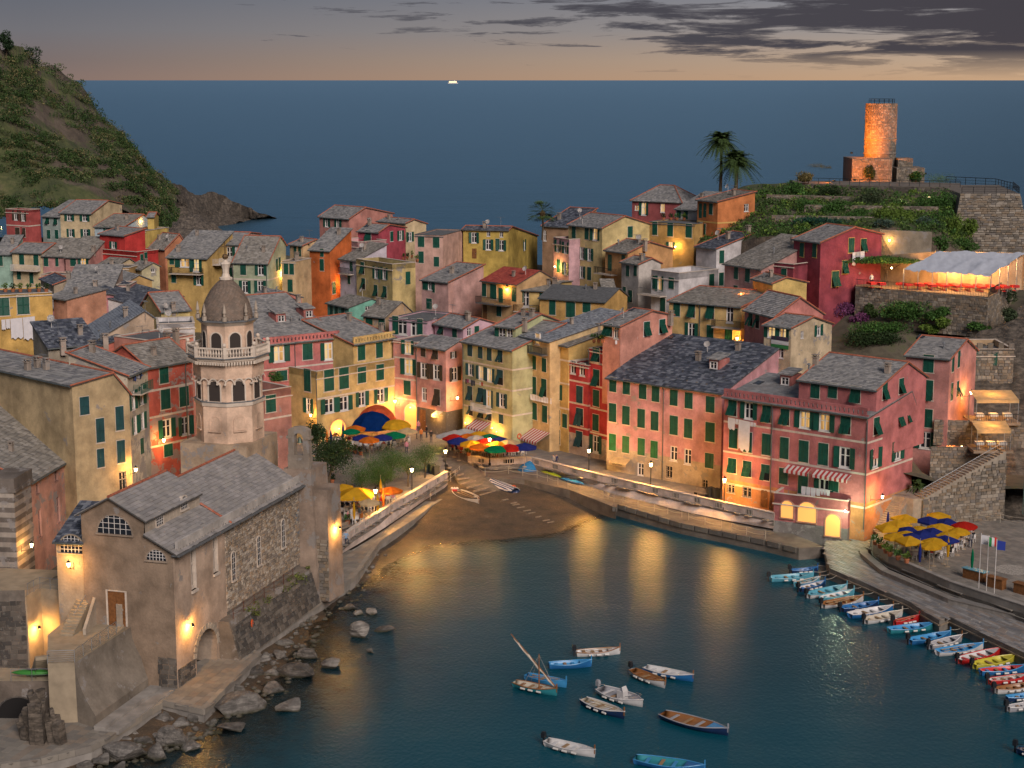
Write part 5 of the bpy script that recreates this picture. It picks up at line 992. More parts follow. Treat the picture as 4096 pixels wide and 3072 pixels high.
 # bell cote block at the far corner
 bc = [bl.hit('L7', 1370, 420, 1, L), ]
 return bl, L, ze
CH, CHL, CHZ = church()
LEAFM = {}
def leafmat(name, c, t=.0):
 if name in MATS: return MATS[name]
 m, tt, b = newmat(name); g = N(tt, 'ShaderNodeNewGeometry')
 f = ramp(tt, g.outputs['Random Per Island'], [(0, .55), (.6, 1.0), (1, 1.5)]); LK(tt, mixc(tt, 1, c, f, 'MULTIPLY'), b.inputs['Base Color']); b.inputs['Roughness'].default_value = .65; b.inputs['Specular IOR Level'].default_value = .2
 MATS[name] = m; return m
def leaves(b, n, fn, s0, s1, up=.3, asp=.5):
 """n leaf-shaped faces at random places given by fn() -> Vector"""
 for _ in range(n):
  p = fn(); d = Vector((random.gauss(0, 1), random.gauss(0, 1), random.gauss(up, 1))).normalized(); w = d.cross(Vector((random.gauss(0, 1), random.gauss(0, 1), random.gauss(0, 1)))).normalized(); l = random.uniform(s0, s1)
  i = len(b.v); b.v += [tuple(p - d * l / 2), tuple(p + w * l * asp / 2), tuple(p + d * l / 2), tuple(p - w * l * asp / 2)]; b.f.append((i, i + 1, i + 2, i + 3)); b.m.append(0)
def blob(c, r, shell=.45):
 def fn():
  d = Vector((random.gauss(0, 1), random.gauss(0, 1), random.gauss(0, 1))).normalized(); q = random.uniform(shell, 1) ** .6
  return Vector((c[0] + d.x * r[0] * q, c[1] + d.y * r[1] * q, c[2] + d.z * r[2] * q))
 return fn
def ledge_plants():
 b = MB(); M = CH.Mw
 for k in range(26):
  y = random.uniform(CHL * .42, CHL - .5); c = M @ Vector((random.uniform(.8, 1.5), y, random.uniform(2.6, 3.5))); r = random.uniform(.2, .5); leaves(b, 34, blob(c, (r, r * 1.3, r * .7)), .1, .24)
 tag(b.build('ledge_weeds', leafmat('weed_leaf', (.11, .13, .03))), 'weeds and small plants tufting the ledge under the church stone wall', 'weeds', kind='stuff')
ledge_plants()
def tower():
 Yc = 159.5; q = PY('L6', 690, 1000, Yc); cx, cy = q.x, Yc; zl = lambda y, c='L6': PY(c, 690, y, Yc - 3.0).z
 root = thing('bell_tower', 'octagonal pale pink bell tower with scaled dome behind the church roof', 'tower', (cx, cy, 6)); b0 = 6
 rot = RD(-18); Z = lambda y, c='L6': zl(y, c) - b0; pk = plaster((.72, .51, .37), .12, 'tower_plaster'); tr = plain('tower_trim', (.66, .56, .46), .8, var=.15)
 oc = lambda r: [(r * cos(rot + pi / 8 + k * pi / 4), r * sin(rot + pi / 8 + k * pi / 4)) for k in range(8)]
 R = 3.2; z0, z1, z2, z3, z4 = -1, Z(990), Z(425), Z(330), Z(20)
 def oct_(name, r0, zz0, r1, zz1, mat):
  b = MB(); a, c = oc(r0), oc(r1)
  for k in range(8):
   j = (k + 1) % 8; b.face([(*a[k], zz0), (*a[j], zz0), (*c[j], zz1), (*c[k], zz1)])
  b.face([(*p, zz1) for p in c]); b.face([(*p, zz0) for p in a][::-1]); return b.build(name, mat, root)
 def faces():
  for k in range(8):
   a = rot + (k + 1) * pi / 4
   if sin(a) < .35: yield a
 def wallwin(r, z, w, h, mat, nm='window', blind=False):
  ap_ = r * cos(pi / 8)
  for a in faces(): arch_win(root, Matrix.Rotation(a + pi / 2, 4, 'Z') @ Matrix.Translation((0, -ap_ - .01, z)), w, h, nm, pm=mat, bars=0, fm=tr if not blind else pk, rec=.0)
 # solid shaft stages; dark panes stand in for shade inside the open arches
 oct_('shaft', R + .12, z0, R, z1, pk); oct_('string_course', R + .1, z1 - .35, R + .18, z1 + .02, tr); oct_('slate_ledge', R + .22, z1 + .02, R + .18, z1 + .1, SLABD)
 oct_('middle_stage', R - .05, z1 + .1, R - .05, z2 - .8, pk); oct_('upper_band', R + .12, z2 - 3.1 + 1.1, R + .16, z2 - .7, pk)
 wallwin(R + .06, Z(1340), .95, Z(1170) - Z(1340), pk, 'blind_niche', True); dk = plain('belfry_shade', (.05, .04, .035), .9)
 wallwin(R - .05, z1 + .15, 1.15, (Z(725) - z1) * .96, dk)
 b = MB()
 for a in faces():
  for k in range(3):
   M = Matrix.Rotation(a + pi / 2, 4, 'Z') @ Matrix.Translation(((k - 1) * .92, -R * cos(pi / 8) - .02, z2 - 2.35)); r = .36; pr = None
   for s in range(9):
    t = pi * s / 8; p = M @ Vector((r * cos(t), -.18, r * sin(t))); p2 = M @ Vector(((r + .12) * cos(t), -.18, (r + .12) * sin(t)))
    if pr: b.face([pr[0], p, p2, pr[1]])
    pr = (p, p2)
   b.box(-.55, -.38, -.28, 0, -.14, 0, M=M)
 b.build('arcade_moulding', tr, root)
 # cornice with dentils, balustrade with balls
 for r0, r1, a, c, m in ((R + .16, R + .5, z2 - .7, z2 - .2, tr), (R + .55, R + .62, z2 - .2, z2, tr), (R + .75, R + .72, z2, z2 + .1, SLABD)): oct_('cornice', r0, a, r1, c, m)
 b = MB()
 for a in faces():
  for k in range(11): b.box(-.07, .07, -.28, .0, -.28, 0, M=Matrix.Rotation(a + pi / 2, 4, 'Z') @ Matrix.Translation(((k - 5) * .27, -(R + .3) * cos(pi / 8) - .12, z2 - .28)))
 b.build('dentils', tr, root)
 bal = MB(); bal.lathe([(.05, 0), (.09, .05), (.05, .12), (.11, .32), (.06, .55), (.09, .66), (.07, .72)], 7); bm = bal.mesh('baluster', tr); rb = MB()
 P = [Vector((*p, z2 + .1)) for p in oc(R + .55)]
 for k in range(8):
  p, q = P[k], P[(k + 1) % 8]; d = q - p; an = atan2(d.y, d.x); rb.box(0, d.length, -.1, .1, .0, .1, M=mtx(p, an)); rb.box(0, d.length, -.12, .12, .82, .95, M=mtx(p, an)); rb.cbox(tuple(p), .34, .34, 1.05, an); rb.lathe([(.03, 1.05), (.16, 1.12), (.2, 1.25), (.15, 1.4), (.03, 1.45)], 10, tuple(p))
  if (p + q).y < 3.0:
   for s in range(9): o = obj('baluster', bm, root); o.location = p.lerp(q, (s + 1) / 10) + Vector((0, 0, .1))
 rb.build('balustrade', tr, root)
 # belfry stage
 r3 = R - .75; oct_('belfry', r3, z2 + .1, r3, z4, pk); wallwin(r3, z2 + .3, 1.05, (z4 - z2) * .66, dk); oct_('cornice', r3, z4 - .1, r3 + .42, z4 + .3, tr); oct_('slate_ledge', r3 + .5, z4 + .3, r3 + .3, z4 + .42, SLABD)
 zd = z4 + .42; zt = Z(880, 'L5'); hd = zt - zd; prof = []
 rd = r3 - .32
 for k in range(15):
  t = k / 14; prof.append(((rd * (1 - t ** 1.8) ** .8 * .97 + .3), zd + hd * t))
 b = MB(); b.lathe(prof, 32); b.build('dome', ROOFBASE, root, smooth=True)
 sb = MB(); rows = 30
 for r in range(rows):   # fish-scale slates
  t = r / rows; f = t * 14; i = min(13, int(f)); w = f - i; rr = prof[i][0] * (1 - w) + prof[i + 1][0] * w; z = prof[i][1] * (1 - w) + prof[i + 1][1] * w; f2 = min(13.99, (r + 1.5) / rows * 14); i2 = int(f2); w2 = f2 - i2; r2 = prof[i2][0] * (1 - w2) + prof[i2 + 1][0] * w2; zz2 = prof[i2][1] * (1 - w2) + prof[i2 + 1][1] * w2
  n = max(8, int(2 * pi * rr / .34)); da = 2 * pi / n
  for k in range(n):
   a = (k + .5 * (r % 2)) * da; pt = lambda s, rad, z_: (rad * cos(a + s * da), rad * sin(a + s * da), z_); j = .05 + random.random() * .03
   q = [pt(-.48, r2 + .01, zz2), pt(-.48, rr * .6 + r2 * .4 + j, z * .6 + zz2 * .4), pt(-.25, rr + j, z + .03), pt(0, rr + j, z - .02), pt(.25, rr + j, z + .03), pt(.48, rr * .6 + r2 * .4 + j, z * .6 + zz2 * .4), pt(.48, r2 + .01, zz2)]
   sb.face(q); sb.face([q[2], q[3], pt(0, rr, z - .02), pt(-.25, rr, z + .02)])
 tag(sb.build('dome_scales', pieces('dome_scale', [(.215, .165, .13), (.25, .19, .15), (.19, .15, .12), (.23, .17, .13)], .8, .15), root), kind='stuff')
 b = MB(); lz = zt
 b.lathe([(.62, -.1), (.62, .1), (.42, .16), (.30, .5), (.33, .9), (.42, 1.25), (.48, 1.4), (.40, 1.5), (.2, 1.62), (.08, 1.8)], 8, (0, 0, lz)); b.build('lantern', tr, root)
 b = MB(); b.lathe([(.02, 0), (.22, .08), (.3, .28), (.22, .48), (.02, .56)], 10, (0, 0, lz + 1.78)); b.tube([(0, 0, lz + 2.3), (0, 0, lz + 3.4)], .05, 6); b.tube([(-.4, 0, lz + 3.0), (.4, 0, lz + 3.0)], .05, 6); b.build('finial_cross', plain('old_bronze', (.16, .10, .05), .6, .5), root)
 b = MB(); b.lathe([(.22, 0), (.22, .4), (.05, .41), (.15, .5), (.09, .62), (.17, .8), (.13, 1.1), (.07, 1.45), (.02, 1.62)], 8); pn = b.mesh('pinnacle', plain('pinnacle_stone', (.42, .35, .28), .85, var=.3))
 for p in oc(r3 + .28): obj('pinnacle', pn, root).location = (*p, zd)
 # skirt roofs and square plinth where the tower meets the nave
 b = MB(); b.box(-3.5, 3.3, -3.6, 3.5, -3, Z(1500), M=Matrix.Rotation(RD(-16), 4, 'Z')); b.build('plinth', plaster((.48, .36, .25), .3), root)
tower()
def bellcote():
 # tapering plastered pier with a small arched bell cote on top, at the seaward end of the church
 L = CHL; M = CH.Mw; p0 = M @ Vector((-1.5, L - .1, 0)); root = thing('bell_cote', 'weathered arched bell cote on a plastered pier at the end of the church', 'bell cote', (p0.x, p0.y, 1.2), atan2(M[1][0], M[0][0]))
 Mi = root.matrix_basis.inverted() if False else (Matrix.Translation(root.location) @ Matrix.Rotation(root.rotation_euler.z, 4, 'Z')).inverted()
 hz = lambda y: PY('L7', 1450, y, p0.y).z - 1.2
 zb, zt = hz(345), hz(-130); pl = plaster((.33, .255, .20), .3, 'pier_plaster')
 b = MB(); b.face([(0, 0, 0), (3.3, 0, 0), (2.8, 0, zb), (0, 0, zb)]); b.face([(3.3, 0, 0), (3.3, 4.5, 0), (2.8, 3.8, zb), (2.8, 0, zb)]); b.face([(0, 0, zb), (2.8, 0, zb), (2.8, 3.8, zb), (0, 3.8, zb)]); b.face([(0, 0, 0), (0, 0, zb), (0, 3.8, zb), (0, 4.5, 0)]); b.face([(0, 4.5, 0), (3.3, 4.5, 0), (2.8, 3.8, zb), (0, 3.8, zb)]); b.build('pier', pl, root)
 zw = hz(565); b = MB(); b.face([(2.8, .5, -.1), (4.3, .5, -.1), (4.2, .5, zw), (2.8, .5, zw)]); b.face([(4.3, .5, -.1), (4.5, 3.6, -.1), (4.3, 3.4, zw), (4.2, .5, zw)]); b.face([(2.8, .5, zw), (4.2, .5, zw), (4.3, 3.4, zw), (2.8, 3.4, zw)]); b.build('end_wall', pl, root); b = MB(); stones(b, Vector((3.0, .49, 0)), Vector((1, 0, 0)), Vector((0, 0, 1)), 1.25, zw * .55, .5, Vector((0, -1, 0)), dep=.12); b.build('rough_stones', STONE, root)
 b = MB(); w, t = 2.2, .75; x0 = .35; ho = zt - zb; b.box(x0, x0 + w, .3, .3 + t, zb - .2, zb + ho * .32)
 b.box(x0 + .05, x0 + .65, .35, .3 + t - .05, zb + ho * .321, zb + ho * .72); b.box(x0 + w - .65, x0 + w - .05, .35, .3 + t - .05, zb + ho * .321, zb + ho * .72)
 cx = x0 + w / 2; r = w / 2 - .65; zc = zb + ho * .72; pr = None
 for k in range(9):
  a = pi * k / 8; i_ = (cx + r * cos(a), zc + r * sin(a)); o_ = (cx + (w / 2 - .05) * max(-1, min(1, cos(a) * 1.5)), zc + max(0, sin(a)) * ho * .26)
  if pr:
   for y in (.35, .3 + t - .05): b.face([(pr[0][0], y, pr[0][1]), (i_[0], y, i_[1]), (o_[0], y, o_[1]), (pr[1][0], y, pr[1][1])])
   b.face([(pr[0][0], .35, pr[0][1]), (i_[0], .35, i_[1]), (i_[0], .25 + t, i_[1]), (pr[0][0], .25 + t, pr[0][1])]); b.face([(pr[1][0], .35, pr[1][1]), (o_[0], .35, o_[1]), (o_[0], .25 + t, o_[1]), (pr[1][0], .25 + t, pr[1][1])])
  pr = (i_, o_)
 b.box(x0 - .12, x0 + .4, .28, .34 + t, zc - .1, zc + .14); b.box(x0 + w - .4, x0 + w + .12, .28, .34 + t, zc - .1, zc + .14)
 b.build('arched_frame', plaster((.30, .25, .20), .35), root)
 b = MB(); b.lathe([(.04, .55), (.1, .5), (.2, .2), (.3, 0)], 10, (cx, .3 + t / 2, zc - .5)); b.build('bell', plain('bell_bronze', (.10, .13, .10), .5, .6), root)
bellcote()
# ---- pink oratory at the left, with striped wall and small bell arch
A = PZ('L3', 320, 1290, 6.2)
b_or = H('old pink oratory with slate roof, striped stone flank and little bell arch', 'L3', (318, 352), (960, -30), -A.y, 6.2, (.54, .29, .22), ('s', 9, 3.9), F='n403,415,.8,1.0 n605,280,.8,1.0 n805,160,.8,1.0 n430,790,.7,2.6 n630,640,.7,2.4 n825,470,.7,1.9', wear=.33, row=.42, wid=.5, tc=True, rmat=SLATEB, frm=plaster((.44, .25, .20), .2))
def oratory_extra(bl):
 b = MB(); he = bl.he
 for k in range(18): b.box(-3.9, -.02, -.15 + (.02 if k % 2 else 0), 2, k * he / 18, (k + 1) * he / 18 - .004, k % 2)
 b.box(-4, .1, -.35, 2.2, he, he + .35); b.box(-4, .1, -.25, 2.2, he + .36, he + 1.3); bl.part(b, 'striped_wall', [plaster((.17, .145, .125), .3), plaster((.38, .33, .28), .25)])
 q = roof_hit(bl, 'L2', 720, 1420)
 if q:
  b = MB(); z = -.5; b.box(-.95, -.42, -.25, .35, z, 2.2); b.box(.42, .95, -.25, .35, z, 2.2); b.box(-.95, .95, -.25, .35, 2.21, 2.55); b.face([(-1.1, -.4, 2.5), (1.1, -.4, 2.5), (0, -.4, 3.1)]); b.face([(-1.1, -.4, 2.5), (0, -.4, 3.1), (0, .5, 3.1), (-1.1, .5, 2.5)]); b.face([(1.1, -.4, 2.5), (0, -.4, 3.1), (0, .5, 3.1), (1.1, .5, 2.5)])
  o = bl.put('bell_arch', b.mesh('bell_arch', plaster((.33, .24, .19), .35)), Matrix.Translation(q)); b = MB(); b.lathe([(.05, 1.95), (.12, 1.9), (.2, 1.6), (.34, 1.3)], 10); obj('bell', b.mesh('bell', MATS['bell_bronze']), o)
oratory_extra(b_or)
# ------------------------------------------------------------ landing in front of the church: sea wall, steps, bastion
import bmesh
def rail(name, label, pts, h=1.0, sp=1.6, wires=4, mat=None, cat='railing', r=.025, group=None, sag=0):
 pts = [Vector(p) for p in pts]; t = thing(name, label, cat, pts[0], 0, group); O = pts[0]; b, w = MB(), MB(); first = True
 for p, q in zip(pts, pts[1:]):
  n = max(1, round((q - p).length / sp))
  for k in range(n + 1):
   if k == 0 and not first: continue
   c = p.lerp(q, k / n) - O; b.tube([c, c + Vector((0, 0, h))], r, 5)
  first = False
  for k in range(wires):
   z = h * (k + 1) / wires
   if sag:
    for i in range(n):
     a, c = p.lerp(q, i / n) - O, p.lerp(q, (i + 1) / n) - O; w.tube([a.lerp(c, s / 5) + Vector((0, 0, z - sag * sin(pi * s / 5))) for s in range(6)], r * .8, 4, cap=False)
   else: w.tube([p - O + Vector((0, 0, z)), q - O + Vector((0, 0, z))], r * (1.1 if k == wires - 1 else .5), 5)
 m = mat or STEEL; b.build('posts', m, t); w.build('wires', m, t); return t
def steps(name, label, a, b_, width, n, mat, dirv=None, under=1.0):
 """flight from low point a to high point b_ (centres of the bottom and top edge)"""
 a, b_ = Vector(a), Vector(b_); d = b_ - a; run = hypot(d.x, d.y); t = thing(name, label, 'steps', a, atan2(d.y, d.x)); g, hh = run / n, d.z / n; q = MB(); q.box(0, g + .04, -width / 2, width / 2, -hh - .02, 0); me = q.mesh('step', mat)
 for k in range(n): obj('step', me, t).location = (k * g, 0, (k + 1) * hh)
 q = MB(); q.face([(0, -width / 2 - .01, -under), (run, -width / 2 - .01, -under), (run, -width / 2 - .01, d.z - .05), (0, -width / 2 - .01, 0)]); q.face([(0, width / 2 + .01, -under), (run, width / 2 + .01, -under), (run, width / 2 + .01, d.z - .05), (0, width / 2 + .01, 0)]); q.build('stringer', mat, t); return t
LANDING = plain('landing_concrete', (.33, .27, .19), .85, var=.25, sc=1.0); ROUGHC = plaster((.24, .205, .165), .22, 'stained_sea_wall')
zp = 6.0; zu = 8.2
lp = poly('L4', [(740, 620), (470, 630), (470, 470)], zp) + [Vector((-37.4, 131.2, 0)), Vector((-36.6, 137.5, 0)), Vector((-31, 137, 0))] + poly('L4', [(1190, 300)], zp)
flat_sheet('landing', [(p.x, p.y) for p in lp], zp, LANDING, 5)
def sea_wall():
 f0, f1 = PZ('L4', 950, 1255, 1.3), PZ('L4', 1465, 880, 1.3); t0, t1 = PZ('L4', 742, 622, zp), PZ('L4', 1335, 240, zp); b = MB(); O = f0; n = 12; rows = []
 for k in range(n + 1):
  t = k / n; fx = (1 - t) ** 2.0; z = 2.2 + (zp + .02 - 2.2) * t; rows.append([Vector((p.x * fx + q.x * (1 - fx), p.y * fx + q.y * (1 - fx), z)) - O for p, q in ((f0, t0), (f0.lerp(f1, .5), t0.lerp(t1, .5)), (f1, t1))])
 rows.insert(0, [Vector((p.x, p.y, 1.0)) - O for p in (f0, f0.lerp(f1, .5), f1)])
 for r, s in zip(rows, rows[1:]):
  for i in range(2): b.face([r[i], r[i + 1], s[i + 1], s[i]])
 for e in (0, 2): b.face([r[e] for r in rows] + [Vector((rows[-1][e].x - (2.0 if e == 0 else 0), rows[-1][e].y + 1.5, zp)) - Vector((0, 0, O.z)), Vector((rows[-1][e].x - (2 if e == 0 else 0), rows[-1][e].y + 1.5, 0))])
 t = thing('sea_wall', 'curved concrete sea wall sweeping down from the church landing', 'wall', O); b.build('wall_face', ROUGHC, t, smooth=False)
 b = MB(); d = f1 - f0; an = atan2(d.y, d.x); b.box(-.4, d.length + .3, -1.0, -.02, -.25, .25, M=mtx((0, 0, 0), an)); b.box(-.4, d.length + .3, -2.1, -1.02, -.25, .05, M=mtx((0, 0, 0), an)); b.build('foot_step', CONC, t)
sea_wall()
rail('railing', 'thin wire railing along the edge of the church landing', [PZ('L4', 470, 628, zp), PZ('L4', 738, 618, zp), PZ('L4', 1150, 330, zp)], 1.0, 1.4, 6)
# bastion with upper landing
B0 = PZ('L3', 283, 1572, zu); up = [(-62, B0.y - 2), (B0.x, B0.y), (B0.x + .6, B0.y + 2.2), (-36.4, 135.6), (-34.2, 135.8), (-34, 141.5), (-46, 143), (-62, 143)]
flat_sheet('upper_landing', up, zu, LANDING, 7)
def bastion():
 O = Vector((-62, B0.y - 2.06, 0)); t = thing('bastion', 'tall dark masonry bastion wall at the left edge below the oratory', 'wall', O); L_ = B0.x + 62; b = MB(); an = atan2(2, L_); eu = Vector((cos(an), sin(an), 0)); b.face([Vector((0, 0, 0)), eu * L_, eu * L_ + Vector((0, 0, zu + .5)), Vector((0, 0, zu + .5))]); b.build('wall_core', MORTAR, t)
 s = MB(); stones(s, Vector((0, 0, 1)) + eu * (L_ - 9), eu, Vector((0, 0, 1)), 9.0, zu - 1.4, .6, Vector((0, -1, 0)), dep=.06); tag(s.build('wall_stones', STONED, t), kind='stuff')
 b = MB(); b.face([eu * L_, eu * L_ + Vector((1.4, 6, 0)), eu * L_ + Vector((1.4, 6, zu + .1)), eu * L_ + Vector((0, 0, zu + .5))]); b.build('return_wall', plaster((.36, .31, .25), .2), t)
bastion()
steps('steps', 'flight of lit steps climbing beside the church door to the upper landing', PZ('L4', 655, 352, zp), (-35.2, 135.4, zu), 1.15, 13, LANDING, under=1)
b = MB(); pa, pb = Vector((-34.55, 131.2, zp)), Vector((-34.3, 135.6, zp)); b.face([pa, pb, pb + Vector((0, 0, zu - zp + .9)), pa + Vector((0, 0, .5))]); b.face([pa + Vector((.25, 0, 0)), pb + Vector((.25, 0, 0)), pb + Vector((.25, 0, zu - zp + .9)), pa + Vector((.25, 0, .5))]); b.face([pa + Vector((0, 0, .5)), pa + Vector((.25, 0, .5)), pb + Vector((.25, 0, zu - zp + .9)), pb + Vector((0, 0, zu - zp + .9))]); b.face([pa, pa + Vector((.25, 0, 0)), pa + Vector((.25, 0, .5)), pa + Vector((0, 0, .5))])
tag(b.build('stair_wall', plaster((.40, .34, .27), .1)), 'sloping plaster balustrade wall beside the lit church steps', 'wall')
rail('handrail', 'tubular handrail climbing the church steps', [PZ('L4', 735, 250, zp + .2), Vector((-34.6, 135.2, zu))], .95, 3.0, 1)
rail('railing', 'railing round the upper landing by the oratory wall', [Vector((B0.x + .1, B0.y + .1, zu)), Vector((B0.x + .6, B0.y + 2.0, zu)), Vector((-36.5, 135.5, zu))], 1.0, 1.2, 2)
b = MB(); b.box(-.95, .95, -.4, .4, 0, .12); b.face([(-1, .5, 0), (1, .5, 0), (1, .45, 1.9), (.2, .45, 2.3), (-1, .45, 1.5)]); q = PZ('L4', 1225, 180, zp)
b = MB(); b.box(-.5, .6, -.6, 1.4, 0, 1.9); b.lathe([(.6, 1.9), (.55, 2.2), (.35, 2.45), (.05, 2.55)], 8, (.05, .4, 0)); tag(b.build('pillar_stub', plaster((.36, .29, .22), .1), None, Matrix.Translation((q.x + .4, q.y - 1.6, zp))), 'rounded plaster buttress at the corner of the church landing', 'buttress')
kz = 4.2; kl = poly('L4', [(-200, 800), (545, 795), (545, 690)], kz); flat_sheet('kayak_ledge', [(kl[0].x, kl[0].y), (kl[1].x, kl[1].y), (-36, 128), (-60, 131)], kz, LANDING, 3)
steps('steps', 'short lamplit steps from the landing down to the kayak ledge', PZ('L4', 385, 690, kz), PZ('L4', 420, 560, zp), 1.1, 7, LANDING)
rail('railing', 'low rail in front of the green kayak', [PZ('L4', 110, 800, kz), PZ('L4', 525, 795, kz)], .95, 1.8, 2)
b = MB(); O = Vector((-60, kl[0].y - .02, 0)); b.box(-2, 24.2, 0, .5, 1.0, kz - .02); ob = b.build('ledge_wall', plaster((.17, .14, .115), .3), None, Matrix.Translation(O)); tag(ob, 'dark stained wall under the kayak ledge with a low arch', 'wall')
q = PZ('L4', 60, 1330, 1.2); arch_win(ob, ob.matrix_basis.inverted() @ Matrix.Translation((q.x, O.y - .05, 1.2)), 3.4, 1.7, 'arch', half=True, bars=0, pm=DARK, fm=STONED, rec=0)
H('small lamplit porch house with half-round window between oratory and church', 'L3', (603, 985), (890, 1000), (640, 1560), zu, (.40, .32, .23), ('s', 5, 1.9), wear=.1, tc=False, rmat=SLATED, extra=lambda bl: arch_win(bl.root, bl.Ml @ Matrix.Translation(bl.hit('L3', 775, 1110, 1, -.02)), 1.9, 1.5, bars=6, fm=plaster((.40, .32, .23), .1), rec=.0))
# ------------------------------------------------------------ rocks
def rockmesh(seed, n=3, cuts=15, name='boulder', mat=None):
 rnd = random.Random(seed); bm = bmesh.new(); bmesh.ops.create_icosphere(bm, subdivisions=n, radius=1)
 pl = [(Vector((rnd.gauss(0, 1), rnd.gauss(0, 1), rnd.gauss(0, .8))).normalized(), rnd.uniform(.42, .8)) for _ in range(cuts)]
 for v in bm.verts:
  p = v.co.copy()
  for nn, d in pl:
   k = p.dot(nn)
   if k > d: p -= nn * (k - d)
  p *= 1 + .10 * mn.noise(p * 1.7 + Vector((seed, 0, 0))) + .05 * mn.noise(p * 4.3 + Vector((0, seed, 0))); v.co = p
 me = bpy.data.meshes.new(name); bm.to_mesh(me); bm.free(); me.materials.append(mat or ROCKM); return me
def rockmat(name, cols, green=0):
 m, t, b = newmat(name); p = pos(t); oi = N(t, 'ShaderNodeObjectInfo')
 c = ramp(t, noise(t, .9, 8, p, .65), [(.3, cols[0]), (.5, cols[1]), (.7, cols[2])]); c = mixc(t, 1, c, ramp(t, oi.outputs['Random'], [(0, .65), (1, 1.25)]), 'MULTIPLY')
 w = ramp(t, noise(t, 1.4, 7, pos(t, (.5, .5, 3.0)), .7), [(.45, .6), (.55, 1.1)]); c = mixc(t, 1, c, w, 'MULTIPLY')
 if green:
  sp = N(t, 'ShaderNodeSeparateXYZ'); LK(t, p, sp.inputs[0]); wet = ramp(t, math_(t, 'ADD', sp.outputs[2], math_(t, 'MULTIPLY', noise(t, 1.2, 4, p), .6)), [(.3, 1.0), (.62, 0.0)]); c = mixc(t, wet, c, (.045, .042, .018))
 LK(t, c, b.inputs['Base Color']); b.inputs['Roughness'].default_value = .8; bump(t, b, noise(t, 2.5, 9, p, .72), 1.0, .3); return m
ROCKM = rockmat('boulder_rock', [(.09, .082, .075), (.20, .185, .165), (.33, .305, .275)], 1); CLIFF = rockmat('cliff_rock', [(.05, .043, .036), (.14, .115, .09), (.25, .205, .16)])
RK = [rockmesh(s) for s in range(7)]
def boulder(p, s, label, i=0, group=None, rz=None, tilt=.25, mat=None):
 o = obj('boulder', RK[i % 7]); o.location = p; o.scale = s; o.rotation_euler = (random.uniform(-tilt, tilt), random.uniform(-tilt, tilt), random.random() * 6 if rz is None else rz); tag(o, label, 'rock', group)
 if mat: o.material_slots[0].link = 'OBJECT'; o.material_slots[0].material = mat
 return o
# (photo position, half-length px in that crop, flatness, label)
for i, (c, x, y, r, fl, lb) in enumerate((('L8', 620, 1150, 250, .35, 'big flat slab rock pointing at the deep water'), ('L8', 1095, 860, 190, .38, 'long pointed slab rock in the middle of the shallows'), ('L8', 1640, 515, 95, .9, 'dark upright boulder standing farthest out in the golden water'),
 ('L8', 1745, 322, 60, .6, 'small dark block rock lit by the lamp reflections'), ('L8', 1000, 1165, 125, .5, 'tan rock beside the tip of the flat slab'), ('L8', 880, 1005, 105, .5, 'grey tilted rock with green foot'), ('L8', 710, 865, 100, .65, 'squarish pale rock just off the platform corner'), ('L8', 795, 745, 75, .7, 'tan boulder against the platform edge'),
 ('L8', 1190, 705, 90, .6, 'chunky grey rock with wet side'), ('L8', 930, 720, 70, .6, 'small rounded rock inside the shallows'), ('L8', 980, 595, 90, .35, 'flat dark rock close under the path'), ('L8', 1100, 415, 55, .4, 'thin slate rock beside the path'), ('L8', 1230, 370, 55, .4, 'low wet rock near the path bend'), ('L8', 1540, 280, 65, .4, 'dark wedge rock among ripples'), ('L8', 1625, 325, 50, .4, 'low dark rock with ripples round it'),
 ('L8', 1870, 470, 90, .3, 'flat algae-covered rock beside the upright boulder'), ('L8', 1390, 785, 95, .45, 'ridge rock stretching right in the shallows'), ('L8', 570, 1010, 80, .5, 'brown rock tucked below the platform corner'), ('L8', 500, 1340, 130, .35, 'mossy half-sunken rock left of the deep water'), ('L8', 170, 1270, 70, .7, 'rock wedged under the landing corner'), ('L8', 1725, 665, 45, .5, 'little rock at the edge of the deep water'), ('L8', 860, 860, 70, .45, 'thin rock between two pale boulders'),
 ('L4', 1735, 1390, 150, .85, 'large pale heart-shaped boulder at the bottom of the picture'), ('L4', 1235, 1520, 215, .42, 'wide grey slab boulder below the curved quay'), ('L4', 1555, 1525, 110, .8, 'rounded brown boulder between slab and pale boulder'), ('L4', 1000, 1590, 85, .9, 'smooth egg-shaped grey stone at the quay foot'), ('L4', 1890, 1440, 110, .4, 'light pointed rock right of the pale boulder'), ('L4', 1610, 1190, 130, .5, 'dark flat rock below the platform'), ('L4', 1790, 1220, 90, .6, 'brown rock under the platform corner'), ('L4', 1440, 1385, 85, .5, 'low tan rock beside the quay kerb'), ('L4', 1250, 1370, 55, .5, 'small dark stone against the quay kerb'), ('L4', 840, 1630, 90, .5, 'tan stone cut by the bottom edge'), ('L4', 1180, 1640, 70, .6, 'reddish stone below the slab boulder'), ('L4', 350, 1650, 110, .3, 'flat wet stone under the kerb at lower left'), ('L4', 1330, 1320, 50, .6, 'grey cobble beside the kerb bend'))):
 p = PZ(c, x, y, .25); k = r * CR[c][2] / FPX * (p - EYE).length; boulder((p.x, p.y, .12 + k * fl * .25), (k * 1.3, k * random.uniform(.85, 1.05), k * fl * 1.25), lb, i, 'boulders along the church quay', rz=random.uniform(-.5, .5))
b = MB()
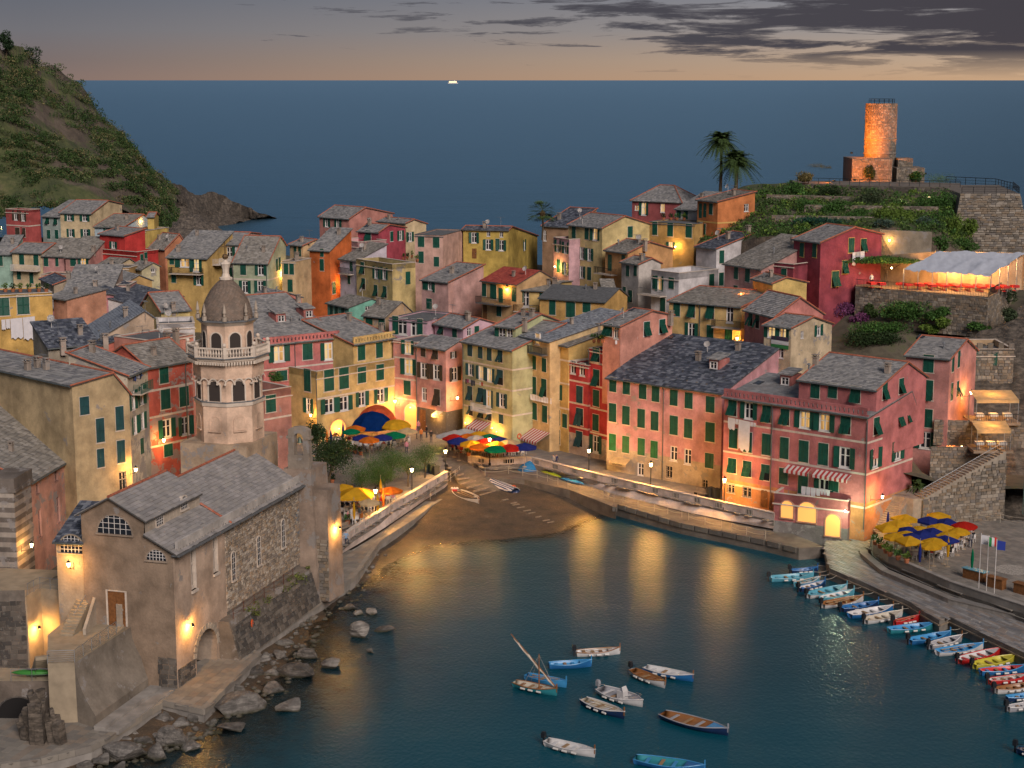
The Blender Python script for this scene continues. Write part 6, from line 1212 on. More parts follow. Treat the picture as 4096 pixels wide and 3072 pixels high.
for _ in range(420):
 t = random.random() ** .8; i = random.randrange(2, 11); a, c = WL[i], WL[i + 1]; u = random.random(); x, y = a[0] + (c[0] - a[0]) * u + random.uniform(-2.5, 2.2), a[1] + (c[1] - a[1]) * u + random.uniform(-1.5, 1.5); r = random.uniform(.1, .36); b.lathe([(r * .5, -.3 * r), (r, .1 * r), (r * .7, .5 * r), (r * .2, .65 * r)], 6, (x, y, max(-.35, shore(x, y) * .085) + .02), a0=random.random())
tag(b.build('cobbles', ROCKM), 'loose cobbles and pebbles in the shallow water by the quay', 'cobbles', kind='stuff')
# strata outcrop beside the sea wall
b = MB(); O = PZ('L4', 480, 1420, 1.2)
for k in range(26):
 x, y = random.uniform(-2.4, 1.0), random.uniform(0, 1.8); h = random.uniform(1.2, 4.6) * (1 - abs(x + .4) / 3.2); w = random.uniform(.16, .34); b.box(-w, w, -.35, .4, -.6, h, M=Matrix.Translation((x, y, 0)) @ Matrix.Rotation(random.uniform(-.3, .12), 4, 'Y') @ Matrix.Rotation(random.uniform(-.2, .2), 4, 'X') @ Matrix.Rotation(random.uniform(-.5, .5), 4, 'Z'))
tag(b.build('rock_outcrop', CLIFF, None, Matrix.Translation(O)), 'upright twisted strata rock outcrop beside the curved sea wall', 'rock')
# ------------------------------------------------------------ headland and terrain
def loft(name, curves, mat, amp, fs, seed=0, nu=70, nv=14, kind='structure', ridged=0):
 b = MB(); m = len(curves)
 def crv(c, t):
  f = t * (len(c) - 1); i = min(len(c) - 2, int(f)); return c[i].lerp(c[i + 1], f - i)
 for j in range(nv + 1):
  g = j / nv * (m - 1); k = min(m - 2, int(g)); w = g - k
  for i in range(nu + 1):
   p = crv(curves[k], i / nu).lerp(crv(curves[k + 1], i / nu), w); a = amp(i / nu, j / nv) if callable(amp) else amp
   n1 = fbm(p.x * fs, p.y * fs, p.z * fs + seed, 6); n2 = abs(fbm(p.x * fs * 2.3 + 9, p.y * fs * .6, p.z * fs * .8, 4))
   b.v.append(tuple(p + Vector((fbm(p.y * fs, p.z * fs, seed, 3) * a * .5, -n2 * a * ridged, n1 * a))))
 for j in range(nv):
  for i in range(nu):
   q = j * (nu + 1) + i; b.f.append((q, q + 1, q + nu + 2, q + nu + 1)); b.m.append(0)
 o = b.build(name, mat); tag(o, kind=kind); return o, crv
def hillmat():
 m, t, b = newmat('headland_ground'); p = pos(t); g = N(t, 'ShaderNodeNewGeometry'); sp = N(t, 'ShaderNodeSeparateXYZ'); LK(t, g.outputs['Normal'], sp.inputs[0])
 rk = ramp(t, noise(t, .16, 8, pos(t, (1, .6, .5)), .7), [(.3, (.045, .036, .028)), (.5, (.115, .09, .066)), (.7, (.20, .16, .12))]); gr = ramp(t, noise(t, .22, 8, p, .7), [(.3, (.035, .05, .018)), (.55, (.085, .10, .035)), (.72, (.17, .155, .07))])
 LK(t, mixc(t, ramp(t, math_(t, 'MULTIPLY_ADD', noise(t, .06, 6, p), 1.2, math_(t, 'MULTIPLY', sp.outputs[2], .35)), [(.80, 0.0), (.92, 1.0)]), rk, gr), b.inputs['Base Color']); b.inputs['Roughness'].default_value = .95; bump(t, b, noise(t, .5, 9, p, .7), 1.0, .8); return m
HM = hillmat()
rid = [PY('R8', x, y, Y) for x, y, Y in ((-260, -120, 430), (0, 82, 440), (100, 135, 455), (190, 205, 470), (330, 312, 490), (440, 440, 510), (520, 492, 525), (600, 590, 540), (690, 680, 555), (740, 722, 565))]
bas = [PY('R8', x, y, Y) for x, y, Y in ((-260, 830, 338), (0, 830, 342), (130, 800, 346), (260, 790, 350), (400, 800, 355), (520, 800, 362), (600, 830, 370), (660, 880, 378), (720, 930, 386), (800, 960, 400))]
bk = [p + Vector((-10, 60, -45)) for p in rid]
headland, hcrv = loft('headland', [bk, rid, bas], HM, lambda u, v: 5.0 if .1 < v < 1 else 2.0, .035, 3, 90, 40)
cl_t = [PY('R8', x, y, Y) for x, y, Y in ((640, 640, 556), (740, 700, 575), (800, 718, 590), (900, 742, 605), (990, 766, 612), (1060, 784, 618), (1130, 806, 622), (1185, 828, 625))]
cl_b = [PZ('R8', x, y, -1) for x, y in ((640, 905), (770, 905), (840, 905), (905, 895), (960, 880), (1020, 868), (1100, 858), (1190, 842))]
cl_k = [p + Vector((0, 45, -14)) for p in cl_t]
loft('sea_cliff', [cl_k, cl_t, [a.lerp(b_, .5) + Vector((0, 8, -1)) for a, b_ in zip(cl_t, cl_b)], cl_b], CLIFF, 3.0, .05, 8, 90, 30, ridged=2.2)
for i, (x, y, r, Y, tl) in enumerate(((1960, 470, 70, 392, 'slanting slab boulder below the headland, nearest the houses'), (2110, 480, 70, 400, 'blocky square boulder below the headland'), (2080, 590, 55, 385, 'cracked boulder under the square block'), (1900, 560, 60, 380, 'leaning boulder beside the yellow terrace house'), (2200, 640, 60, 392, 'low boulder near the inlet below the headland'), (1990, 640, 60, 372, 'heap boulder behind the orange house'), (2120, 690, 50, 375, 'rounded boulder lowest in the rock fall'), (1860, 640, 45, 365, 'dark boulder beside the blue gable'), (2300, 560, 80, 402, 'long boulder stretching to the inlet'), (2260, 700, 70, 385, 'flat boulder behind the white house'), (2380, 650, 70, 395, 'outermost boulder of the rock fall'))):
 p = PY('L1', x, y, Y); k = r * .3707 / FPX * Y * 1.25; boulder(p - Vector((0, 0, k * .3)), (k * 1.2, k, k * .8), tl, i, 'rock fall below the headland', tilt=.6, mat=CLIFF)
rf_ = [[PY('L1', x, y, Y) for x, y, Y in ((1800, 520, 372), (1950, 430, 396), (2150, 430, 408), (2350, 560, 412), (2600, 700, 420))], [PY('L1', x, y, Y) for x, y, Y in ((1800, 760, 345), (1950, 780, 350), (2150, 800, 355), (2350, 800, 360), (2600, 860, 366))]]
loft('rock_fall', rf_, CLIFF, 2.2, .12, 4, 40, 20, ridged=1)
def ground():
 pts = []
 for h in HOUSES:
  x, y, zb, bx, by, d = h[6], h[7], h[8], h[9], h[10], h[11]; mx, my = (x + bx) / 2, (y + by) / 2; dx, dy = bx - x, by - y; L_ = hypot(dx, dy); nx, ny = -dy / L_, dx / L_
  if y < 185 and x < -20: zb = min(zb, 7)
  pts.append((mx, my, zb)); pts.append((mx + nx * d, my + ny * d, zb))
 pts += [(42, 235, 18.5), (46, 237, 20), (50, 239, 22), (48, 231, 19), (44, 228, 16.5), (60, 295, 31.5), (66, 300, 31.5), (74, 292, 30), (52, 292, 28), (46, 284, 23), (88, 300, 20), (80, 270, 26), (84, 285, 27), (44, 295, 20), (38, 282, 20), (56, 278, 27), (64, 276, 27.5), (52, 262, 21), (62, 262, 24), (44, 262, 18), (58, 246, 24), (70, 245, 22), (56, 236, 21.5), (48, 232, 20), (80, 235, 22), (46, 212, 14), (54, 208, 13), (62, 206, 14), (70, 200, 12), (80, 200, 14), (90, 240, 20), (95, 280, 20), (110, 260, 5), (90, 310, 5), (60, 325, 4), (20, 345, -4), (-20, 345, -4), (-45, 330, -2), (-60, 345, 3), (-110, 330, 18), (-110, 250, 17), (-75, 215, 12), (-70, 180, 12), (-80, 150, 12), (-60, 146, 8), (-100, 200, 16), (60, 190, 6), (70, 184, 4), (85, 184, 6), (50, 188, 6), (0, 380, -8), (60, 380, -8)]
 b = MB(); x0, x1, y0, y1, st = -140, 130, 144, 400, 3.0; nx, ny = int((x1 - x0) / st), int((y1 - y0) / st)
 for j in range(ny + 1):
  for i in range(nx + 1):
   x, y = x0 + i * st, y0 + j * st; s = w = 0
   for px, py, pz in pts:
    q = 1 / ((x - px) ** 2 + (y - py) ** 2 + 2) ** 2; s += pz * q; w += q
   z = s / w - .8 + fbm(x * .1, y * .1) * .4
   fl = 236 - .9 * x if x > -12 else 240       # in front of the house row the paved square takes over
   fl = min(fl, 236 + max(0, (-22 - x)) * -2.2) if x < -22 else fl
   if x > 36: fl = 184
   if y < fl - 6: z = min(z, 1.9) if x > -30 else min(z, 5.0 if y < 165 else 8.0)
   b.v.append((x, y, z))
 for j in range(ny):
  for i in range(nx):
   k = j * (nx + 1) + i; xs = b.v[k]
   if xs[1] < 175 and xs[0] > -34: continue
   if -30 < xs[0] < 34 and xs[1] < 232 - .95 * max(xs[0], -12): continue
   if xs[0] >= 34 and xs[1] < 181: continue
   b.f.append((k, k + 1, k + nx + 2, k + nx + 1)); b.m.append(0)
 m, t, bs = newmat('town_ground'); p = pos(t); LK(t, ramp(t, noise(t, .6, 7, p), [(.3, (.05, .045, .03)), (.5, (.10, .085, .06)), (.7, (.075, .085, .035))]), bs.inputs['Base Color']); bs.inputs['Roughness'].default_value = .95; bump(t, bs, noise(t, 3, 6, p), .6, .1)
 tag(b.build('ground', m, smooth=True), kind='structure')
 GP.extend(pts)
GP = []
ground()
# ------------------------------------------------------------ castle on the rock, gardens' walls, cliff restaurant
def castle():
 cx, cy = 64.8, 302.0; zt = PY('R1', 825, 158, cy - 2.7).z; z0 = 33.0; R = 2.72
 root = thing('castle_tower', 'round stone watchtower floodlit orange on the castle rock', 'tower', (cx, cy, z0)); b = MB(); b.lathe([(R + .05, 0), (R, zt - z0 - .02)], 40); b.build('tower_core', MORTAR, root, smooth=True)
 sb = MB(); rows = 48; h = (zt - z0) / rows
 for r in range(rows):
  n = 38; a0 = random.random()
  for k in range(n):
   a = 2 * pi * (k + a0) / n
   if sin(a) > .5: continue
   d = pi / n * random.uniform(.82, .98); p = random.uniform(.02, .06); z = r * h; q = [(R * cos(a + s * d), R * sin(a + s * d), z + t * h) for s, t in ((-1, .05), (1, .05), (1, .95), (-1, .95))]; o = [((R + p) * cos(a + s * d * .85), (R + p) * sin(a + s * d * .85), z + t * h) for s, t in ((-1, .12), (1, .12), (1, .88), (-1, .88))]
   i = len(sb.v); sb.v += q + o; sb.f += [(i + 4, i + 5, i + 6, i + 7), (i, i + 1, i + 5, i + 4), (i + 1, i + 2, i + 6, i + 5), (i + 2, i + 3, i + 7, i + 6), (i + 3, i, i + 4, i + 7)]; sb.m += [0] * 5
 tag(sb.build('tower_stones', STONE, root), kind='stuff')
 for z in ((zt - z0) * .06 + 3.4, (zt - z0) * .42 + 1.2):
  b = MB(); b.lathe([(R + .02, z), (R + .14, z + .05), (R + .14, z + .18), (R + .02, z + .24)], 40); b.build('string_course', STONE, root, smooth=True)
 b = MB()
 for k in range(16): a = 2 * pi * k / 16; b.tube([((R - .5) * cos(a), (R - .5) * sin(a), zt - z0 - .1), ((R - .5) * cos(a), (R - .5) * sin(a), zt - z0 + .75)], .03, 4)
 for z in (.4, .75): b.tube([((R - .5) * cos(2 * pi * k / 16), (R - .5) * sin(2 * pi * k / 16), zt - z0 + z) for k in range(17)], .03, 4, cap=False)
 b.build('top_railing', IRON, root)
 def stoneblock(name, label, pts, zb, zt_, size=.5, mat=STONE, cat='wall', bat=0, faces=None):
  O = Vector((pts[0][0], pts[0][1], zb)); t = thing(name, label, cat, O); c, s = MB(), MB(); n = len(pts); P0 = [Vector((p[0], p[1], zb)) - O for p in pts]; cen = sum(P0, Vector()) / n; P1 = [p + (cen - p).normalized() * bat + Vector((0, 0, zt_ - zb)) for p in P0]
  for i in range(n):
   j = (i + 1) % n; c.face([P0[i], P0[j], P1[j], P1[i]])
   if faces is None or i in faces:
    e = P0[j] - P0[i]; L_ = e.length; e.normalize(); up = (P1[i] - P0[i]); up = (up - e * up.dot(e)); V = up.length; up.normalize(); nn = e.cross(up)
    if nn.dot(P0[i] - cen) < 0: nn = -nn
    stones(s, P0[i], e, up, L_, V - .05, size, nn, dep=.09)
  c.face(P1); c.build('wall_core', MORTAR, t); tag(s.build('wall_stones', mat, t), kind='stuff'); return t
 Yb = 296; X = lambda x, y, Y: PY('R1', x, y, Y).x
 stoneblock('castle_keep', 'square stone plinth building at the foot of the round watchtower', [(X(513, 800, Yb), Yb), (X(888, 800, Yb), Yb - 1.5), (X(888, 800, Yb) + .5, 304), (X(513, 800, Yb), 304)], 31, PY('R1', 600, 702, Yb).z, .42, cat='castle', faces=[0, 1])
 stoneblock('castle_wing', 'low ruined stone wing with doorway right of the watchtower', [(X(960, 850, Yb), Yb + .5), (X(1240, 900, Yb), Yb + 1), (X(1240, 900, Yb), 303), (X(960, 850, Yb), 303)], 31, PY('R1', 1000, 795, Yb).z, .42, cat='castle', faces=[0, 1])
 stoneblock('castle_wing', 'small upper stone stub beside the watchtower railing', [(X(965, 750, 299), 299), (X(1115, 750, 299), 299), (X(1115, 750, 299), 303), (X(965, 750, 299), 303)], 33, PY('R1', 1000, 700, 299).z, .42, cat='castle', faces=[0])
 # terrace retaining walls
 w0, w1, w2 = PY('R1', -20, 935, 285), PY('R1', 395, 950, 283), PY('R1', 1585, 1025, 276)
 stoneblock('retaining_wall', 'long dry-stone retaining wall under the castle terrace', [(w1.x, w1.y), (w2.x, w2.y), (w2.x + 3, w2.y + 12), (w1.x, w1.y + 12)], w1.z - 1.9, w1.z - .2, .5, STONED, faces=[0])
 stoneblock('retaining_wall', 'lower dry-stone terrace wall left of the castle', [(w0.x, w0.y), (w1.x - .05, w1.y), (w1.x - .05, w1.y + 9), (w0.x, w0.y + 9)], w0.z - 1.9, w0.z - .2, .5, STONED, faces=[0])
 rail('railing', 'iron railing along the castle terrace edge', [Vector((w0.x, w0.y + .3, w0.z - .25)), Vector((w1.x, w1.y + .3, w1.z - .2)), Vector((w2.x, w2.y + .3, w1.z - .2))], 1.0, 1.6, 2, IRON, r=.04)
 # sloping bastion
 q0, q1, q2, q3 = PY('R1', 1585, 1048, 262), PY('R1', 2172, 1050, 258), PY('R1', 1480, 1640, 256), PY('R1', 2290, 1640, 250)
 t = thing('bastion', 'great sloping rubble bastion below the castle terrace at the right edge', 'wall', q2); b, s = MB(), MB(); c3 = [v - q2 for v in (q2, q3, q1, q0)]; b.face(c3); b.face([c3[1], c3[1] + Vector((6, 22, 0)), c3[2] + Vector((3, 22, 0)), c3[2]]); b.face([c3[3], c3[2], c3[2] + Vector((3, 22, 0)), c3[3] + Vector((2, 22, 0))]); b.face([c3[0], c3[3], c3[3] + Vector((2, 22, 0)), c3[0] + Vector((0, 22, 0))]); b.build('wall_core', MORTAR, t)
 nv = 26
 nn = (c3[1] - c3[0]).cross(c3[3] - c3[0]).normalized(); nn = nn if nn.y < 0 else -nn
 for k in range(nv):
  a0, a1 = c3[0].lerp(c3[3], k / nv), c3[1].lerp(c3[2], k / nv); a2 = c3[0].lerp(c3[3], (k + 1) / nv); e = (a1 - a0).normalized(); up_ = a2 - a0; up_ = up_ - e * up_.dot(e); stones(s, a0, e, up_.normalized(), (a1 - a0).length, up_.length, up_.length * 1.5, nn, dep=.1)
 tag(s.build('wall_stones', STONE, t), kind='stuff'); rail('railing', 'railing round the bastion platform at the right', [q0 + Vector((.3, .4, 0)), q1 + Vector((0, .4, 0)), q1 + Vector((3, 14, 0))], 1.0, 1.6, 3, IRON, r=.04)
 rail('railing', 'curving upper railing on the castle rock against the sea', [PY('R1', 1440, 960, 292), PY('R1', 1930, 985, 286), PY('R1', 2100, 1030, 276)], 1.4, 1.8, 3, IRON, r=.05)
 # lower concrete wall and lamps side
 a, c = PY('R1', 775, 1400, 247), PY('R1', 1305, 1432, 245); b = MB(); b.face([a, c, c - Vector((0, 0, 4)), a - Vector((0, 0, 4))]); b.face([a, c, c + Vector((0, 8, 0)), a + Vector((0, 8, 0))]); tag(b.build('retaining_wall', plaster((.30, .26, .20), .3)), 'stained concrete garden wall behind the maroon house', 'wall')
 return zt
CZT = castle()
def cliff_restaurant():
 f0, f1, f2 = PY('R2', 548, 605, 221), PY('R2', 1862, 712, 214.5), PY('R2', 2150, 545, 222); zf = 22.2
 f0, f1, f2 = PZ('R2', 548, 605, zf), PZ('R2', 1862, 712, zf), PZ('R2', 2300, 470, zf)
 t = thing('restaurant_terrace', 'lamplit cliff restaurant under a wrinkled white tarpaulin on a stone terrace', 'restaurant', f0); O = f0; bkl, bkr = f0 + Vector((4, 16, 0)), f2 + Vector((2, 10, 0))
 b = MB(); b.prism([(p.x - O.x, p.y - O.y) for p in (f0, f1, f2, bkr, bkl)], -.5, 0); b.build('floor_slab', plain('deck', (.30, .22, .15), .8, var=.2), t)
 # stone walls below
 s, c = MB(), MB(); zb = -5.5
 for p, q, V in ((f0, f1, 5.4), (f1, f2, 7.5)):
  e = q - p; L_ = e.length; e.normalize(); n = Vector((e.y, -e.x, 0)); c.face([p - O - Vector((0, 0, V)), q - O - Vector((0, 0, V)), q - O, p - O]); stones(s, p - O - Vector((0, 0, V)), e, Vector((0, 0, 1)), L_, V - .1, .5, n, dep=.1)
 c.build('wall_core', MORTAR, t); tag(s.build('wall_stones', STONE, t), kind='stuff')
 # tarpaulin
 e0, e1 = PZ('R2', 1030, 432, 25.0), PZ('R2', 1890, 490, 24.6); g0, g1 = PZ('R2', 1380, 262, 27.2), PZ('R2', 2230, 278, 27.2); b = MB(); n, m = 46, 26
 for j in range(m + 1):
  for i in range(n + 1):
   u, v = i / n, j / m; p = e0.lerp(e1, u).lerp(g0.lerp(g1, u), v) - O; w = fbm(p.x * .55, p.y * .4, 2, 5) * .22 + abs(fbm(p.x * 1.3 + p.y, p.y * .5 - p.x * .3, 7, 3)) * .16 - .16 * sin(pi * ((u * 4) % 1)) * (1 - v); b.v.append((p.x, p.y, p.z + w - (.25 * random.random() if j == 0 else 0)))
 for j in range(m):
  for i in range(n): q = j * (n + 1) + i; b.f.append((q, q + 1, q + n + 2, q + n + 1)); b.m.append(0)
 b.build('tarpaulin', plain('white_tarp', (.37, .40, .46), .5, var=.15, sc=1.5), t, smooth=True)
 b = MB(); P = [e0.lerp(e1, k / 6) for k in range(7)]
 for p in P: b.tube([(p.x - O.x, p.y - O.y + .2, 0), (p.x - O.x, p.y - O.y + .2, p.z - O.z)], .07, 6)
 for k in range(5): p = e1.lerp(g1, k / 4); b.tube([(p.x - O.x, p.y - O.y, 0), (p.x - O.x, p.y - O.y, p.z - O.z)], .07, 6)
 b.tube([e0 - O + Vector((0, .2, 0)), e1 - O + Vector((0, .2, 0))], .06, 6); b.build('posts', STEEL, t)
 b = MB(); ww = plaster((.50, .38, .26), .05); k0, k1 = g0 - O, g1 - O; b.face([(k0.x, k0.y + .3, 0), (k1.x, k1.y + .3, 0), (k1.x, k1.y + .3, 5), (k0.x, k0.y + .3, 5)]); b.face([(k0.x, k0.y + .3, 0), (1.5, 9, 0), (1.5, 9, 3), (k0.x, k0.y + .3, 5)]); b.build('back_wall', ww, t)
 b = MB(); d = f1 - f0; L_ = d.length; an = atan2(d.y, d.x); d2 = f2 - f1
 for (p, dd) in ((f0, d), (f1, d2)):
  Ln = dd.length; nb = int(Ln / .22); M = mtx(p - O, atan2(dd.y, dd.x))
  for k in range(nb): b.box(k * .22, k * .22 + .03, .1, .13, 0, .95, M=M)
  b.box(0, Ln, .09, .14, .95, 1.0, M=M)
 b.build('railing', IRON, t)
 for i, (u, v) in enumerate(((.2, .25), (.5, .2), (.8, .25), (.35, .6), (.65, .6), (-.25, .25))):
  p = e0.lerp(e1, u).lerp(g0.lerp(g1, u), v) - O; p.z = 2.5 + v * 1.2; lb = MB(); lb.lathe([(.02, -.12), (.1, -.06), (.12, .02), (.06, .1)], 8); lb.build('hanging_lamp', BULB, t, Matrix.Translation(p))
  l = bpy.data.lights.new('restaurant_light', 'POINT'); l.energy = 620; l.color = (1, .5, .16); l.shadow_soft_size = .25; o = bpy.data.objects.new('restaurant_light', l); COL.objects.link(o); o.parent = t; o.location = p - Vector((0, 0, .3))
 return O, f0, f1, f2, e0, e1, g0, g1
REST = cliff_restaurant()
GS = [PY('R1', x, y, Y) for x, y, Y in ((-1000, 1250, 292), (-420, 1000, 289), (-20, 990, 285), (395, 1010, 282.8), (1000, 1040, 279), (1585, 1080, 275.6), (1750, 1100, 274))]
GB = [PY('R1', x, y, Y) for x, y, Y in ((-1000, 1600, 262), (-420, 1480, 250), (0, 1460, 246), (500, 1450, 247), (900, 1410, 247), (1305, 1440, 246), (1700, 1700, 250))]
loft('garden_slope', [[p + Vector((0, 12, 0)) for p in GS], GS, GB, [p + Vector((0, -1, -7)) for p in GB]], HM, .8, .08, 5, 50, 30)
CLT = [Vector(p) for p in ((44, 190, 7), (50, 199, 11.5), (56, 205, 15), (62, 208, 17), (66, 211, 19), (76, 222, 22), (95, 226, 22))]
CLB = [Vector(p) for p in ((41, 181.5, 1), (46, 182, 1), (52, 181, 1), (58, 179, 1), (64, 177.5, 1), (74, 176, 1), (95, 172, 1))]
loft('rock_slope', [[p + Vector((0, 9, 2)) for p in CLT], CLT, [a.lerp(b_, .5) + Vector((0, 2.5, -1.2)) for a, b_ in zip(CLT, CLB)], CLB], CLIFF, 1.3, .16, 11, 60, 34, ridged=1.2)
# ------------------------------------------------------------ things set on the finished place: lines of sight find the surface they rest on
bpy.context.view_layer.update(); DG = bpy.context.evaluated_depsgraph_get()
def cast(c, x, y):
 r = ray(c, x, y); ok, p, n, i, o, M = S.ray_cast(DG, EYE, r.normalized())
 return (p, n if n.dot(r) < 0 else -n) if ok else (PZ(c, x, y, 0), Vector((0, 0, 1)))
ORD = 'first second third fourth fifth sixth seventh eighth ninth tenth eleventh twelfth thirteenth fourteenth fifteenth sixteenth seventeenth eighteenth nineteenth twentieth'.split()
def light(parent, loc, e, col=(1, .47, .10), r=.2, kind='POINT'):
 e *= 3.4; l = bpy.data.lights.new('lamp_light', kind); l.energy = e; l.color = col; l.shadow_soft_size = r; o = bpy.data.objects.new('lamp_light', l); COL.objects.link(o); o.parent = parent; o.location = loc; return o
def _lant():
 b = MB(); b.lathe([(.09, 0), (.16, .34)], 6); g = b.mesh('lamp_glass', BULB); b = MB(); b.lathe([(.2, .345), (.17, .42), (.06, .5), (.03, .6)], 6); b.lathe([(.05, -.1), (.1, -.02)], 6)
 for k in range(6): a = k * pi / 3; b.tube([(.095 * cos(a), .095 * sin(a), 0), (.165 * cos(a), .165 * sin(a), .34)], .012, 4)
 return g, b.mesh('lamp_frame', IRON)
LG, LF = _lant()
def post_lamp(c, x, y, bx, by, label, e=1300, zb=2.5):
 p = PZ(c, bx, by, 3.35); h = PY(c, x, y, p.y).z - zb - .15; t = thing('street_lamp', label, 'lamp', (p.x, p.y, zb), 0, 'post lamps round the harbour'); b = MB(); b.lathe([(.16, 0), (.16, .25), (.08, .35), (.06, .9), (.05, h - .1), (.08, h)], 8); b.build('post', IRON, t)
 obj('lamp_glass', LG, t, TR(z=h, sx=1.25)); obj('lamp_frame', LF, t, TR(z=h, sx=1.25)); light(t, (0, 0, h + .2), e, r=.26)
for a in (('M5', 228, 300, 228, 505, 'post lamp at the head of the boat ramp'), ('R7', 632, 468, 632, 583, 'post lamp on the parapet beside the tamarisks'), ('R7', 427, 588, 427, 695, 'post lamp over the yellow square parasol'), ('M5', 716, 168, 716, 374, 'tall post lamp in front of the coloured parasols'), ('M5', 1815, 292, 1812, 502, 'post lamp before the red house'), ('M8', 560, 445, 560, 668, 'post lamp before the bright green door'), ('M8', 1372, 618, 1372, 852, 'post lamp before the orange-lit wall')): post_lamp(*a)
def wall_lamp(c, x, y, label, e=260, out=.95, kind='l', col=(1, .47, .10), s=1.0):
 p, n = cast(c, x, y); n = Vector((n.x, n.y, 0)); n = n.normalized() if n.length > .1 else Vector((0, -1, 0)); q = p + n * out; t = thing('wall_lamp', label, 'lamp', q, atan2(n.y, n.x), 'wall lamps in the lanes')
 if kind == 'l': e *= .7; obj('lamp_glass', LG, t, TR(sx=s)); obj('lamp_frame', LF, t, TR(sx=s)); b = MB(); b.tube([(-out, 0, -.35), (-out * .5, 0, -.3), (0, 0, -.1)], .025, 5); b.tube([(-out, 0, .1), (-out, 0, -.5)], .03, 5); b.build('bracket', IRON, t); light(t, (0, 0, .15), e, col, .22 * s)
 elif kind == 's': b = MB(); b.lathe([(.14, -.1), (.1, .08), (.05, .14)], 8); b.build('shade', IRON, t); b = MB(); b.lathe([(.1, -.12), (.08, -.1)], 8); b.build('bulb', BULB, t); b = MB(); b.tube([(-out, 0, .1), (0, 0, .12)], .025, 5); b.build('bracket', IRON, t); light(t, (0, 0, -.22), e, col, .08)
 else: b = MB(); b.lathe([(.03, -.1), (.11, -.04), (.11, .04), (.03, .1)], 8); e *= .75; b.build('bulb', BULB if col[1] > .5 else BULBO, t); light(t, (0, 0, 0), e, col, .16)
def wlb(bl, c, x, y, label, e, out=1.0):
 p = bl.Mw @ bl.hit(c, x, y, 1, -out); t = thing('wall_lamp', label, 'lamp', p, 0, 'wall lamps in the lanes'); obj('lamp_glass', LG, t); obj('lamp_frame', LF, t); b = MB(); b.tube([(0, 0, .1), bl.Mw.to_3x3() @ Vector((0, out, .2))], .025, 5); b.build('bracket', IRON, t); light(t, (0, 0, .15), e)
wlb(b_lon, 'M7', 1240, 440, 'lane lamp hidden behind the dark roof lighting the long yellow house', 420)
SOD = (1, .24, .015)
for a in (('M2', 178, 1140, 'lantern on the corner of the yellow house by the bell cote', 330), ('M2', 1098, 985, 'lantern between yellow and salmon houses', 380), ('M2', 1660, 945, 'lantern lighting the pink corner beside the steps', 420, 1.4), ('M2', 1245, 1045, 'small lamp in the arched passage', 160, .5, 'b'), ('L2', 1700, 1385, 'lantern on the peeling red house', 330), ('L3', 1405, 215, 'lantern on the cream wall above the church roof', 420), ('L3', 230, 1045, 'lantern on the striped oratory wall', 330), ('L3', 795, 1225, 'lantern on the little porch house', 330), ('R3', 850, 1300, 'lantern on the corner of the coral house above the quay', 650, 1.4), ('R3', 1560, 845, 'lantern on the tall pink house over the rock stairs', 900, 1.3), ('R3', 1670, 385, 'lantern high on the yellow side of the tall pink house', 420), ('M1', 420, 1070, 'lantern at the foot of the fiery orange house', 220), ('L5', 1340, 770, 'bright lamp in the alley beside the sage house', 300, .5, 'b'), ('R2', 883, 160, 'lamp by the stained concrete garden wall', 260, .6), ('M3', 355, 1250, 'shaded lamp over the red-roofed house balcony', 120, .3, 's'), ('L1', 1515, 500, 'terrace lamp on the yellow wave house', 90, .4, 'b'), ('L1', 20, 560, 'lamp in the lane at the far left edge', 160, .5, 'b'), ('M3', 930, 1010, 'hidden lane lamp behind the red-roofed house', 260, .8, 'b', (1, .55, .12)), ('M6', 860, 790, 'hidden lane lamp by the ochre stained house', 200, .8, 'b', (1, .55, .12)), ('M6', 1500, 1310, 'hidden lane lamp under the dusty pink house', 160, .8, 'b', SOD),
   ('M2', 1525, 1140, 'lamp under the dome awning of the shop', 200, .6, 'b'), ('M2', 1860, 1215, 'lamp beside the striped awning', 180, .5, 'b'), ('M4', 548, 1450, 'lamp on the rubble wall behind the parasols', 160, .5, 'b'), ('M4', 498, 1410, 'higher lamp above the rubble wall behind the parasols', 120, .5, 'b'), ('M2', 405, 1280, 'lamp in the arch of the yellow house', 160, .5, 'b'), ('M2', 790, 1140, 'lamp over the arch behind the orange parasol', 220, .6, 'b'), ('R1', 1040, 1135, 'garden lamp on the castle slope', 60, .6, 'b', (1, .9, .55)), ('R1', 1250, 1075, 'second garden lamp under the castle wall', 60, .6, 'b', (1, .9, .55)), ('L4', 335, 265, 'spot lamp on the bastion return wall', 140, .5, 's'), ('L4', 1850, 240, 'spot lamp beside the church arch', 140, .5, 's'), ('L7', 1770, 990, 'spot lamp at the foot of the bell cote pier', 200, .5, 's'), ('R3', 722, 1392, 'white lamp high on the quay house wall', 420, 2.4, 'b', (.8, 1, .62))): wall_lamp(*a)
def flood(label, p, aim, e, col=SOD, size=75, r=.25):
 t = thing('floodlight', label, 'lamp', p, 0, 'castle floodlights'); b = MB(); b.box(-.2, .2, -.12, .12, -.1, .2); b.build('housing', IRON, t); l = bpy.data.lights.new('flood_light', 'SPOT'); l.energy = e; l.color = col; l.spot_size = RD(size); l.spot_blend = .6; l.shadow_soft_size = r; o = bpy.data.objects.new('flood_light', l); COL.objects.link(o); o.parent = t; o.location = (0, 0, .35); o.rotation_euler = (Vector(aim) - Vector(p)).to_track_quat('-Z', 'Y').to_euler()
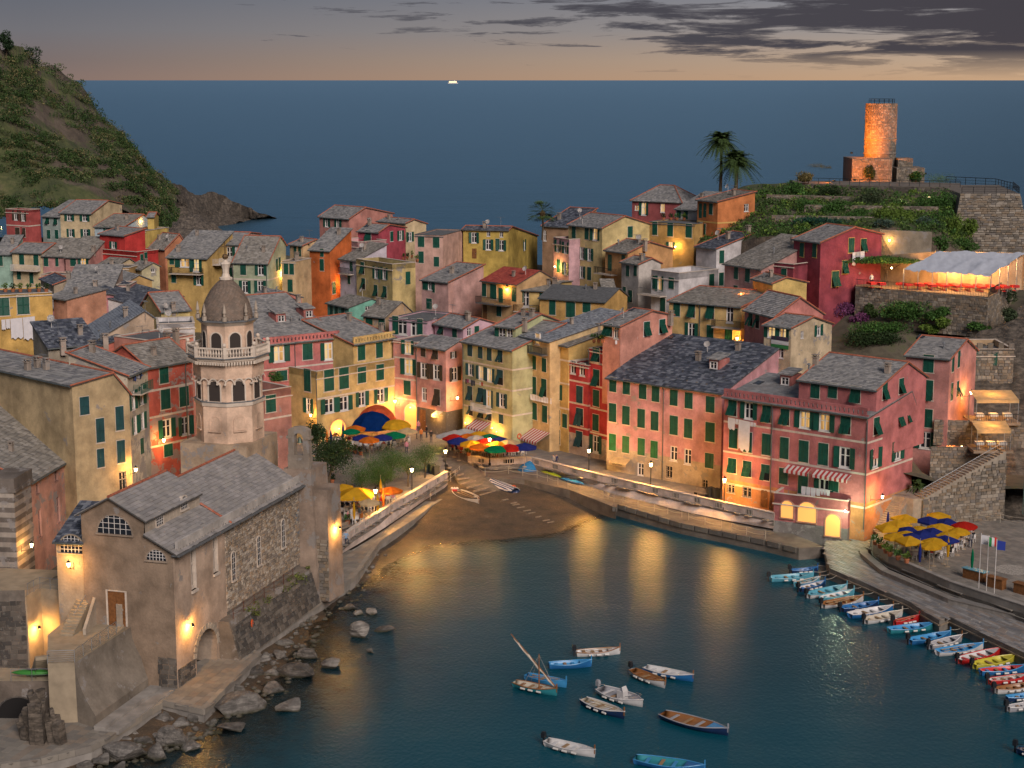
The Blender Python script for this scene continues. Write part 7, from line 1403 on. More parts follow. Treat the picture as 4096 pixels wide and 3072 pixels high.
flood('orange floodlight low left of the watchtower', (58.2, 290.5, 33.2), (62, 297, 36), 5000, size=110); flood('orange floodlight on top of the castle plinth', (58.5, 295.3, 37.6), (64.4, 301.5, 40.2), 15000, size=100); flood('orange floodlight right of the watchtower', (72.5, 300, 33.8), (66.5, 302, 39), 9000); flood('orange floodlight among the castle shrubs at left', (54, 286.5, 33.3), (50, 287.5, 33.5), 1500, size=140)
# ------------------------------------------------------------ parasols
CLOTH = {'red': (.55, .03, .02), 'orange': (.70, .19, .025), 'yellow': (.74, .42, .03), 'green': (.01, .22, .10), 'blue': (.03, .045, .24), 'white': (.60, .58, .56), 'cream': (.68, .52, .30), 'big blue': (.006, .035, .17), 'big orange': (.55, .12, .05)}
def cloth(c):
 if 'cloth_' + c in MATS: return MATS['cloth_' + c]
 m, t, b = newmat('cloth_' + c); k = CLOTH.get(c) or c; t.nodes.remove(b); d = N(t, 'ShaderNodeBsdfDiffuse'); tr = N(t, 'ShaderNodeBsdfTranslucent'); mx = N(t, 'ShaderNodeMixShader'); mx.inputs[0].default_value = .45
 cc = mixc(t, 1, k, ramp(t, noise(t, 1.6, 4, pos(t)), [(.3, .8), (.7, 1.1)]), 'MULTIPLY'); LK(t, cc, d.inputs[0]); LK(t, cc, tr.inputs[0]); LK(t, d.outputs[0], mx.inputs[1]); LK(t, tr.outputs[0], mx.inputs[2]); LK(t, mx.outputs[0], t.nodes['Material Output'].inputs[0]); MATS['cloth_' + c] = m; return m
UMB = {}
def parasol(c, x, y, col, place, r=1.35, zg=2.5, h=2.55, sq=False, shut=False, dome=0, label=None):
 p = PZ(c, x, y, zg + h - (.1 if not shut else .6)); t = thing('parasol', label or '', 'parasol', (p.x, p.y, zg), random.random() * .7, 'parasols ' + place); key = (col, sq, shut, round(r, 1), dome)
 if key not in UMB:
  b = MB(); n = 4 if sq else 8; hh = dome or r * .34; rows = [(.03, hh), (r * .5, hh * (.80 if dome else .58)), (r * .8, hh * (.45 if dome else .25)), (r, 0)] if not shut else [(.03, 1.0), (.12, .6), (.17, 0), (.10, -.9)]
  for (r0, z0), (r1, z1) in zip(rows, rows[1:]):
   for k in range(n * 2):
    f = lambda q, rr, zz: ((rr * (1 if q % 2 == 0 else (.93 if not sq else .71))) * cos(pi * q / n + (pi / 4 if sq else 0)), (rr * (1 if q % 2 == 0 else (.93 if not sq else .71))) * sin(pi * q / n + (pi / 4 if sq else 0)), zz + (0 if q % 2 == 0 else -.03 * rr)); b.face([f(k, r0, z0), f(k + 1, r0, z0), f(k + 1, r1, z1), f(k, r1, z1)])
  if not shut:
   for k in range(n * 2): a, e = pi * k / n + (pi / 4 if sq else 0), pi * (k + 1) / n + (pi / 4 if sq else 0); ra, re = [r * (1 if q % 2 == 0 else (.93 if not sq else .71)) for q in (k, k + 1)]; b.face([(ra * cos(a), ra * sin(a), 0), (re * cos(e), re * sin(e), 0), (re * cos(e), re * sin(e), -.2), (ra * cos(a), ra * sin(a), -.2)])
  pm = MB(); pm.lathe([(.03, 0), (.03, h + (hh if not shut else .9))], 6); pm.lathe([(.28, 0), (.28, .08), (.05, .12)], 10); UMB[key] = (b.mesh('canopy', cloth(col)), pm.mesh('pole', plain('pole_wood', (.35, .28, .2), .6)))
 cm, pm = UMB[key]; obj('canopy', cm, t, TR(z=h if not shut else h - .6)); obj('pole', pm, t); return t
def group_parasols(place, lst, where, **kw):
 cnt = {}
 for q in sorted(lst, key=lambda q: CR[q[0]][0] + q[1] * CR[q[0]][2]):
  k = q[3] + (' folded' if len(q) > 4 and q[4].get('shut') else ''); cnt[k] = cnt.get(k, 0) + 1; a = dict(kw); a.update(q[4] if len(q) > 4 else {}); lb = a.pop('label', None)
  parasol(*q[:4], place, label=lb or '%s %s parasol counted from the left %s' % (ORD[cnt[k] - 1], k, where), **a)
group_parasols('outside the yellow house', [('M2', 850, 1180, 'big orange', dict(r=2.6, h=2.5, dome=1.9, label='huge orange domed parasol against the yellow house')), ('M2', 800, 1262, 'big blue', dict(r=2.9, h=2.2, dome=2.0, label='huge dark blue domed parasol in the square')), ('M2', 1068, 1265, 'yellow', dict(r=2.0, dome=.9)), ('M2', 1187, 1320, 'cream'), ('M2', 565, 1325, 'green', dict(r=1.2)), ('M2', 690, 1395, 'blue'), ('M2', 765, 1418, 'orange'), ('M2', 915, 1392, 'blue'), ('M2', 1040, 1368, 'green', dict(r=1.55)), ('M2', 615, 1292, 'orange'), ('M2', 476, 1300, 'blue', dict(shut=1)), ('M2', 298, 1380, 'orange', dict(shut=1)), ('M2', 343, 1375, 'blue', dict(shut=1)), ('M2', 255, 1370, 'green', dict(shut=1))], 'outside the yellow house')
group_parasols('on the white-walled terrace', [('M5', 230, 130, 'white'), ('M5', 335, 102, 'white'), ('M5', 440, 85, 'white'), ('M5', 320, 150, 'red', dict(r=1.5)), ('M5', 470, 140, 'orange'), ('M5', 600, 118, 'yellow', dict(r=1.5)), ('M5', 375, 187, 'blue', dict(r=1.5)), ('M5', 565, 163, 'white', dict(r=1.5)), ('M5', 715, 148, 'green', dict(r=1.5)), ('M5', 820, 177, 'blue'), ('M5', 670, 197, 'red', dict(r=1.5)), ('M5', 510, 217, 'yellow', dict(r=1.5)), ('M5', 795, 224, 'yellow'), ('M5', 925, 210, 'cream', dict(r=1.55)), ('M5', 622, 254, 'orange', dict(r=1.55)), ('M5', 785, 276, 'green', dict(r=1.55)), ('M5', 935, 264, 'red', dict(r=1.55)), ('M5', 1100, 252, 'blue', dict(r=1.6))], 'on the white-walled terrace')
group_parasols('below the tamarisks', [('R7', 318, 612, 'yellow', dict(r=2.6, sq=True, label='big square yellow parasol beside the bell cote')), ('R7', 512, 586, 'orange'), ('R7', 390, 653, 'cream', dict(r=1.2)), ('R7', 245, 568, 'yellow', dict(r=1.2)), ('R7', 470, 625, 'orange', dict(shut=1)), ('R7', 438, 650, 'yellow', dict(shut=1)), ('R7', 305, 695, 'yellow', dict(shut=1)), ('R7', 222, 660, 'yellow', dict(shut=1)), ('R7', 455, 565, 'yellow', dict(shut=1))], 'below the tamarisks')
group_parasols('on the pier terrace', [('R4', x, y, 'yellow', dict(sq=s, r=r)) for x, y, s, r in ((1118, 335, 1, 1.5), (1190, 305, 1, 1.5), (1255, 262, 1, 1.6), (1170, 405, 0, 1.2), (1288, 440, 1, 1.6), (1455, 478, 0, 1.25), (1490, 446, 0, 1.3), (1370, 345, 0, 1.1), (1540, 335, 0, 1.5), (1680, 362, 0, 1.2), (1595, 395, 0, 1.25), (1522, 238, 0, 1.4), (1262, 385, 0, 1.1))] + [('R4', x, y, 'blue', dict(sq=1, r=1.45)) for x, y in ((1400, 388), (1310, 410), (1280, 360), (1475, 368), (1440, 276), (1572, 430), (1590, 290))] + [('R4', 1730, 315, 'red', dict(label='single red parasol at the rock side of the pier terrace')), ('R4', 1372, 530, 'blue', dict(shut=1)), ('R4', 1600, 490, 'yellow', dict(shut=1)), ('R4', 1113, 268, 'blue', dict(shut=1)), ('R4', 1795, 575, 'green', dict(shut=1, label='folded green parasol beside the wooden bar counter'))], 'on the pier terrace', zg=2.0)
# ------------------------------------------------------------ tables, chairs, people
def _furn():
 b = MB(); b.box(-.2, .2, -.2, .2, .43, .47); b.box(-.2, .2, .17, .2, .55, .9)
 for x in (-.18, .18):
  for y in (-.18, .18): b.box(x - .02, x + .02, y - .02, y + .02, 0, .9 if y > 0 else .43)
 ch = b.mesh('chair', WHITE); out = []
 for nm, col in (('white', (.62, .58, .52)), ('red', (.5, .03, .03))):
  b = MB(); b.box(-.42, .42, -.42, .42, .72, .75); b.box(-.46, .46, -.46, .46, .752, .77)
  for x in (-.46, .46): b.face([(x, -.46, .76), (x, .46, .76), (x * 1.02, .46, .45), (x * 1.02, -.46, .45)]); b.face([(-.46, x, .76), (.46, x, .76), (.46, x * 1.02, .45), (-.46, x * 1.02, .45)])
  b.lathe([(.05, 0), (.05, .72)], 6); b.lathe([(.25, 0), (.25, .04)], 8); out.append(b.mesh('cafe_table', plain(nm + '_tablecloth', col, .8)))
 return ch, out
CHAIR, TABLES = _furn()
def person_mesh(seated, name):
 J = {'pel': (0, 0, .95), 'spi': (0, .0, 1.2), 'che': (0, .01, 1.38), 'nec': (0, 0, 1.52), 'hea': (0, -.02, 1.63), 'top': (0, -.01, 1.74), 'sl': (.19, 0, 1.42), 'el': (.24, .02, 1.15), 'wl': (.22, -.10, .93), 'sr': (-.19, 0, 1.42), 'er': (-.25, .03, 1.15), 'wr': (-.24, -.06, .92), 'hl': (.1, 0, .92), 'kl': (.11, -.02, .5), 'al': (.11, .02, .09), 'tl': (.12, -.14, .04), 'hr': (-.1, 0, .92), 'kr': (-.11, .0, .5), 'ar': (-.11, .05, .09), 'tr': (-.12, -.11, .04)}
 if seated:
  for k in J: J[k] = (J[k][0], J[k][1], J[k][2] - .42)
  J.update(kl=(.13, -.42, .52), al=(.13, -.40, .09), tl=(.13, -.55, .04), kr=(-.13, -.42, .52), ar=(-.13, -.36, .09), tr=(-.13, -.5, .04), el=(.26, -.08, .76), wl=(.14, -.34, .78), er=(-.27, -.06, .76), wr=(-.16, -.32, .80))
 E = [('pel', 'spi'), ('spi', 'che'), ('che', 'nec'), ('nec', 'hea'), ('hea', 'top'), ('che', 'sl'), ('sl', 'el'), ('el', 'wl'), ('che', 'sr'), ('sr', 'er'), ('er', 'wr'), ('pel', 'hl'), ('hl', 'kl'), ('kl', 'al'), ('al', 'tl'), ('pel', 'hr'), ('hr', 'kr'), ('kr', 'ar'), ('ar', 'tr')]; K = list(J); Rr = {'pel': .15, 'spi': .14, 'che': .15, 'nec': .06, 'hea': .10, 'top': .085, 's': .075, 'e': .05, 'w': .035, 'h': .10, 'k': .065, 'a': .045, 't': .04}
 me = bpy.data.meshes.new(name); me.from_pydata([J[k] for k in K], [(K.index(a), K.index(b)) for a, b in E], []); o = bpy.data.objects.new(name, me); COL.objects.link(o); m = o.modifiers.new('s', 'SKIN'); sv = me.skin_vertices[0].data
 for i, k in enumerate(K): r = Rr.get(k) or Rr[k[0]]; sv[i].radius = (r, r * .85); sv[i].use_root = k == 'pel'
 m.use_smooth_shade = True; s = o.modifiers.new('u', 'SUBSURF'); s.levels = 1; s.render_levels = 1; dg = bpy.context.evaluated_depsgraph_get(); me2 = bpy.data.meshes.new_from_object(o.evaluated_get(dg)); me2.name = 'person'; bpy.data.objects.remove(o); me2.materials.clear()
 for q in (SKIN, plain('shirt', (.3, .3, .4)), plain('trousers', (.03, .035, .06)), plain('hair', (.05, .03, .02))): me2.materials.append(q)
 hip = J['pel'][2]; tz = J['top'][2]
 for p in me2.polygons:
  c = p.center; p.material_index = 3 if c.z > tz - .13 and c.y > -.06 or c.z > tz - .05 else 0 if c.z > J['nec'][2] - .02 or (abs(c.x) > .2 and c.z < hip + .05 and not seated) or (seated and c.y < -.25 and c.z > hip + .13) else 1 if c.z > hip - .02 and (c.y > -.2 or c.z > hip + .12) else 2
 return me2
PS, PT = person_mesh(True, 'ps'), person_mesh(False, 'pt')
SH = [('white', (.6, .58, .55)), ('navy', (.02, .03, .08)), ('red', (.4, .03, .03)), ('grey', (.2, .2, .21)), ('light blue', (.22, .32, .45)), ('black', (.015, .015, .018)), ('orange', (.5, .16, .03)), ('pink', (.5, .2, .25)), ('green', (.05, .2, .08))]
PC = {}
def person(p, rz, seated, place, i=None):
 nm, col = SH[(i if i is not None else random.randrange(len(SH)))]; k = (nm, place); PC[k] = PC.get(k, 0) + 1; o = obj('person', PS if seated else PT); o.location = p; o.rotation_euler = (0, 0, rz); o.material_slots[1].link = 'OBJECT'; o.material_slots[1].material = plain('shirt_' + nm, col, .8)
 h = random.choice([(.03, .02, .015), (.12, .07, .03), (.25, .22, .2), (.2, .12, .05)]); o.material_slots[3].link = 'OBJECT'; o.material_slots[3].material = plain('hair_%d' % int(h[0] * 100), h); return tag(o, '%s %s-shirted person, %s, %s' % (ORD[min(19, PC[k] - 1)], nm, 'seated' if seated else 'standing', place), 'person', 'people ' + place)
def tables(lst, place, zg=2.5, red=0, ppl=.55, nch=4):
 for j, (c, x, y) in enumerate(sorted(lst, key=lambda q: q[1])):
  p = PZ(c, x, y, zg + .02); rz = random.uniform(-.3, .9); o = obj('cafe_table', TABLES[1 if random.random() < red else 0]); o.location = p; o.rotation_euler = (0, 0, rz); tag(o, '%s cloth-covered cafe table from the left %s' % (ORD[j], place), 'table', 'cafe tables ' + place)
  for k in range(nch):
   a = rz + k * 2 * pi / nch; q = p + Vector((sin(a), -cos(a), 0)) * .78; h = obj('chair', CHAIR); h.location = q; h.rotation_euler = (0, 0, a + pi); tag(h, 'white chair at the %s cafe table from the left %s' % (ORD[j], place), 'chair', 'white chairs ' + place)
   if random.random() < ppl: person(q + Vector((0, 0, .02)), a + pi, True, place)
tables([('M2', x, y) for x, y in ((410, 1440), (560, 1480), (700, 1500), (760, 1535), (850, 1490), (920, 1510), (1020, 1480), (1060, 1460), (1150, 1450), (650, 1450))], 'outside the yellow house')
tables([('M5', x, y) for x, y in ((330, 280), (400, 305), (460, 260), (540, 290), (640, 300), (720, 330), (800, 345), (880, 330), (950, 320), (1040, 330), (600, 260), (860, 290))], 'on the white-walled terrace', red=.6, ppl=.3)
tables([('R7', x, y) for x, y in ((255, 710), (300, 730), (340, 690), (390, 690), (420, 665), (310, 760), (490, 645))], 'below the tamarisks', ppl=.6)
tables([('R4', x, y) for x, y in ((1165, 500), (1235, 530), (1320, 565), (1400, 540), (1515, 560), (1570, 545), (1640, 500), (1700, 470), (1750, 430), (1450, 500), (1330, 480))], 'on the pier terrace', 2.0, ppl=.5)
O_, f0, f1, f2, e0, e1, g0, g1 = REST
for u, v in [(a / 7, .12 + .3 * b_) for a in range(8) for b_ in range(3)] + [(-.45, .2), (-.3, .1), (-.2, .4), (-.55, .4)]:
 p = e0.lerp(e1, u).lerp(g0.lerp(g1, u), v); o = obj('cafe_table', TABLES[1]); o.location = (p.x, p.y, 22.22); o.rotation_euler = (0, 0, .3); tag(o, 'red-clothed table inside the cliff restaurant', 'table', 'tables in the cliff restaurant')
for c, x, y, z, s, i, pl in (('M5', 1452, 395, 2.5, 0, 1, 'on the promenade by the yellow house'), ('M5', 1420, 398, 2.5, 0, 3, 'on the promenade by the yellow house'), ('L7', 1825, 1080, 2.5, 1, 5, 'on the bench beside the bell cote'), ('L7', 1890, 1075, 2.5, 1, 4, 'on the bench beside the bell cote'), ('L7', 1850, 770, 2.5, 0, 5, 'among the tables by the bell cote'), ('R2', 706, 540, 22.2, 0, 0, 'in the cliff restaurant'), ('R4', 1780, 420, 2.0, 0, 3, 'at the edge of the pier terrace')):
 p = PZ(c, x, y, z + .9) if z else None
 if p is None: p, n = cast(c, x, y + 40); p = p + n * .3
 else: p.z = z
 person(p, random.uniform(-.5, .5), s, pl, i)
for x, y in ((1290, 1400), (1340, 1420), (1400, 1385), (1450, 1440), (1310, 1330), (1180, 1560)): p = PZ('M2', x, y, 2.52); person(p, random.uniform(-1, 3), False, 'strolling in the square')
# ------------------------------------------------------------ boats
BC = {'blue': (.02, .13, .34), 'aqua': (.10, .34, .44), 'navy': (.012, .03, .09), 'white': (.58, .57, .56), 'red': (.50, .02, .02), 'yellow': (.52, .46, .05), 'wood': (.26, .11, .035), 'teal': (.03, .22, .26), 'grey': (.34, .34, .36), 'cream': (.52, .47, .38), 'sky': (.05, .26, .52)}
def bpaint(n): return plain('boat_' + n, BC[n], .35, var=.15, sc=1.5, spec=.5)
FEND = plain('fender_white', (.62, .60, .56), .5); MOTO = plain('outboard_black', (.02, .022, .026), .35); OAR = plain('oar_wood', (.36, .25, .14), .6)
def boat(c, sx, sy, bx, by, hull, inn, trim, label, motor=0, mast=0, cover=None, fend=1, z=0.0, deck=.25, oars=0, tilt=0, post=1, beam=.30, console=0, rope=0):
 a, e = PZ(c, sx, sy, z + .4), PZ(c, bx, by, z + .55); d = e - a; L = hypot(d.x, d.y); B = L * beam; m = (a + e) / 2; t = thing('boat', label, 'boat', (m.x, m.y, z), atan2(d.y, d.x)); t.rotation_euler[0] = tilt + random.uniform(-.03, .03); n = 14
 hb = lambda u: max(.02, B / 2 * (sin(pi * min(1, max(0, u * .84 + .13)))) ** .62 * (1 if u < .6 else 1 - ((u - .6) / .4) ** 2.4)) if u < .999 else .02
 sh = lambda u: .42 + .42 * max(0, u - .45) ** 1.6 * 1.6 + .10 * max(0, .3 - u)
 X = lambda u: (u - .5) * L
 def skin(pts, name, mat):
  b = MB(); k = len(pts(0))
  for i in range(n + 1): b.v += pts(i / n)
  for i in range(n):
   for j in range(k - 1): q = i * k + j; b.f.append((q, q + 1, q + k + 1, q + k)); b.m.append(0)
  b.f.append(tuple(range(k))); b.m.append(0); return b.build(name, mat, t, smooth=True)
 skin(lambda u: [(X(u), hb(u), sh(u)), (X(u), hb(u) * .96, sh(u) * .5), (X(u) * .97, hb(u) * .62, -.06), (X(u) * .95, 0, -.22), (X(u) * .97, -hb(u) * .62, -.06), (X(u), -hb(u) * .96, sh(u) * .5), (X(u), -hb(u), sh(u))], 'hull', bpaint(hull))
 skin(lambda u: [(X(u) * .985, hb(u) * .93, sh(u) - .01), (X(u) * .97, hb(u) * .8, sh(u) - .24), (X(u) * .96, hb(u) * .55, .14), (X(u) * .96, -hb(u) * .55, .14), (X(u) * .97, -hb(u) * .8, sh(u) - .24), (X(u) * .985, -hb(u) * .93, sh(u) - .01)], 'interior', bpaint(inn))
 b = MB()
 for s in (-1, 1): b.tube([(X(i / n), s * hb(i / n), sh(i / n)) for i in range(n + 1)], .045, 6)
 b.build('gunwale', bpaint(trim), t)
 if deck:
  b = MB()
  for i in range(int(n * (1 - deck)), n): u, v = i / n, (i + 1) / n; b.face([(X(u), hb(u) * .95, sh(u) - .02), (X(v), hb(v) * .95, sh(v) - .02), (X(v), -hb(v) * .95, sh(v) - .02), (X(u), -hb(u) * .95, sh(u) - .02)])
  b.build('foredeck', bpaint(inn if not cover else cover), t)
 for u in (.18, .38, .56):
  b = MB(); b.box(X(u) - .13, X(u) + .13, -hb(u) * .88, hb(u) * .88, sh(u) - .17, sh(u) - .12); b.build('thwart', bpaint(trim) if u != .38 else plain('bench_wood', (.30, .19, .10), .6), t)
 if rope: b = MB(); b.tube([(X(1) + 2.6 * k / 5, .3 * k / 5, .75 + .55 * k / 5 - .35 * sin(pi * k / 5)) for k in range(6)], .02, 4); b.build('mooring_line', ROPE, t)
 if post: b = MB(); b.box(X(1) - .1, X(1) - .02, -.05, .05, .3, sh(1) + .35); b.build('stem_post', bpaint(trim if trim != 'white' else 'wood'), t)
 if fend:
  for s in ((-1, 1) if fend > 1 else (-1,)):
   for u in (.3, .48, .66): b = MB(); b.tube([(X(u) - .2, s * (hb(u) + .09), .26), (X(u) + .2, s * (hb(u) + .09), .26)], .085, 7); b.build('fender', FEND, t)
 if motor:
  b = MB(); x = X(0) - .2; b.box(x - .17, x + .17, -.14, .14, .55, .95); b.box(x - .13, x + .13, -.11, .11, .951, 1.05); b.box(x - .06, x + .06, -.06, .06, -.3, .55); b.tube([(x + .1, 0, .7), (x + .65, 0, .8)], .03, 5); b.build('outboard_motor', MOTO if motor == 1 else bpaint('grey'), t)
 if oars:
  for s in (-1, 1): b = MB(); b.tube([(X(.2), s * .25, .42), (X(.8), s * .12, .62)], .028, 5); b.box(X(.12), X(.21), s * .25 - .07, s * .25 + .07, .40, .43); b.build('oar', OAR, t)
 if mast:
  b = MB(); b.lathe([(.06, .1), (.04, 3.3)], 7, (X(.58), 0, 0)); b.build('mast', bpaint('wood'), t); b = MB(); p0, p1 = Vector((X(.98), 0, .7)), Vector((X(-.12), .3, 4.4)); b.tube([p0.lerp(p1, k / 8) for k in range(9)], .05, 6); b.build('yard', bpaint('wood'), t); b = MB(); b.tube([p0.lerp(p1, .06 + k * .11) - Vector((0, 0, .11 + .05 * sin(k * 2.4))) for k in range(9)], [.05, .11, .08, .12, .09, .12, .08, .1, .04], 7); b.build('furled_sail', bpaint('cream'), t)
  b = MB()
  for q in ((.3, -1), (.3, 1), (.95, 0)): b.tube([(X(.58), 0, 3.2), (X(q[0]), q[1] * hb(q[0]), .5)], .012, 4)
  b.build('stays', ROPE, t)
 if cover and not deck:
  b = MB()
  for i in range(n + 1): u = i / n; b.v += [(X(u), hb(u) * 1.06, sh(u) - .12), (X(u), hb(u) * .6, sh(u) + .16), (X(u), 0, sh(u) + .30), (X(u), -hb(u) * .6, sh(u) + .16), (X(u), -hb(u) * 1.06, sh(u) - .12)]
  for i in range(n):
   for j in range(4): q = i * 5 + j; b.f.append((q, q + 1, q + 6, q + 5)); b.m.append(0)
  b.build('cover', cover, t, smooth=True)
 if console: b = MB(); b.box(X(.45), X(.6), -.28, .28, .15, .85); b.face([(X(.6), -.3, .85), (X(.6), .3, .85), (X(.56), .26, 1.25), (X(.56), -.26, 1.25)]); b.build('console', bpaint('white'), t); b = MB(); b.tube([(X(.72), hb(.72) * .9, .75), (X(.9), hb(.9) * .8, 1.0), (X(.97), 0, 1.05), (X(.9), -hb(.9) * .8, 1.0), (X(.72), -hb(.72) * .9, .75)], .025, 5); b.build('bow_rail', STEEL, t)
 return t
HB = [(715, 215, 1070, 185, 'white', 'white', 'wood', 'white boat with wooden rails and blue mat, topmost in the open harbour', dict(motor=1, oars=1)), (495, 312, 840, 285, 'blue', 'sky', 'sky', 'all blue rowing boat left of the white one', dict(fend=0)), (310, 398, 638, 455, 'sky', 'sky', 'sky', 'blue boat behind the masted boat', dict(fend=0, oars=1)), (215, 455, 562, 520, 'teal', 'cream', 'wood', 'boat with mast and long furled lateen yard', dict(mast=1)), (1160, 355, 1432, 462, 'white', 'wood', 'wood', 'brown varnished open boat with white hull', dict(motor=1)), (1265, 335, 1660, 408, 'blue', 'white', 'white', 'white boat with blue hull beside the varnished one', dict()), (905, 505, 1252, 612, 'white', 'grey', 'white', 'white motorboat with console and bow rail', dict(motor=2, console=1, beam=.40, post=0)), (770, 592, 1102, 708, 'navy', 'cream', 'white', 'white and navy boat with oars below the motorboat', dict(oars=1)), (1405, 705, 1940, 840, 'navy', 'wood', 'grey', 'large cluttered dark fishing boat with blue foredeck', dict(cover='sky', fend=0)), (470, 925, 868, 1012, 'white', 'white', 'white', 'white boat with blue fenders lowest at left', dict(motor=1)), (1185, 1065, 1755, 1135, 'blue', 'teal', 'sky', 'blue boat cut by the bottom edge', dict(cover='blue', fend=0))]
for q in HB: boat('R6', *q[:8], **q[8])
MBT = [('R4', 335, 668, 550, 645, 'navy', 'blue', 'blue', 'dark blue boat nearest the pink quay house'), ('R4', 165, 728, 515, 695, 'aqua', 'aqua', 'aqua', 'pale blue boat second from the quay house'), ('R4', 365, 772, 565, 725, 'aqua', 'aqua', 'white', 'small pale blue and white dinghy, third in the moored row'), ('R4', 400, 812, 608, 755, 'navy', 'white', 'blue', 'blue and white dinghy, fourth in the moored row'), ('R4', 465, 862, 785, 788, 'white', 'aqua', 'aqua', 'turquoise boat with white hull, fifth in the moored row'), ('R4', 575, 888, 842, 828, 'aqua', 'white', 'aqua', 'white-floored aqua boat, sixth in the moored row'), ('R4', 585, 942, 917, 875, 'white', 'wood', 'wood', 'orange varnished boat with white hull in the moored row'), ('R4', 740, 972, 1040, 920, 'navy', 'blue', 'blue', 'navy boat beside the varnished one'), ('R4', 805, 1022, 1160, 955, 'blue', 'white', 'white', 'white boat with blue bottom, ninth in the moored row'), ('R4', 930, 1068, 1232, 995, 'white', 'cream', 'cream', 'white boat with wooden trim and green box'), ('R4', 1165, 1082, 1370, 1035, 'red', 'red', 'red', 'small all red dinghy below the pier steps'), ('R4', 1120, 1142, 1497, 1095, 'teal', 'sky', 'sky', 'turquoise boat with orange mat and white fenders'), ('R4', 1290, 1232, 1622, 1165, 'blue', 'sky', 'sky', 'blue boat with white floor below the turquoise one'), ('R4', 1450, 1272, 1712, 1195, 'grey', 'grey', 'white', 'blurred white dinghy between two blue boats'), ('R4', 1510, 1322, 1886, 1260, 'white', 'sky', 'sky', 'bright blue boat with white hull and oars'), ('R4', 1685, 1388, 2032, 1298, 'red', 'white', 'red', 'red boat with white floor next to the yellow boat'), ('R4', 1805, 1428, 2152, 1352, 'yellow', 'yellow', 'yellow', 'all yellow boat in the moored row'),
  ('R5', 1890, 522, 2230, 485, 'blue', 'red', 'sky', 'blue boat with red seats below the yellow boat'), ('R5', 1955, 592, 2255, 550, 'red', 'white', 'red', 'second red boat with white stripes at the right edge'), ('R5', 2005, 658, 2285, 615, 'white', 'wood', 'wood', 'varnished boat at the right edge'), ('R5', 2085, 718, 2310, 685, 'navy', 'sky', 'sky', 'blue boat lowest but one at the right edge'), ('R5', 2095, 792, 2310, 748, 'grey', 'grey', 'white', 'grey rubber motor dinghy at the right edge'), ('R5', 2165, 1095, 2420, 1150, 'navy', 'grey', 'navy', 'dark boat stern entering at the lower right edge')]
for i, q in enumerate(MBT): boat(*q, motor=1 if i % 3 != 2 else 0, oars=i % 4 == 2, rope=1)
def stripes(name, a, c_, n, axis=0):
 m, t, b = newmat(name); g = N(t, 'ShaderNodeTexCoord'); sp = N(t, 'ShaderNodeSeparateXYZ'); LK(t, g.outputs['Object'], sp.inputs[0]); LK(t, mixc(t, math_(t, 'GREATER_THAN', math_(t, 'FRACT', math_(t, 'MULTIPLY', sp.outputs[axis], n)), .5), a, c_), b.inputs['Base Color']); b.inputs['Roughness'].default_value = .8; return m
boat('M5', 350, 725, 600, 838, 'white', 'cream', 'white', 'white boat with oars pulled up on the beach', z=.85, oars=1, deck=0, fend=0, beam=.34); boat('M5', 1000, 728, 703, 602, 'navy', 'navy', 'white', 'boat under a blue and white striped cover on the beach', z=.85, deck=0, cover=stripes('striped_canvas', (.03, .06, .16), (.6, .58, .55), 3.2, 1), fend=0, beam=.34)
def kayak(c, a, e, z, col, label, w=.42, mat=None):
 p, q = PZ(c, *a, z), PZ(c, *e, z); d = q - p; L = d.length; b = MB(); b.tube([((k / 12 - .5) * L, 0, .06 * cos((k / 12 - .5) * pi)) for k in range(13)], [max(.02, w * sin(pi * min(.99, max(.01, k / 12))) ** .7) for k in range(13)], 10); t = thing('kayak', label, 'kayak', (p + q) / 2 + Vector((0, 0, .2)), atan2(d.y, d.x)); o = b.build('hull', mat or bpaint(col), t, Matrix.Diagonal((1, 1, .55, 1)), True); s = MB(); s.lathe([(.3, 0), (.34, .05), (.22, .06)], 12); s.build('cockpit', MOTO, t, TR(z=w * .5, sx=1.6, sy=.7, sz=1))
BC['lime'] = (.40, .46, .02); kayak('M5', (1270, 520), (1505, 595), 1.7, 'lime', 'lime yellow kayak lying on the lower quay'); kayak('M5', (1500, 605), (1760, 672), 1.65, 'sky', 'blue and white kayak beside the lime one'); kayak('L4', (115, 740), (530, 742), 4.4, 'green' if 0 else 'lime', 'green kayak leaning on the ledge under the bastion', .45, plain('green_kayak', (.05, .22, .04), .4))
b = MB(); b.lathe([(1.1, 0), (1.0, .35), (.7, .8), (.25, 1.15), (.05, 1.3)], 11); p = PZ('M5', 1160, 500, 1.7); o = b.build('covered_boat', plain('blue_tarp', (.02, .16, .36), .6, var=.3, sc=3), None, TR(p.x, p.y, 1.75, .4, 1.5, 1.0, .9)); tag(o, 'heap under a blue tarpaulin on the lower quay', 'tarpaulin')
for i, (x, y, w) in enumerate(((885, 850, 66), (980, 875, 70), (1005, 890, 75), (1058, 912, 80), (1128, 938, 78), (1180, 957, 75), (1255, 990, 60), (1340, 1020, 72), (1390, 1040, 75))):
 p, q = PZ('M5', x - w / 2, y + 6, .75), PZ('M5', x + w / 2, y - 6, .75); d = q - p; b = MB(); b.box(0, d.length, -.09, .09, 0, .1); tag(b.build('plank', TIMB, None, mtx((p.x, p.y, max(.3, shore(p.x, p.y) * .085) + .04), atan2(d.y, d.x))), '%s pale plank from the ramp laid on the beach' % ORD[i], 'plank', 'launching planks on the beach')
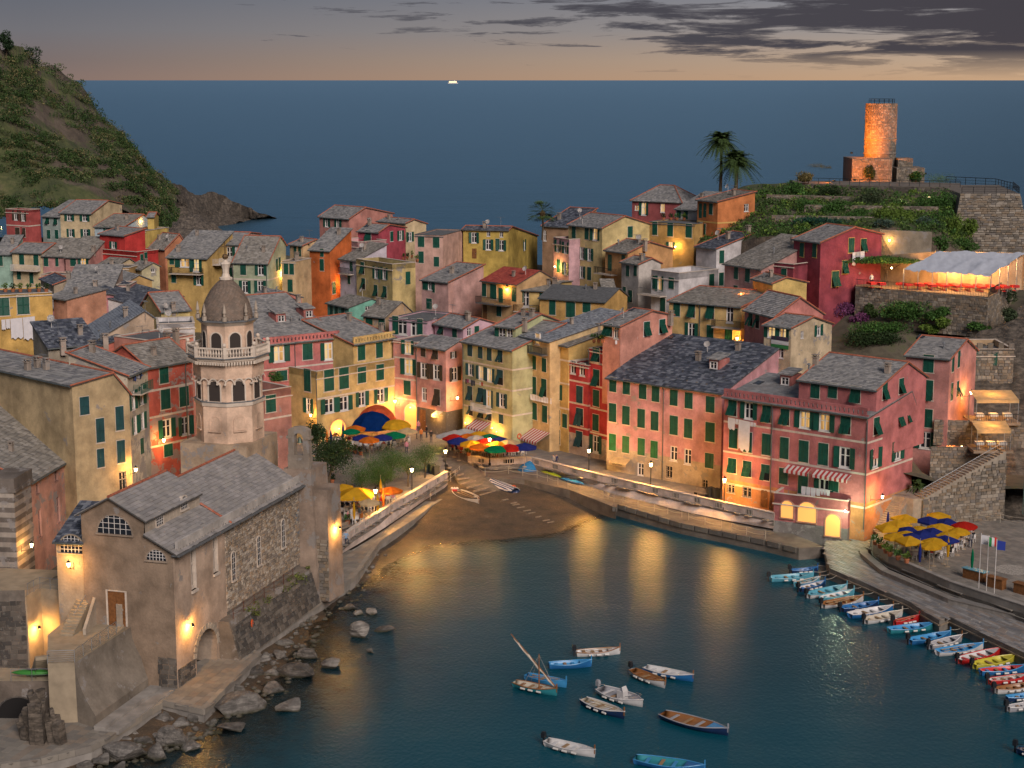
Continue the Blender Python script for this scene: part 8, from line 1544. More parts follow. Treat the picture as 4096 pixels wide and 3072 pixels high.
for c, x, y, z, n, cl in (('M5', 300, 720, 1.1, 5, 'white and red'),):
 for k in range(n): b = MB(); b.lathe([(.03, -.18), (.15, -.1), (.18, 0), (.15, .1), (.03, .18)], 9); p = PZ(c, x + k * 14, y + (k % 2) * 22, z); tag(b.build('buoy', [FEND, bpaint('red')][k % 2], None, Matrix.Translation(p + Vector((0, 0, .2)))), '%s mooring buoy heaped by the beached white boat' % ORD[k], 'buoy', 'buoys by the ramp')
for i, (c, pts, z) in enumerate((('R7', [(735, 632), (790, 580), (850, 530), (900, 488)], 1.45), ('M5', [(468, 440), (665, 560), (925, 540), (1240, 590), (1470, 660)], 1.85), ('M5', [(1580, 700), (1850, 770), (2090, 850)], 1.6), ('M8', [(90, 830), (420, 920), (600, 960), (750, 985), (905, 1020)], 1.4), ('M8', [(980, 1060), (1160, 1110), (1345, 1155)], 1.3), ('M8', [(1455, 1180), (1620, 1220), (1830, 1260)], 1.3))):
 rail('rope_rail', '%s rope rail from the ramp along the lower quay' % ORD[i], [PZ(c, x, y, z) for x, y in pts], 1.0, 2.2, 2, ROPE, r=.03, sag=.12, group='rope rails of the quay')
# cruise ship on the horizon
p = PZ('S', 1812, 340, 0); Y = 24000.; t = thing('ship', 'lit cruise ship far out on the horizon', 'ship', (PY('S', 1812, 321, Y).x, Y, 0)); b = MB(); b.box(-70, 70, -10, 10, 0, 14); b.build('hull', WHITE, t); b = MB(); b.box(-55, 50, -8, 8, 14.1, 34); b.build('superstructure', emit('ship_lights', (1, .72, .4), 1.2), t); b = MB(); b.box(15, 28, -6, 6, 34.1, 46); b.build('funnel', WHITE, t)
# ------------------------------------------------------------ trees, palms, garden and hillside planting
BARK = plain('bark', (.10, .075, .05), .9, var=.3)
def bush(name, label, c, r, n, lm, s=(.12, .28), cat='shrub', group=None, trunk=None, asp=.5, shell=.35, up=.3):
 t = thing(name, label, cat, (c[0], c[1], c[2] - r[2] if trunk is None else trunk[2]), 0, group); O = Vector(t.location); b = MB(); cl = max(3, n // 220)
 for k in range(cl):
  a = random.random() * 6.28; q = random.random() ** .5 * .62; cc = (c[0] - O.x + r[0] * q * cos(a), c[1] - O.y + r[1] * q * sin(a), c[2] - O.z + r[2] * random.uniform(-.35, .5)); f = random.uniform(.38, .62); leaves(b, n // cl, blob(cc, (r[0] * f, r[1] * f, r[2] * f), shell), s[0], s[1], up, asp)
 b.build('crown', lm, t); b = MB()
 if trunk is None: trunk = (c[0], c[1], c[2] - r[2], .08)
 p0 = Vector(trunk[:3]) - O; p1 = Vector(c) - O; b.tube([p0, p0.lerp(p1, .5) + Vector((.06, 0, 0)), p1], [trunk[3], trunk[3] * .7, trunk[3] * .35], 6)
 for k in range(4): a = k * 1.6 + .4; b.tube([p0.lerp(p1, .45 + .1 * k), p1 + Vector((r[0] * .5 * cos(a), r[1] * .5 * sin(a), r[2] * .3))], [trunk[3] * .5, .02], 5)
 b.build('trunk', BARK, t); return t
LD, LM_, LL, LTA, LY = leafmat('magnolia_leaf', (.026, .05, .016)), leafmat('garden_leaf', (.05, .12, .025)), leafmat('light_leaf', (.11, .18, .03)), leafmat('tamarisk_leaf', (.045, .10, .022)), leafmat('palm_leaf', (.05, .085, .025))
g = PZ('R7', 155, 555, 2.5); cc = PY('R7', 188, 385, g.y); bush('magnolia_tree', 'dark magnolia tree with forked trunk behind the bell cote', (cc.x, cc.y, cc.z), (2.9, 2.6, 2.7), 5200, LD, (.16, .34), 'tree', trunk=(g.x, g.y, 2.5, .2)); g2 = PZ('R7', 110, 420, 2.5); cc = PY('R7', 95, 260, g2.y - 4); bush('magnolia_tree', 'second dark evergreen rising behind the bell cote arch', (cc.x, cc.y, cc.z), (1.5, 1.5, 1.9), 2200, LD, (.16, .32), 'tree', trunk=(cc.x, cc.y, 2.5, .15))
for i, (x, y, bx, by, r, lb) in enumerate(((338, 500, 350, 580, 1.75, 'leftmost feathery tamarisk by the yellow parasols'), (440, 460, 440, 560, 1.9, 'feathery tamarisk second from the bell cote'), (515, 410, 510, 530, 1.8, 'tamarisk at the back of the row in the square'), (605, 440, 610, 560, 1.7, 'tamarisk glowing beside the parapet lamp'), (705, 390, 705, 510, 1.8, 'tamarisk next to the row of bins'), (470, 500, 480, 575, 1.3, 'low tamarisk in the middle of the row'))):
 g = PZ('R7', bx, by, 2.5); cc = PY('R7', x, y, g.y); bush('tamarisk_tree', lb, (cc.x, cc.y, cc.z), (r * 1.35, r * 1.35, r * 1.15), 5200, LTA, (.10, .26), 'tree', 'tamarisks in the square', (g.x, g.y, 2.5, .13), asp=.16, shell=.1, up=1.0)
def palm(label, crown, Y, basey, c='S', fr=34, L=2.2, rt=.18, droop=1.0, fan=False, skirt=0):
 p = PY(c, *crown, Y); zb = PY(c, crown[0], basey, Y).z; t = thing('palm_tree', label, 'palm tree', (p.x, p.y, zb)); h = p.z - zb; b = MB(); b.tube([(0, 0, 0), (.1, 0, h * .5), (0, 0, h)], [rt * 1.25, rt, rt * .9], 9); b.build('trunk', BARK, t); b = MB()
 for k in range(fr):
  a = k * 2.4; el = random.uniform(-.5, 1.25); ln = L * random.uniform(.75, 1.1); d = Vector((cos(a) * cos(el), sin(a) * cos(el), sin(el))); pts = []
  for s in range(9): u = s / 8; pts.append(Vector((0, 0, h)) + d * ln * u - Vector((0, 0, droop * ln * .55 * u * u)))
  sd = d.cross(Vector((0, 0, 1))).normalized()
  if fan:
   for q in range(-4, 5):
    e = pts[5] + (d * cos(q * .3) + sd * sin(q * .3)) * ln * .45 - Vector((0, 0, .15 * ln)); b.face([pts[5], pts[5] + (e - pts[5]) * .6 + sd * .07, e, pts[5] + (e - pts[5]) * .6 - sd * .07])
   b.face([pts[0], pts[5] + sd * .03, pts[5] - sd * .03])
  else:
   for s in range(1, 9):
    for sg in (-1, 1):
     for q in range(2):
      f = (s - 1 + q * .5) / 8; i = min(7, int(f * 8)); w = f * 8 - i; p0 = pts[i].lerp(pts[i + 1], w); tip = p0 + (sd * sg * .8 + d * .55 - Vector((0, 0, .45))).normalized() * ln * .30 * (1.15 - f); n_ = (pts[i + 1] - pts[i]).normalized() * .10; b.face([p0 - n_, p0 + n_, tip])
   b.tube(pts, [.03] * 4 + [.015] * 5, 4)
 o = b.build('fronds', LY, t)
 if skirt: b = MB(); b.lathe([(rt, h - .1), (.5, h - .5), (.42, h - 1.3), (rt, h - 1.6)], 11); b.build('dead_frond_skirt', plain('dead_frond', (.16, .10, .05), .9, var=.4, sc=5), t)
palm('tall date palm left of the castle, the higher of two', (2885, 560), 283, 800, L=3.9, fr=110, rt=.24); palm('shorter date palm with wide crown in front of the taller one', (2945, 645), 281, 800, L=4.4, fr=120, rt=.3); palm('lone fan palm against the sea beside the mustard house', (2170, 840), 283, 960, L=2.7, fr=70, fan=True, skirt=1, rt=.16)
g = PZ('R3', 1270, 1265, 5.2); palm('small cycad palm beside the rock stairs', (1265, 1195), g.y, 1265, 'R3', 26, 1.3, .16)
# shrubs named by place: crop, centre, half width px, half height px, leaf
for i, (x, y, rx, ry, lm, n, lb) in enumerate(((120, 1190, 130, 70, LM_, 1500, 'vine rows left on the castle slope'), (370, 1200, 110, 80, LM_, 1500, 'fruit tree clump beside the garden sheds'), (660, 1110, 130, 90, leafmat('olive_leaf', (.05, .075, .035)), 1800, 'grey-green olive clump under the terrace wall'), (870, 1250, 140, 80, LL, 1900, 'bright green hedge in the garden'), (1040, 1300, 110, 60, LL, 1400, 'sunlit hedge end beside the garden lamp'), (1340, 1190, 170, 140, LM_, 3000, 'large round laurel bush below the castle bastion'), (1240, 1340, 110, 80, leafmat('aloe_leaf', (.06, .10, .075)), 900, 'grey aloe clump over the concrete wall'), (820, 1360, 90, 50, leafmat('aloe_leaf', (.06, .1, .075)), 700, 'second aloe clump behind the maroon house'), (1490, 1400, 80, 110, LL, 1400, 'hanging creeper left of the bastion'), (1660, 1400, 60, 90, LL, 1100, 'hanging creeper on the bastion face'), (200, 1330, 200, 40, leafmat('net_leaf', (.015, .06, .04)), 1200, 'dark netted hedge above the maroon roof'), (1390, 920, 140, 60, LL, 1700, 'yellow-green shrub on the castle terrace'), (690, 850, 35, 70, LD, 600, 'dark yucca against the castle plinth'), (1140, 880, 70, 55, LM_, 800, 'shrub beside the ruined castle wing'), (80, 880, 90, 45, leafmat('dry_leaf', (.16, .13, .05)), 1200, 'dry shrub lit orange at the left end of the terrace'), (250, 790, 50, 25, leafmat('dry_leaf', (.16, .13, .05)), 500, 'low dry shrub behind the orange-lit railing'), (130, 775, 90, 30, leafmat('dry_leaf', (.16, .13, .05)), 700, 'orange-lit shrub at the seaward railing'), (-60, 1040, 90, 90, LM_, 1300, 'shrub below the twin palms'), (330, 1050, 110, 60, LD, 1200, 'ivy hanging over the terrace wall'), (560, 1250, 80, 60, LM_, 900, 'low garden bush beside the sheds'), (1600, 1560, 120, 60, LM_, 1000, 'creeper at the foot of the bastion'), (1380, 1550, 90, 70, LM_, 900, 'bush beside the concrete wall'))):
 p, nn = cast('R1', x, y + ry * .3); k = .4051 / FPX * p.y; bush('shrub', lb, (p.x, p.y - .3, PY('R1', x, y, p.y).z), (rx * k * 1.5, rx * k * .9, ry * k * 1.5), int(n * 1.6), lm, (.16, .4), group='castle slope planting')
for i, (x, y, rx, ry, lm, n, lb) in enumerate(((1080, 850, 260, 85, LM_, 3800, 'lemon pergola below the cliff restaurant'), (1370, 880, 120, 60, LM_, 1400, 'lemon trees at the right end of the garden pergola'), (470, 830, 150, 80, leafmat('bougainvillea', (.16, .05, .13)), 1500, 'purple bougainvillea beside the garden path'), (600, 930, 90, 60, leafmat('bougainvillea', (.16, .05, .13)), 900, 'lower bougainvillea clump by the garden path'), (800, 1030, 230, 60, LM_, 2400, 'clipped hedge above the grey roof'), (700, 1130, 230, 75, LD, 2800, 'dark magnolia bush behind the large coral house'), (1400, 970, 90, 60, LL, 1000, 'feathery bush under the terrace wall'), (1300, 1030, 120, 40, LL, 900, 'low yellow bush behind the tall pink house'), (1770, 1000, 90, 60, LM_, 900, 'bush at the corner of the stone terrace wall'), (720, 840, 70, 60, LY, 500, 'yucca rosettes beside the path'), (2050, 700, 110, 60, leafmat('olive_leaf', (.05, .075, .035)), 900, 'scrub clinging to the rock at the right edge'), (2080, 900, 90, 70, leafmat('olive_leaf', (.05, .075, .035)), 800, 'scrub lower on the rock at the right edge'), (860, 345, 340, 75, LM_, 5200, 'leafy vine pergola in front of the cliff restaurant'))):
 p, nn = cast('R2', x, y + ry * .4) if y != 345 else (PZ('R2', 860, 345, 25.6), 0); k = .4051 / FPX * p.y; bush('shrub' if y != 345 else 'vine_pergola', lb, (p.x, p.y - .3, PY('R2', x, y, p.y).z), (rx * k * 1.35, rx * k * (.75 if y != 345 else .7), ry * k * (1.4 if y != 345 else .5)), int(n * 1.5), lm, (.16, .42), group='restaurant slope planting', trunk=(p.x, p.y, p.z - (.5 if y != 345 else 3.3), .08))
# hillside scrub: one countless mass of bush clumps over the headland
def scrub(name, label, n, fn, lms, s):
 bs = [MB() for _ in lms]
 for _ in range(n):
  q = fn();
  if q is None: continue
  p, r = q; i = int(random.random() ** 1.7 * len(lms)); leaves(bs[i], 44, blob((p.x, p.y, p.z + r * .35), (r, r, r * .75), .5), s[0] * r, s[1] * r, .4, .55)
 t = thing(name, label, 'scrub'); t['kind'] = 'stuff'
 for b, m in zip(bs, lms):
  if b.v: b.build('clumps', m, t)
def hfn():
 u, v = random.random() * .95, random.random() ** .8; p = hcrv(rid, u).lerp(hcrv(bas, u), v); i = headland.data
 if fbm(p.x * .05, p.y * .05, 9, 3) < -.26 + .45 * max(0, v - .55): return None
 k = round(u * 90) + (20 + round(v * 20)) * 91; w = i.vertices[min(k, len(i.vertices) - 1)].co; return Vector((w.x + random.uniform(-1.2, 1.2), w.y + random.uniform(-1, 1), w.z)), random.uniform(.5, 1.7)
scrub('hillside_scrub', 'dense maquis scrub covering the steep headland', 5600, hfn, [leafmat('scrub_dark', (.028, .06, .016)), leafmat('scrub_mid', (.05, .09, .024)), leafmat('scrub_olive', (.085, .11, .04)), leafmat('scrub_dry', (.15, .135, .06))], (.18, .42))
def gfn():
 u, v = random.random(), random.random(); p = hcrv(GS, u).lerp(hcrv(GB, u), v); return p, random.uniform(.35, .9)
scrub('garden_undergrowth', 'low undergrowth over the castle garden slope', 1300, gfn, [leafmat('scrub_mid', (.06, .08, .02)), leafmat('garden_leaf', (.04, .085, .02)), leafmat('light_leaf', (.085, .13, .025))], (.3, .6))
for x, y, Y, h, lb in ((22, 165, 438, 6.5, 'pine tree at the top left edge of the headland'), (115, 240, 452, 8, 'pointed cypress-like pine on the headland skyline')):
 p = PY('S', x, y, Y); bush('pine_tree', lb, (p.x, p.y, p.z), (h * .42, h * .42, h * .5), 1500, leafmat('pine_needle', (.02, .045, .018)), (.3, .9), 'tree', trunk=(p.x, p.y, p.z - h, .25), asp=.3)
# ------------------------------------------------------------ right-hand rock stairs and bars, awnings, laundry, flags, street furniture
STEPM = plain('step_slabs', (.33, .28, .22), .85, var=.25)
steps('steps', 'stone steps climbing beside the coral house to the rock landing', (39.6, 177.6, 2.0), (42.7, 181.6, 5.2), 2.3, 18, STEPM, under=2); steps('steps', 'long lamplit stone staircase up the rock to the bars', (44.4, 180.4, 5.2), (54.2, 184.3, 9.6), 1.9, 26, STEPM, under=4)
flat_sheet('rock_landing', [(41.6, 181.2), (43.6, 179.6), (45.4, 179.6), (46.8, 184), (43, 186)], 5.2, STEPM, 4)
def swall(label, a, b_, zb, h, mat=STONE, size=.5, rise=0):
 a, b_ = Vector(a + (zb,)), Vector(b_ + (zb,)); t = thing('stone_wall', label, 'wall', a); e = b_ - a; L_ = e.length; e.normalize(); c, s = MB(), MB(); c.face([Vector(), e * L_, e * L_ + Vector((0, 0, h)), Vector((0, 0, h))]); stones(s, Vector(), e, Vector((0, 0, 1)), L_, h + rise - .05, size, Vector((e.y, -e.x, 0)), dep=.09, holes=[(k * L_ / 12, (k + 1) * L_ / 12, h + rise * k / 12 - .1, 99) for k in range(12)] if rise else ()); c.build('wall_core', MORTAR, t); tag(s.build('wall_stones', mat, t), kind='stuff')
swall('pale block wall under the long rock staircase', (44.6, 179.35), (54.6, 183.2), .8, 4.4, rise=4.2); swall('lamplit rubble wall below the lower bar', (46.9, 186.2), (52.5, 186.2), 5, 4.6); swall('rubble wall below the upper bar', (48, 189.6), (58, 188.2), 9, 3.0)
swall('rock-faced stone front of the battlemented house', (b_stone.Mw.translation.x + .02, b_stone.Mw.translation.y - .06), (b_stone.Mw.translation.x + b_stone.W - .02, b_stone.Mw.translation.y - .06), 9.5, b_stone.he + b_stone.Mw.translation.z - 9.6)
def bar(label, x0, y0, x1, y1, z, cz, cdep):
 t = thing('bar_terrace', label, 'bar terrace', (x0, y0, z)); W_, D = x1 - x0, cdep; b = MB(); b.box(-.3, W_ + .3, 0, D + 1, -.3, 0); b.build('deck', plain('deck', (.3, .22, .15)), t); b = MB(); b.face([(0, .1, cz), (W_, .1, cz), (W_, D, cz + .55), (0, D, cz + .55)]); b.face([(0, .1, cz), (W_, .1, cz), (W_, .1, cz - .35), (0, .1, cz - .35)]); b.build('canopy', cloth('cream'), t); b = MB()
 for x in (.05, W_ - .05):
  for y in (.15, D - .1): b.tube([(x, y, 0), (x, y, cz)], .05, 6)
 b.build('posts', STEEL, t); b = MB(); n = int(W_ / .2)
 for k in range(n): b.box(k * .2, k * .2 + .03, 0, .03, 0, .95)
 b.box(0, W_, -.01, .04, .95, 1.0); b.build('railing', IRON, t)
 for k in range(3): o = obj('cafe_table', TABLES[0]); o.location = (x0 + W_ * (k + .5) / 3, y0 + D * .5, z + .01); tag(o, '%s small table from the left on the %s' % (ORD[k], label.split(' with')[0]), 'table')
 light(t, (W_ * .5, D * .6, cz - .5), 60)
bar('upper rock bar with pale canopy', 52.2, 187.6, 57.0, 187.6, 12, 2.6, 3.4); bar('lower rock bar with pale canopy', 51.4, 183.9, 55.2, 183.9, 9.6, 2.3, 2.6)
rail('handrail', 'handrail of the long rock staircase', [(44.6, 179.5, 5.4), (54.4, 183.4, 9.8)], 1.0, 2.4, 2); rail('handrail', 'handrail of the steps beside the coral house', [(40.8, 177.0, 2.2), (43.7, 180.8, 5.4)], 1.0, 2.4, 2)
p0 = PZ('R3', 2090, 1330, 2.0); b = MB()                                  # scaffold
for x in (0, 1.6):
 for y in (0, 1.2): b.tube([(x, y, 0), (x, y, 13)], .04, 5)
for k in range(7):
 z = k * 2
 for q in (((0, 0, z), (1.6, 0, z)), ((0, 1.2, z), (1.6, 1.2, z)), ((0, 0, z), (0, 1.2, z)), ((1.6, 0, z), (1.6, 1.2, z)), ((0, 0, z), (1.6, 0, z + 2))): b.tube(q, .03, 4)
tag(b.build('scaffold', plain('scaffold_green', (.12, .20, .17), .5, .4), None, Matrix.Translation((56.2, 180.5, 3))), 'steel scaffold tower rising at the right edge', 'scaffold')
rail('rope_fence', 'rope fence along the rock behind the yellow parasols', [PZ('R4', x, y, 2.6) for x, y in ((1290, 250), (1600, 235), (1830, 250), (2212, 320))], 1.0, 3, 2, ROPE, sag=.1)
# awnings with true stripes
RW = stripes('red_white_canvas', (.38, .03, .03), (.58, .54, .50), 1.7)
def awning(c, x, y, w, out, label, mat, name='awning', drop=.3, txt=None):
 p, n = cast(c, x, y); n = Vector((n.x, n.y, 0)).normalized(); t = thing(name, label, 'awning', p, atan2(n.y, n.x) + pi / 2); dz = out * .45; b = MB(); b.face([(-w / 2, 0, 0), (w / 2, 0, 0), (w / 2, -out, -dz), (-w / 2, -out, -dz)]); k = int(w / .25)
 for i in range(k): x0, x1 = -w / 2 + w * i / k, -w / 2 + w * (i + 1) / k; b.face([(x0, -out, -dz), (x1, -out, -dz), (x1, -out - .02, -dz - drop), ((x0 + x1) / 2, -out - .02, -dz - drop - .06), (x0, -out - .02, -dz - drop)])
 b.build('canvas', mat, t); b = MB()
 for s in (-1, 1): b.tube([(s * w / 2, 0, -.5), (s * w / 2, -out, -dz)], .02, 4)
 b.build('arms', STEEL, t)
 if txt:
  cu = bpy.data.curves.new('lettering', 'FONT'); cu.body = txt; cu.size = .3; cu.align_x = 'CENTER'; cu.extrude = .004; cu.materials.append(IRON); o = bpy.data.objects.new('lettering', cu); me_ = bpy.data.meshes.new_from_object(o); bpy.data.objects.remove(o); o = obj('lettering', me_, t); o.matrix_local = Matrix.Translation((0, -out - .05, -dz - .26)) @ Matrix.Rotation(pi / 2, 4, 'X')
awning('M4', 370, 1340, 3.4, 1.7, 'red and white striped awning on the sage house', RW); awning('M4', 1000, 1440, 4.4, 2.2, 'wider red and white striped awning on the cream house', RW); awning('R3', 220, 1035, 3.0, .9, 'left half of the red-striped awning over the laundry terrace', RW); awning('R3', 520, 1085, 4.4, .9, 'long right half of the red-striped awning over the laundry terrace', RW); awning('M8', 250, 362, 2.6, 1.1, 'cream shop awning lettered GELATERIA', cloth('cream'), txt='GELATERIA'); awning('M2', 1545, 1090, 1.3, .9, 'small white shop canopy beside the steps', cloth('white'))
def laundry(c, x0, y0, x1, y1, items, label, out=.35):
 (p, n), (q, _) = cast(c, x0, y0), cast(c, x1, y1); n = Vector((n.x, n.y, 0)).normalized() * out; p, q = p + n, q + n; t = thing('washing_line', label, 'laundry', p); d = q - p; L_ = d.length; d.normalize(); b = MB(); b.tube([(0, 0, 0), d * L_], .012, 4); b.build('line', ROPE, t); u = .05
 for w, h, col in items:
  b = MB(); m = 8
  for i in range(m + 1):
   for j in range(5): f = d * (u + w * i / m) + n.normalized() * (.05 * sin(i * 2.1 + j) * (j / 4)); b.v.append((f.x, f.y, f.z - h * j / 4 * (1 - .06 * sin(i * 1.7))))
  for i in range(m):
   for j in range(4): k = i * 5 + j; b.f.append((k, k + 1, k + 6, k + 5)); b.m.append(0)
  b.build('cloth_item', plain('laundry_%d' % int(sum(col) * 100), col, .9, var=.1), t, smooth=True); u += w + .06
LW = (.62, .60, .62)
laundry('M7', 1155, 1290, 1415, 1345, [(.95, 1.3, LW), (.35, .6, LW), (1.5, 3.4, LW), (.35, .5, LW), (.3, .45, LW)], 'white sheets hanging from the coral house'); laundry('M4', 865, 1035, 1075, 1080, [(.4, .75, LW)] * 8, 'row of white laundry under the cream house windows'); laundry('M4', 190, 865, 495, 930, [(.35, .7, (.08, .05, .06)), (.4, .5, (.3, .04, .16)), (.4, .4, (.5, .5, .55)), (.5, .8, (.05, .06, .10)), (.4, .7, (.05, .06, .1)), (.9, .05, LW), (.4, .5, LW), (.4, .5, (.42, .04, .03))], 'dark and red clothes drying on the sage house'); laundry('M4', 1845, 445, 2095, 405, [(.4, .5, LW), (.9, .8, (.12, .28, .5)), (.4, .9, LW), (.5, .5, LW), (.5, .5, LW), (.5, .45, LW)], 'white and blue laundry on the salmon gable wall'); laundry('L2', 5, 75, 385, 35, [(.5, 1.3, LW), (.5, 1.2, LW), (1.5, 2.6, LW), (1.5, 2.9, LW)], 'big white sheets on the yellow house at the left edge'); laundry('R3', 300, 1185, 570, 1225, [(.55, 1.0, LW), (.5, 1.0, LW), (.6, .95, LW), (.5, .8, LW), (.3, .6, LW), (.3, .6, LW), (.4, .6, LW)], 'white towels over the quay house terrace', 1.6); laundry('R2', 500, 270, 665, 250, [(.5, 1.8, LW), (.6, .7, (.4, .4, .4)), (.7, 1.2, LW)], 'sheets drying on the maroon gable'); laundry('L2', 1395, 640, 1555, 575, [(.3, .9, (.08, .08, .14)), (.3, 1.0, (.05, .1, .3)), (.35, .8, (.3, .3, .33)), (.35, .9, (.45, .45, .5)), (.35, 1.0, (.04, .05, .09)), (.3, .8, (.1, .15, .3))], 'blue and grey clothes on the green balcony')
t = thing('banner', 'limp banner in dark, white and green bands on the worn cream house', 'banner', (0, 0, 0)); p, n = cast('M7', 1720, 470); t.location = p + n * .15; t.rotation_euler = (0, 0, atan2(n.y, n.x) + pi / 2)
for i, c_ in enumerate(((.05, .035, .06), (.5, .5, .5), (.03, .16, .05))): b = MB(); b.face([(-1.3, 0, .75 - i * .5), (1.3, 0, .75 - i * .5), (1.3, -.05, .26 - i * .5), (-1.3, .02, .26 - i * .5)]); b.build('band', plain('banner_%d' % i, c_, .9), t)
def balcony(c, x, y, w, dep, label, mat=IRON, h=.95, slab=CREAMT):
 p, n = cast(c, x, y); n = Vector((n.x, n.y, 0)).normalized(); t = thing('balcony', label, 'balcony', p, atan2(n.y, n.x) + pi / 2); b = MB(); b.box(-w / 2, w / 2, -dep, 0, -.12, 0); b.build('slab', slab, t); b = MB(); k = int(w / .13)
 for i in range(k + 1): xx = -w / 2 + w * i / k; b.box(xx - .012, xx + .012, -dep + .02, -dep + .045, 0, h)
 for s in (-1, 1):
  for i in range(int(dep / .13)): b.box(s * w / 2 - .012, s * w / 2 + .012, -dep + i * .13, -dep + i * .13 + .025, 0, h)
 b.box(-w / 2, w / 2, -dep, -dep + .06, h, h + .05); b.build('railing', mat, t)
balcony('M4', 375, 1225, 3.4, .9, 'white ironwork balcony on the sage house', WHITE); balcony('M7', 1160, 300, 4.2, 1.2, 'planted balcony on the long yellow house'); balcony('L2', 1490, 850, 3.0, 1.0, 'green ironwork balcony on the weathered house', GREEN); balcony('M3', 240, 1420, 6.2, 1.4, 'long lamplit balcony under the red tiled roof', IRON, slab=SLABD); balcony('M3', 590, 1500, 3.9, 1.2, 'lattice balcony in the middle row'); balcony('L5', 560, 640, 5.0, 1.3, 'balcony of the white house above the dome', WHITE); balcony('L1', 300, 1025, 5.4, 1.2, 'railed balcony of the cream terrace house', WHITE); balcony('L1', 2030, 1060, 5.5, 1.3, 'dark balcony of the lamplit yellow house'); balcony('M3', 1475, 1090, 4.2, 1.2, 'planted balcony of the orange-tan house'); balcony('M6', 610, 1320, 4.6, 1.4, 'steel balcony on the white house', STEEL); balcony('M1', 535, 950, 3.0, 1.0, 'dark planted balcony of the narrow white house'); balcony('M4', 1000, 590, 3.2, 1.0, 'loggia balcony on the cream house', IRON, slab=SLABD)
# pots and planters on terraces
PB = MB(); PB.lathe([(.16, 0), (.22, .3), (.2, .32)], 9); PBM = PB.mesh('pot', POT); PLM = []
for k in range(3): b = MB(); leaves(b, 60, blob((0, 0, .5), (.3, .3, .28), .1), .1, .26); PLM.append(b.mesh('foliage', [LM_, LL, LD][k]))
def plant(c, x, y, label, s=1.0): p, n = cast(c, x, y); t = thing('potted_plant', label, 'plant', p, 0, 'potted plants'); obj('pot', PBM, t, TR(sx=s)); obj('foliage', PLM[random.randrange(3)], t, TR(sx=s * 1.2))
for pl, lst in (('on the yellow house roof at the left edge', [('L1', x, 1262) for x in (60, 140, 220, 320, 420, 500)]), ('outside the yellow house', [('M2', x, y) for x, y in ((470, 1500), (545, 1530), (610, 1560), (675, 1575))]), ('on the ochre terrace under the plum house', [('M6', x, 500) for x in (700, 785, 850, 930)]), ('on the pier terrace wall', [('R4', x, y) for x, y in ((1010, 462), (1050, 490), (1095, 530), (1130, 555), (1195, 585), (1265, 608))]), ('on the stained yellow terrace', [('M1', x, y) for x, y in ((1140, 800), (1185, 790), (1235, 775), (1300, 820))]), ('beside the bell cote', [('L7', 1910, 960), ('L7', 1740, 500)]), ('on the red house balcony', [('M4', x, 470) for x in (1590, 1640, 1690)]), ('under the coloured parasols', [('M5', 480, 340), ('M5', 270, 230)])):
 for i, q in enumerate(lst): plant(*q, '%s potted plant from the left %s' % (ORD[i], pl), 1.3)
# garden on the terracotta wing, crenels, flags, bars, bins, benches
p, n = cast('L6', 1250, 700); bush('shrub', 'tangled plants on the terracotta wing terrace', (p.x, p.y + .5, p.z + .5), (2.0, 1.2, .8), 1500, LM_, (.12, .3))
for i, (x, y, h, cols, lb) in enumerate(((1848, 780, 5.0, [(.5, .5, .52)], 'flagpole with limp white flag'), (1908, 800, 5.0, [(.02, .22, .06), (.6, .6, .6), (.5, .03, .03)], 'flagpole with green white and red tricolour'), (1972, 830, 5.0, [(.02, .04, .25)], 'flagpole with dark blue flag'))):
 g = PZ('R4', x, y, 2.75); t = thing('flagpole', lb, 'flag', g); b = MB(); b.tube([(0, 0, -.6), (0, 0, h)], .035, 6); b.build('pole', WHITE, t)
 for k, c_ in enumerate(cols): w = .8 / len(cols); b = MB(); b.face([(.04 + k * w, .04 * k, h - .15), (.04 + (k + 1) * w, .04 * k + .04, h - .3), (.04 + (k + 1) * w, .04 * k + .04, h - 1.15), (.04 + k * w, .04 * k, h - 1.05)]); b.build('flag_band', plain('flag_%d%d' % (i, k), c_, .9), t)
def counter(c, x, y, w, label, top=WOOD): g = PZ(c, x, y, 2.0); t = thing('bar_counter', label, 'counter', g, -.9); b = MB(); b.box(-w / 2, w / 2, -.35, .35, 0, 1.0); b.build('body', WOOD, t); b = MB(); b.box(-w / 2 - .1, w / 2 + .1, -.45, .45, 1.0, 1.06); b.build('top', top, t)
counter('R4', 1815, 745, 2.4, 'wooden bar counter with turquoise side on the pier terrace', bpaint('aqua')); counter('R4', 1985, 810, 1.8, 'small dark wooden counter by the flagpoles'); counter('R4', 2200, 860, 1.6, 'wooden counter at the right edge of the terrace')
g = PZ('R4', 2120, 665, 2.03); b = MB(); b.lathe([(1.2, 0), (1.2, .02)], 28); b.lathe([(1.75, 0), (1.75, .015)], 28); o = b.build('pebble_mosaic', plain('pebbles', (.36, .33, .29), .9, var=.5, sc=6), terr, Matrix.Translation(g))
def bench(c, x, y, rz, label, z=2.5): g = PZ(c, x, y, z); t = thing('bench', label, 'bench', g, rz); b = MB(); [b.box(-.9, .9, -.2 + k * .13, -.1 + k * .13, .42, .46) for k in range(4)]; b.build('seat', TIMB, t); b = MB(); [b.box(-.9, .9, .3, .34, .55 + k * .13, .65 + k * .13) for k in range(3)]; b.build('backrest', TIMB, t); b = MB(); [b.box(s - .03, s + .03, -.2, .34, 0, .42) for s in (-.8, .8)]; b.build('legs', IRON, t)
bench('M8', 1115, 790, -.72, 'bench before the stone doorway of the pink house'); bench('M8', 1420, 860, -.72, 'bench beside the lamp on the promenade'); bench('M8', 1590, 900, -.72, 'bench with a newspaper below the grille window'); bench('L7', 1880, 1040, .9, 'bench beside the bell cote')
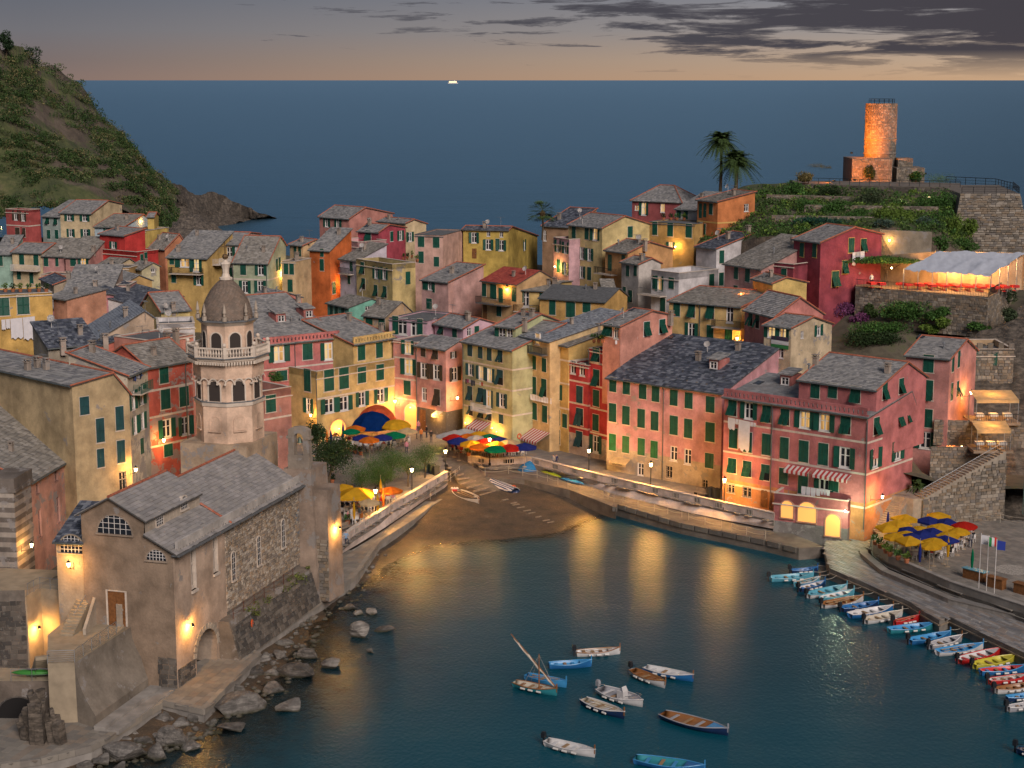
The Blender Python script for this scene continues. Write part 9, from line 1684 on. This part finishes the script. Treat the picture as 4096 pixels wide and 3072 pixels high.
for i, (c, x, y, lb) in enumerate((('M8', 1218, 800, 'grey litter bin on the promenade'), ('M8', 1283, 815, 'black waste container beside the litter bin'), ('R7', 722, 480, 'leftmost black waste container by the tamarisks'), ('R7', 745, 485, 'middle black waste container by the tamarisks'), ('R7', 768, 495, 'rightmost black waste container by the tamarisks'))): g = PZ(c, x, y, 2.5); b = MB(); b.box(-.35, .35, -.3, .3, 0, 1.1); b.box(-.38, .38, -.33, .33, 1.1, 1.2); tag(b.build('waste_bin', plain('bin_plastic', (.03, .035, .04), .5), None, mtx(g, .5)), lb, 'bin')
def ring(c, x, y, label): p, n = cast(c, x, y); b = MB(); b.tube([(.3 * cos(k * pi / 8), 0, .3 * sin(k * pi / 8)) for k in range(17)], .07, 7, cap=False); tag(b.build('lifebuoy', bpaint('orange') if 0 else plain('lifebuoy_orange', (.6, .10, .03), .5), None, mtx(p + n * .1, atan2(n.y, n.x) + pi / 2)), label, 'lifebuoy', 'lifebuoys')
ring('L8', 680, 437, 'orange lifebuoy on the stone wall under the church'); ring('M5', 1038, 122, 'lifebuoy on the rubble wall by the awning'); ring('R3', 1165, 1420, 'lifebuoy left of the pair by the rock stairs'); ring('R3', 1235, 1420, 'lifebuoy right of the pair by the rock stairs'); ring('M5', 980, 705, 'lifebuoy on the bow of the striped boat')
ALIT = emit('lit_passage', (1, .46, .12), .6)
# lit arches of the quay house and of the yellow house
for bl, c, lst in ((b_quay, 'R4', ((298, 245, 1.35, 1.9), (458, 278, 2.0, 2.2), (665, 405, 1.6, 2.4))), (b_yel, 'M2', ((420, 1400, 2.8, 2.6), (745, 1260, 2.6, 2.4)))):
 for x, y, w, h in lst: q = bl.hit(c, x, y, 1, -.02); arch_win(bl.root, bl.Ml @ Matrix.Translation((q.x, -.02, max(.02, q.z))), w, h, 'arch', pm=ALIT, bars=0, fm=plaster((.55, .3, .2), .05), rec=0)
q = b_pk1.hit('M2', 1230, 1245, 1, -.02); arch_win(b_pk1.root, b_pk1.Ml @ Matrix.Translation((q.x, -.02, .1)), 2.2, 3.4, 'arch', pm=ALIT, bars=0, rec=0)
def crenels(bl, n, label=None):
 b = MB(); w = bl.W / (2 * n - 1); [b.box(2 * k * w, (2 * k + 1) * w, 0, .3, bl.he + .085, bl.he + .75) for k in range(n)]; bl.part(b, 'battlements', STONE)
crenels(b_stone, 5)
def pierced(bl, z=.25, m=None):
 n = int(bl.W / .55); b = MB(); b.box(0, bl.W, -.12, .12, bl.he + z + .45, bl.he + z + .75); b.box(0, bl.W, -.12, .12, bl.he + z - .25, bl.he + z)
 for k in range(n): b.box(k * .55, k * .55 + .34, -.11, .11, bl.he + z, bl.he + z + .449)
 bl.part(b, 'pierced_parapet', m)
pierced(b_cor, .3, plaster(CORAL, .03)); pierced(b_ros, .3, plaster(ROSE, .04)); pierced(b_yu, .3, plaster(YELL, .03))
for i, (u0, u1, v) in enumerate(((.2, .52, .28), (.35, .8, .5), (.22, .6, .72))):
 a, c_ = [hcrv(GS, u).lerp(hcrv(GB, u), v) for u in (u0, u1)]; swall('%s dry-stone garden terrace wall down the castle slope' % ORD[i], (a.x, a.y - .8), (c_.x, c_.y - .8), min(a.z, c_.z) - .6, 1.7, STONE, .45)
if 'HDBG' in globals():
 for h in HOUSES: print('H', h[:9])
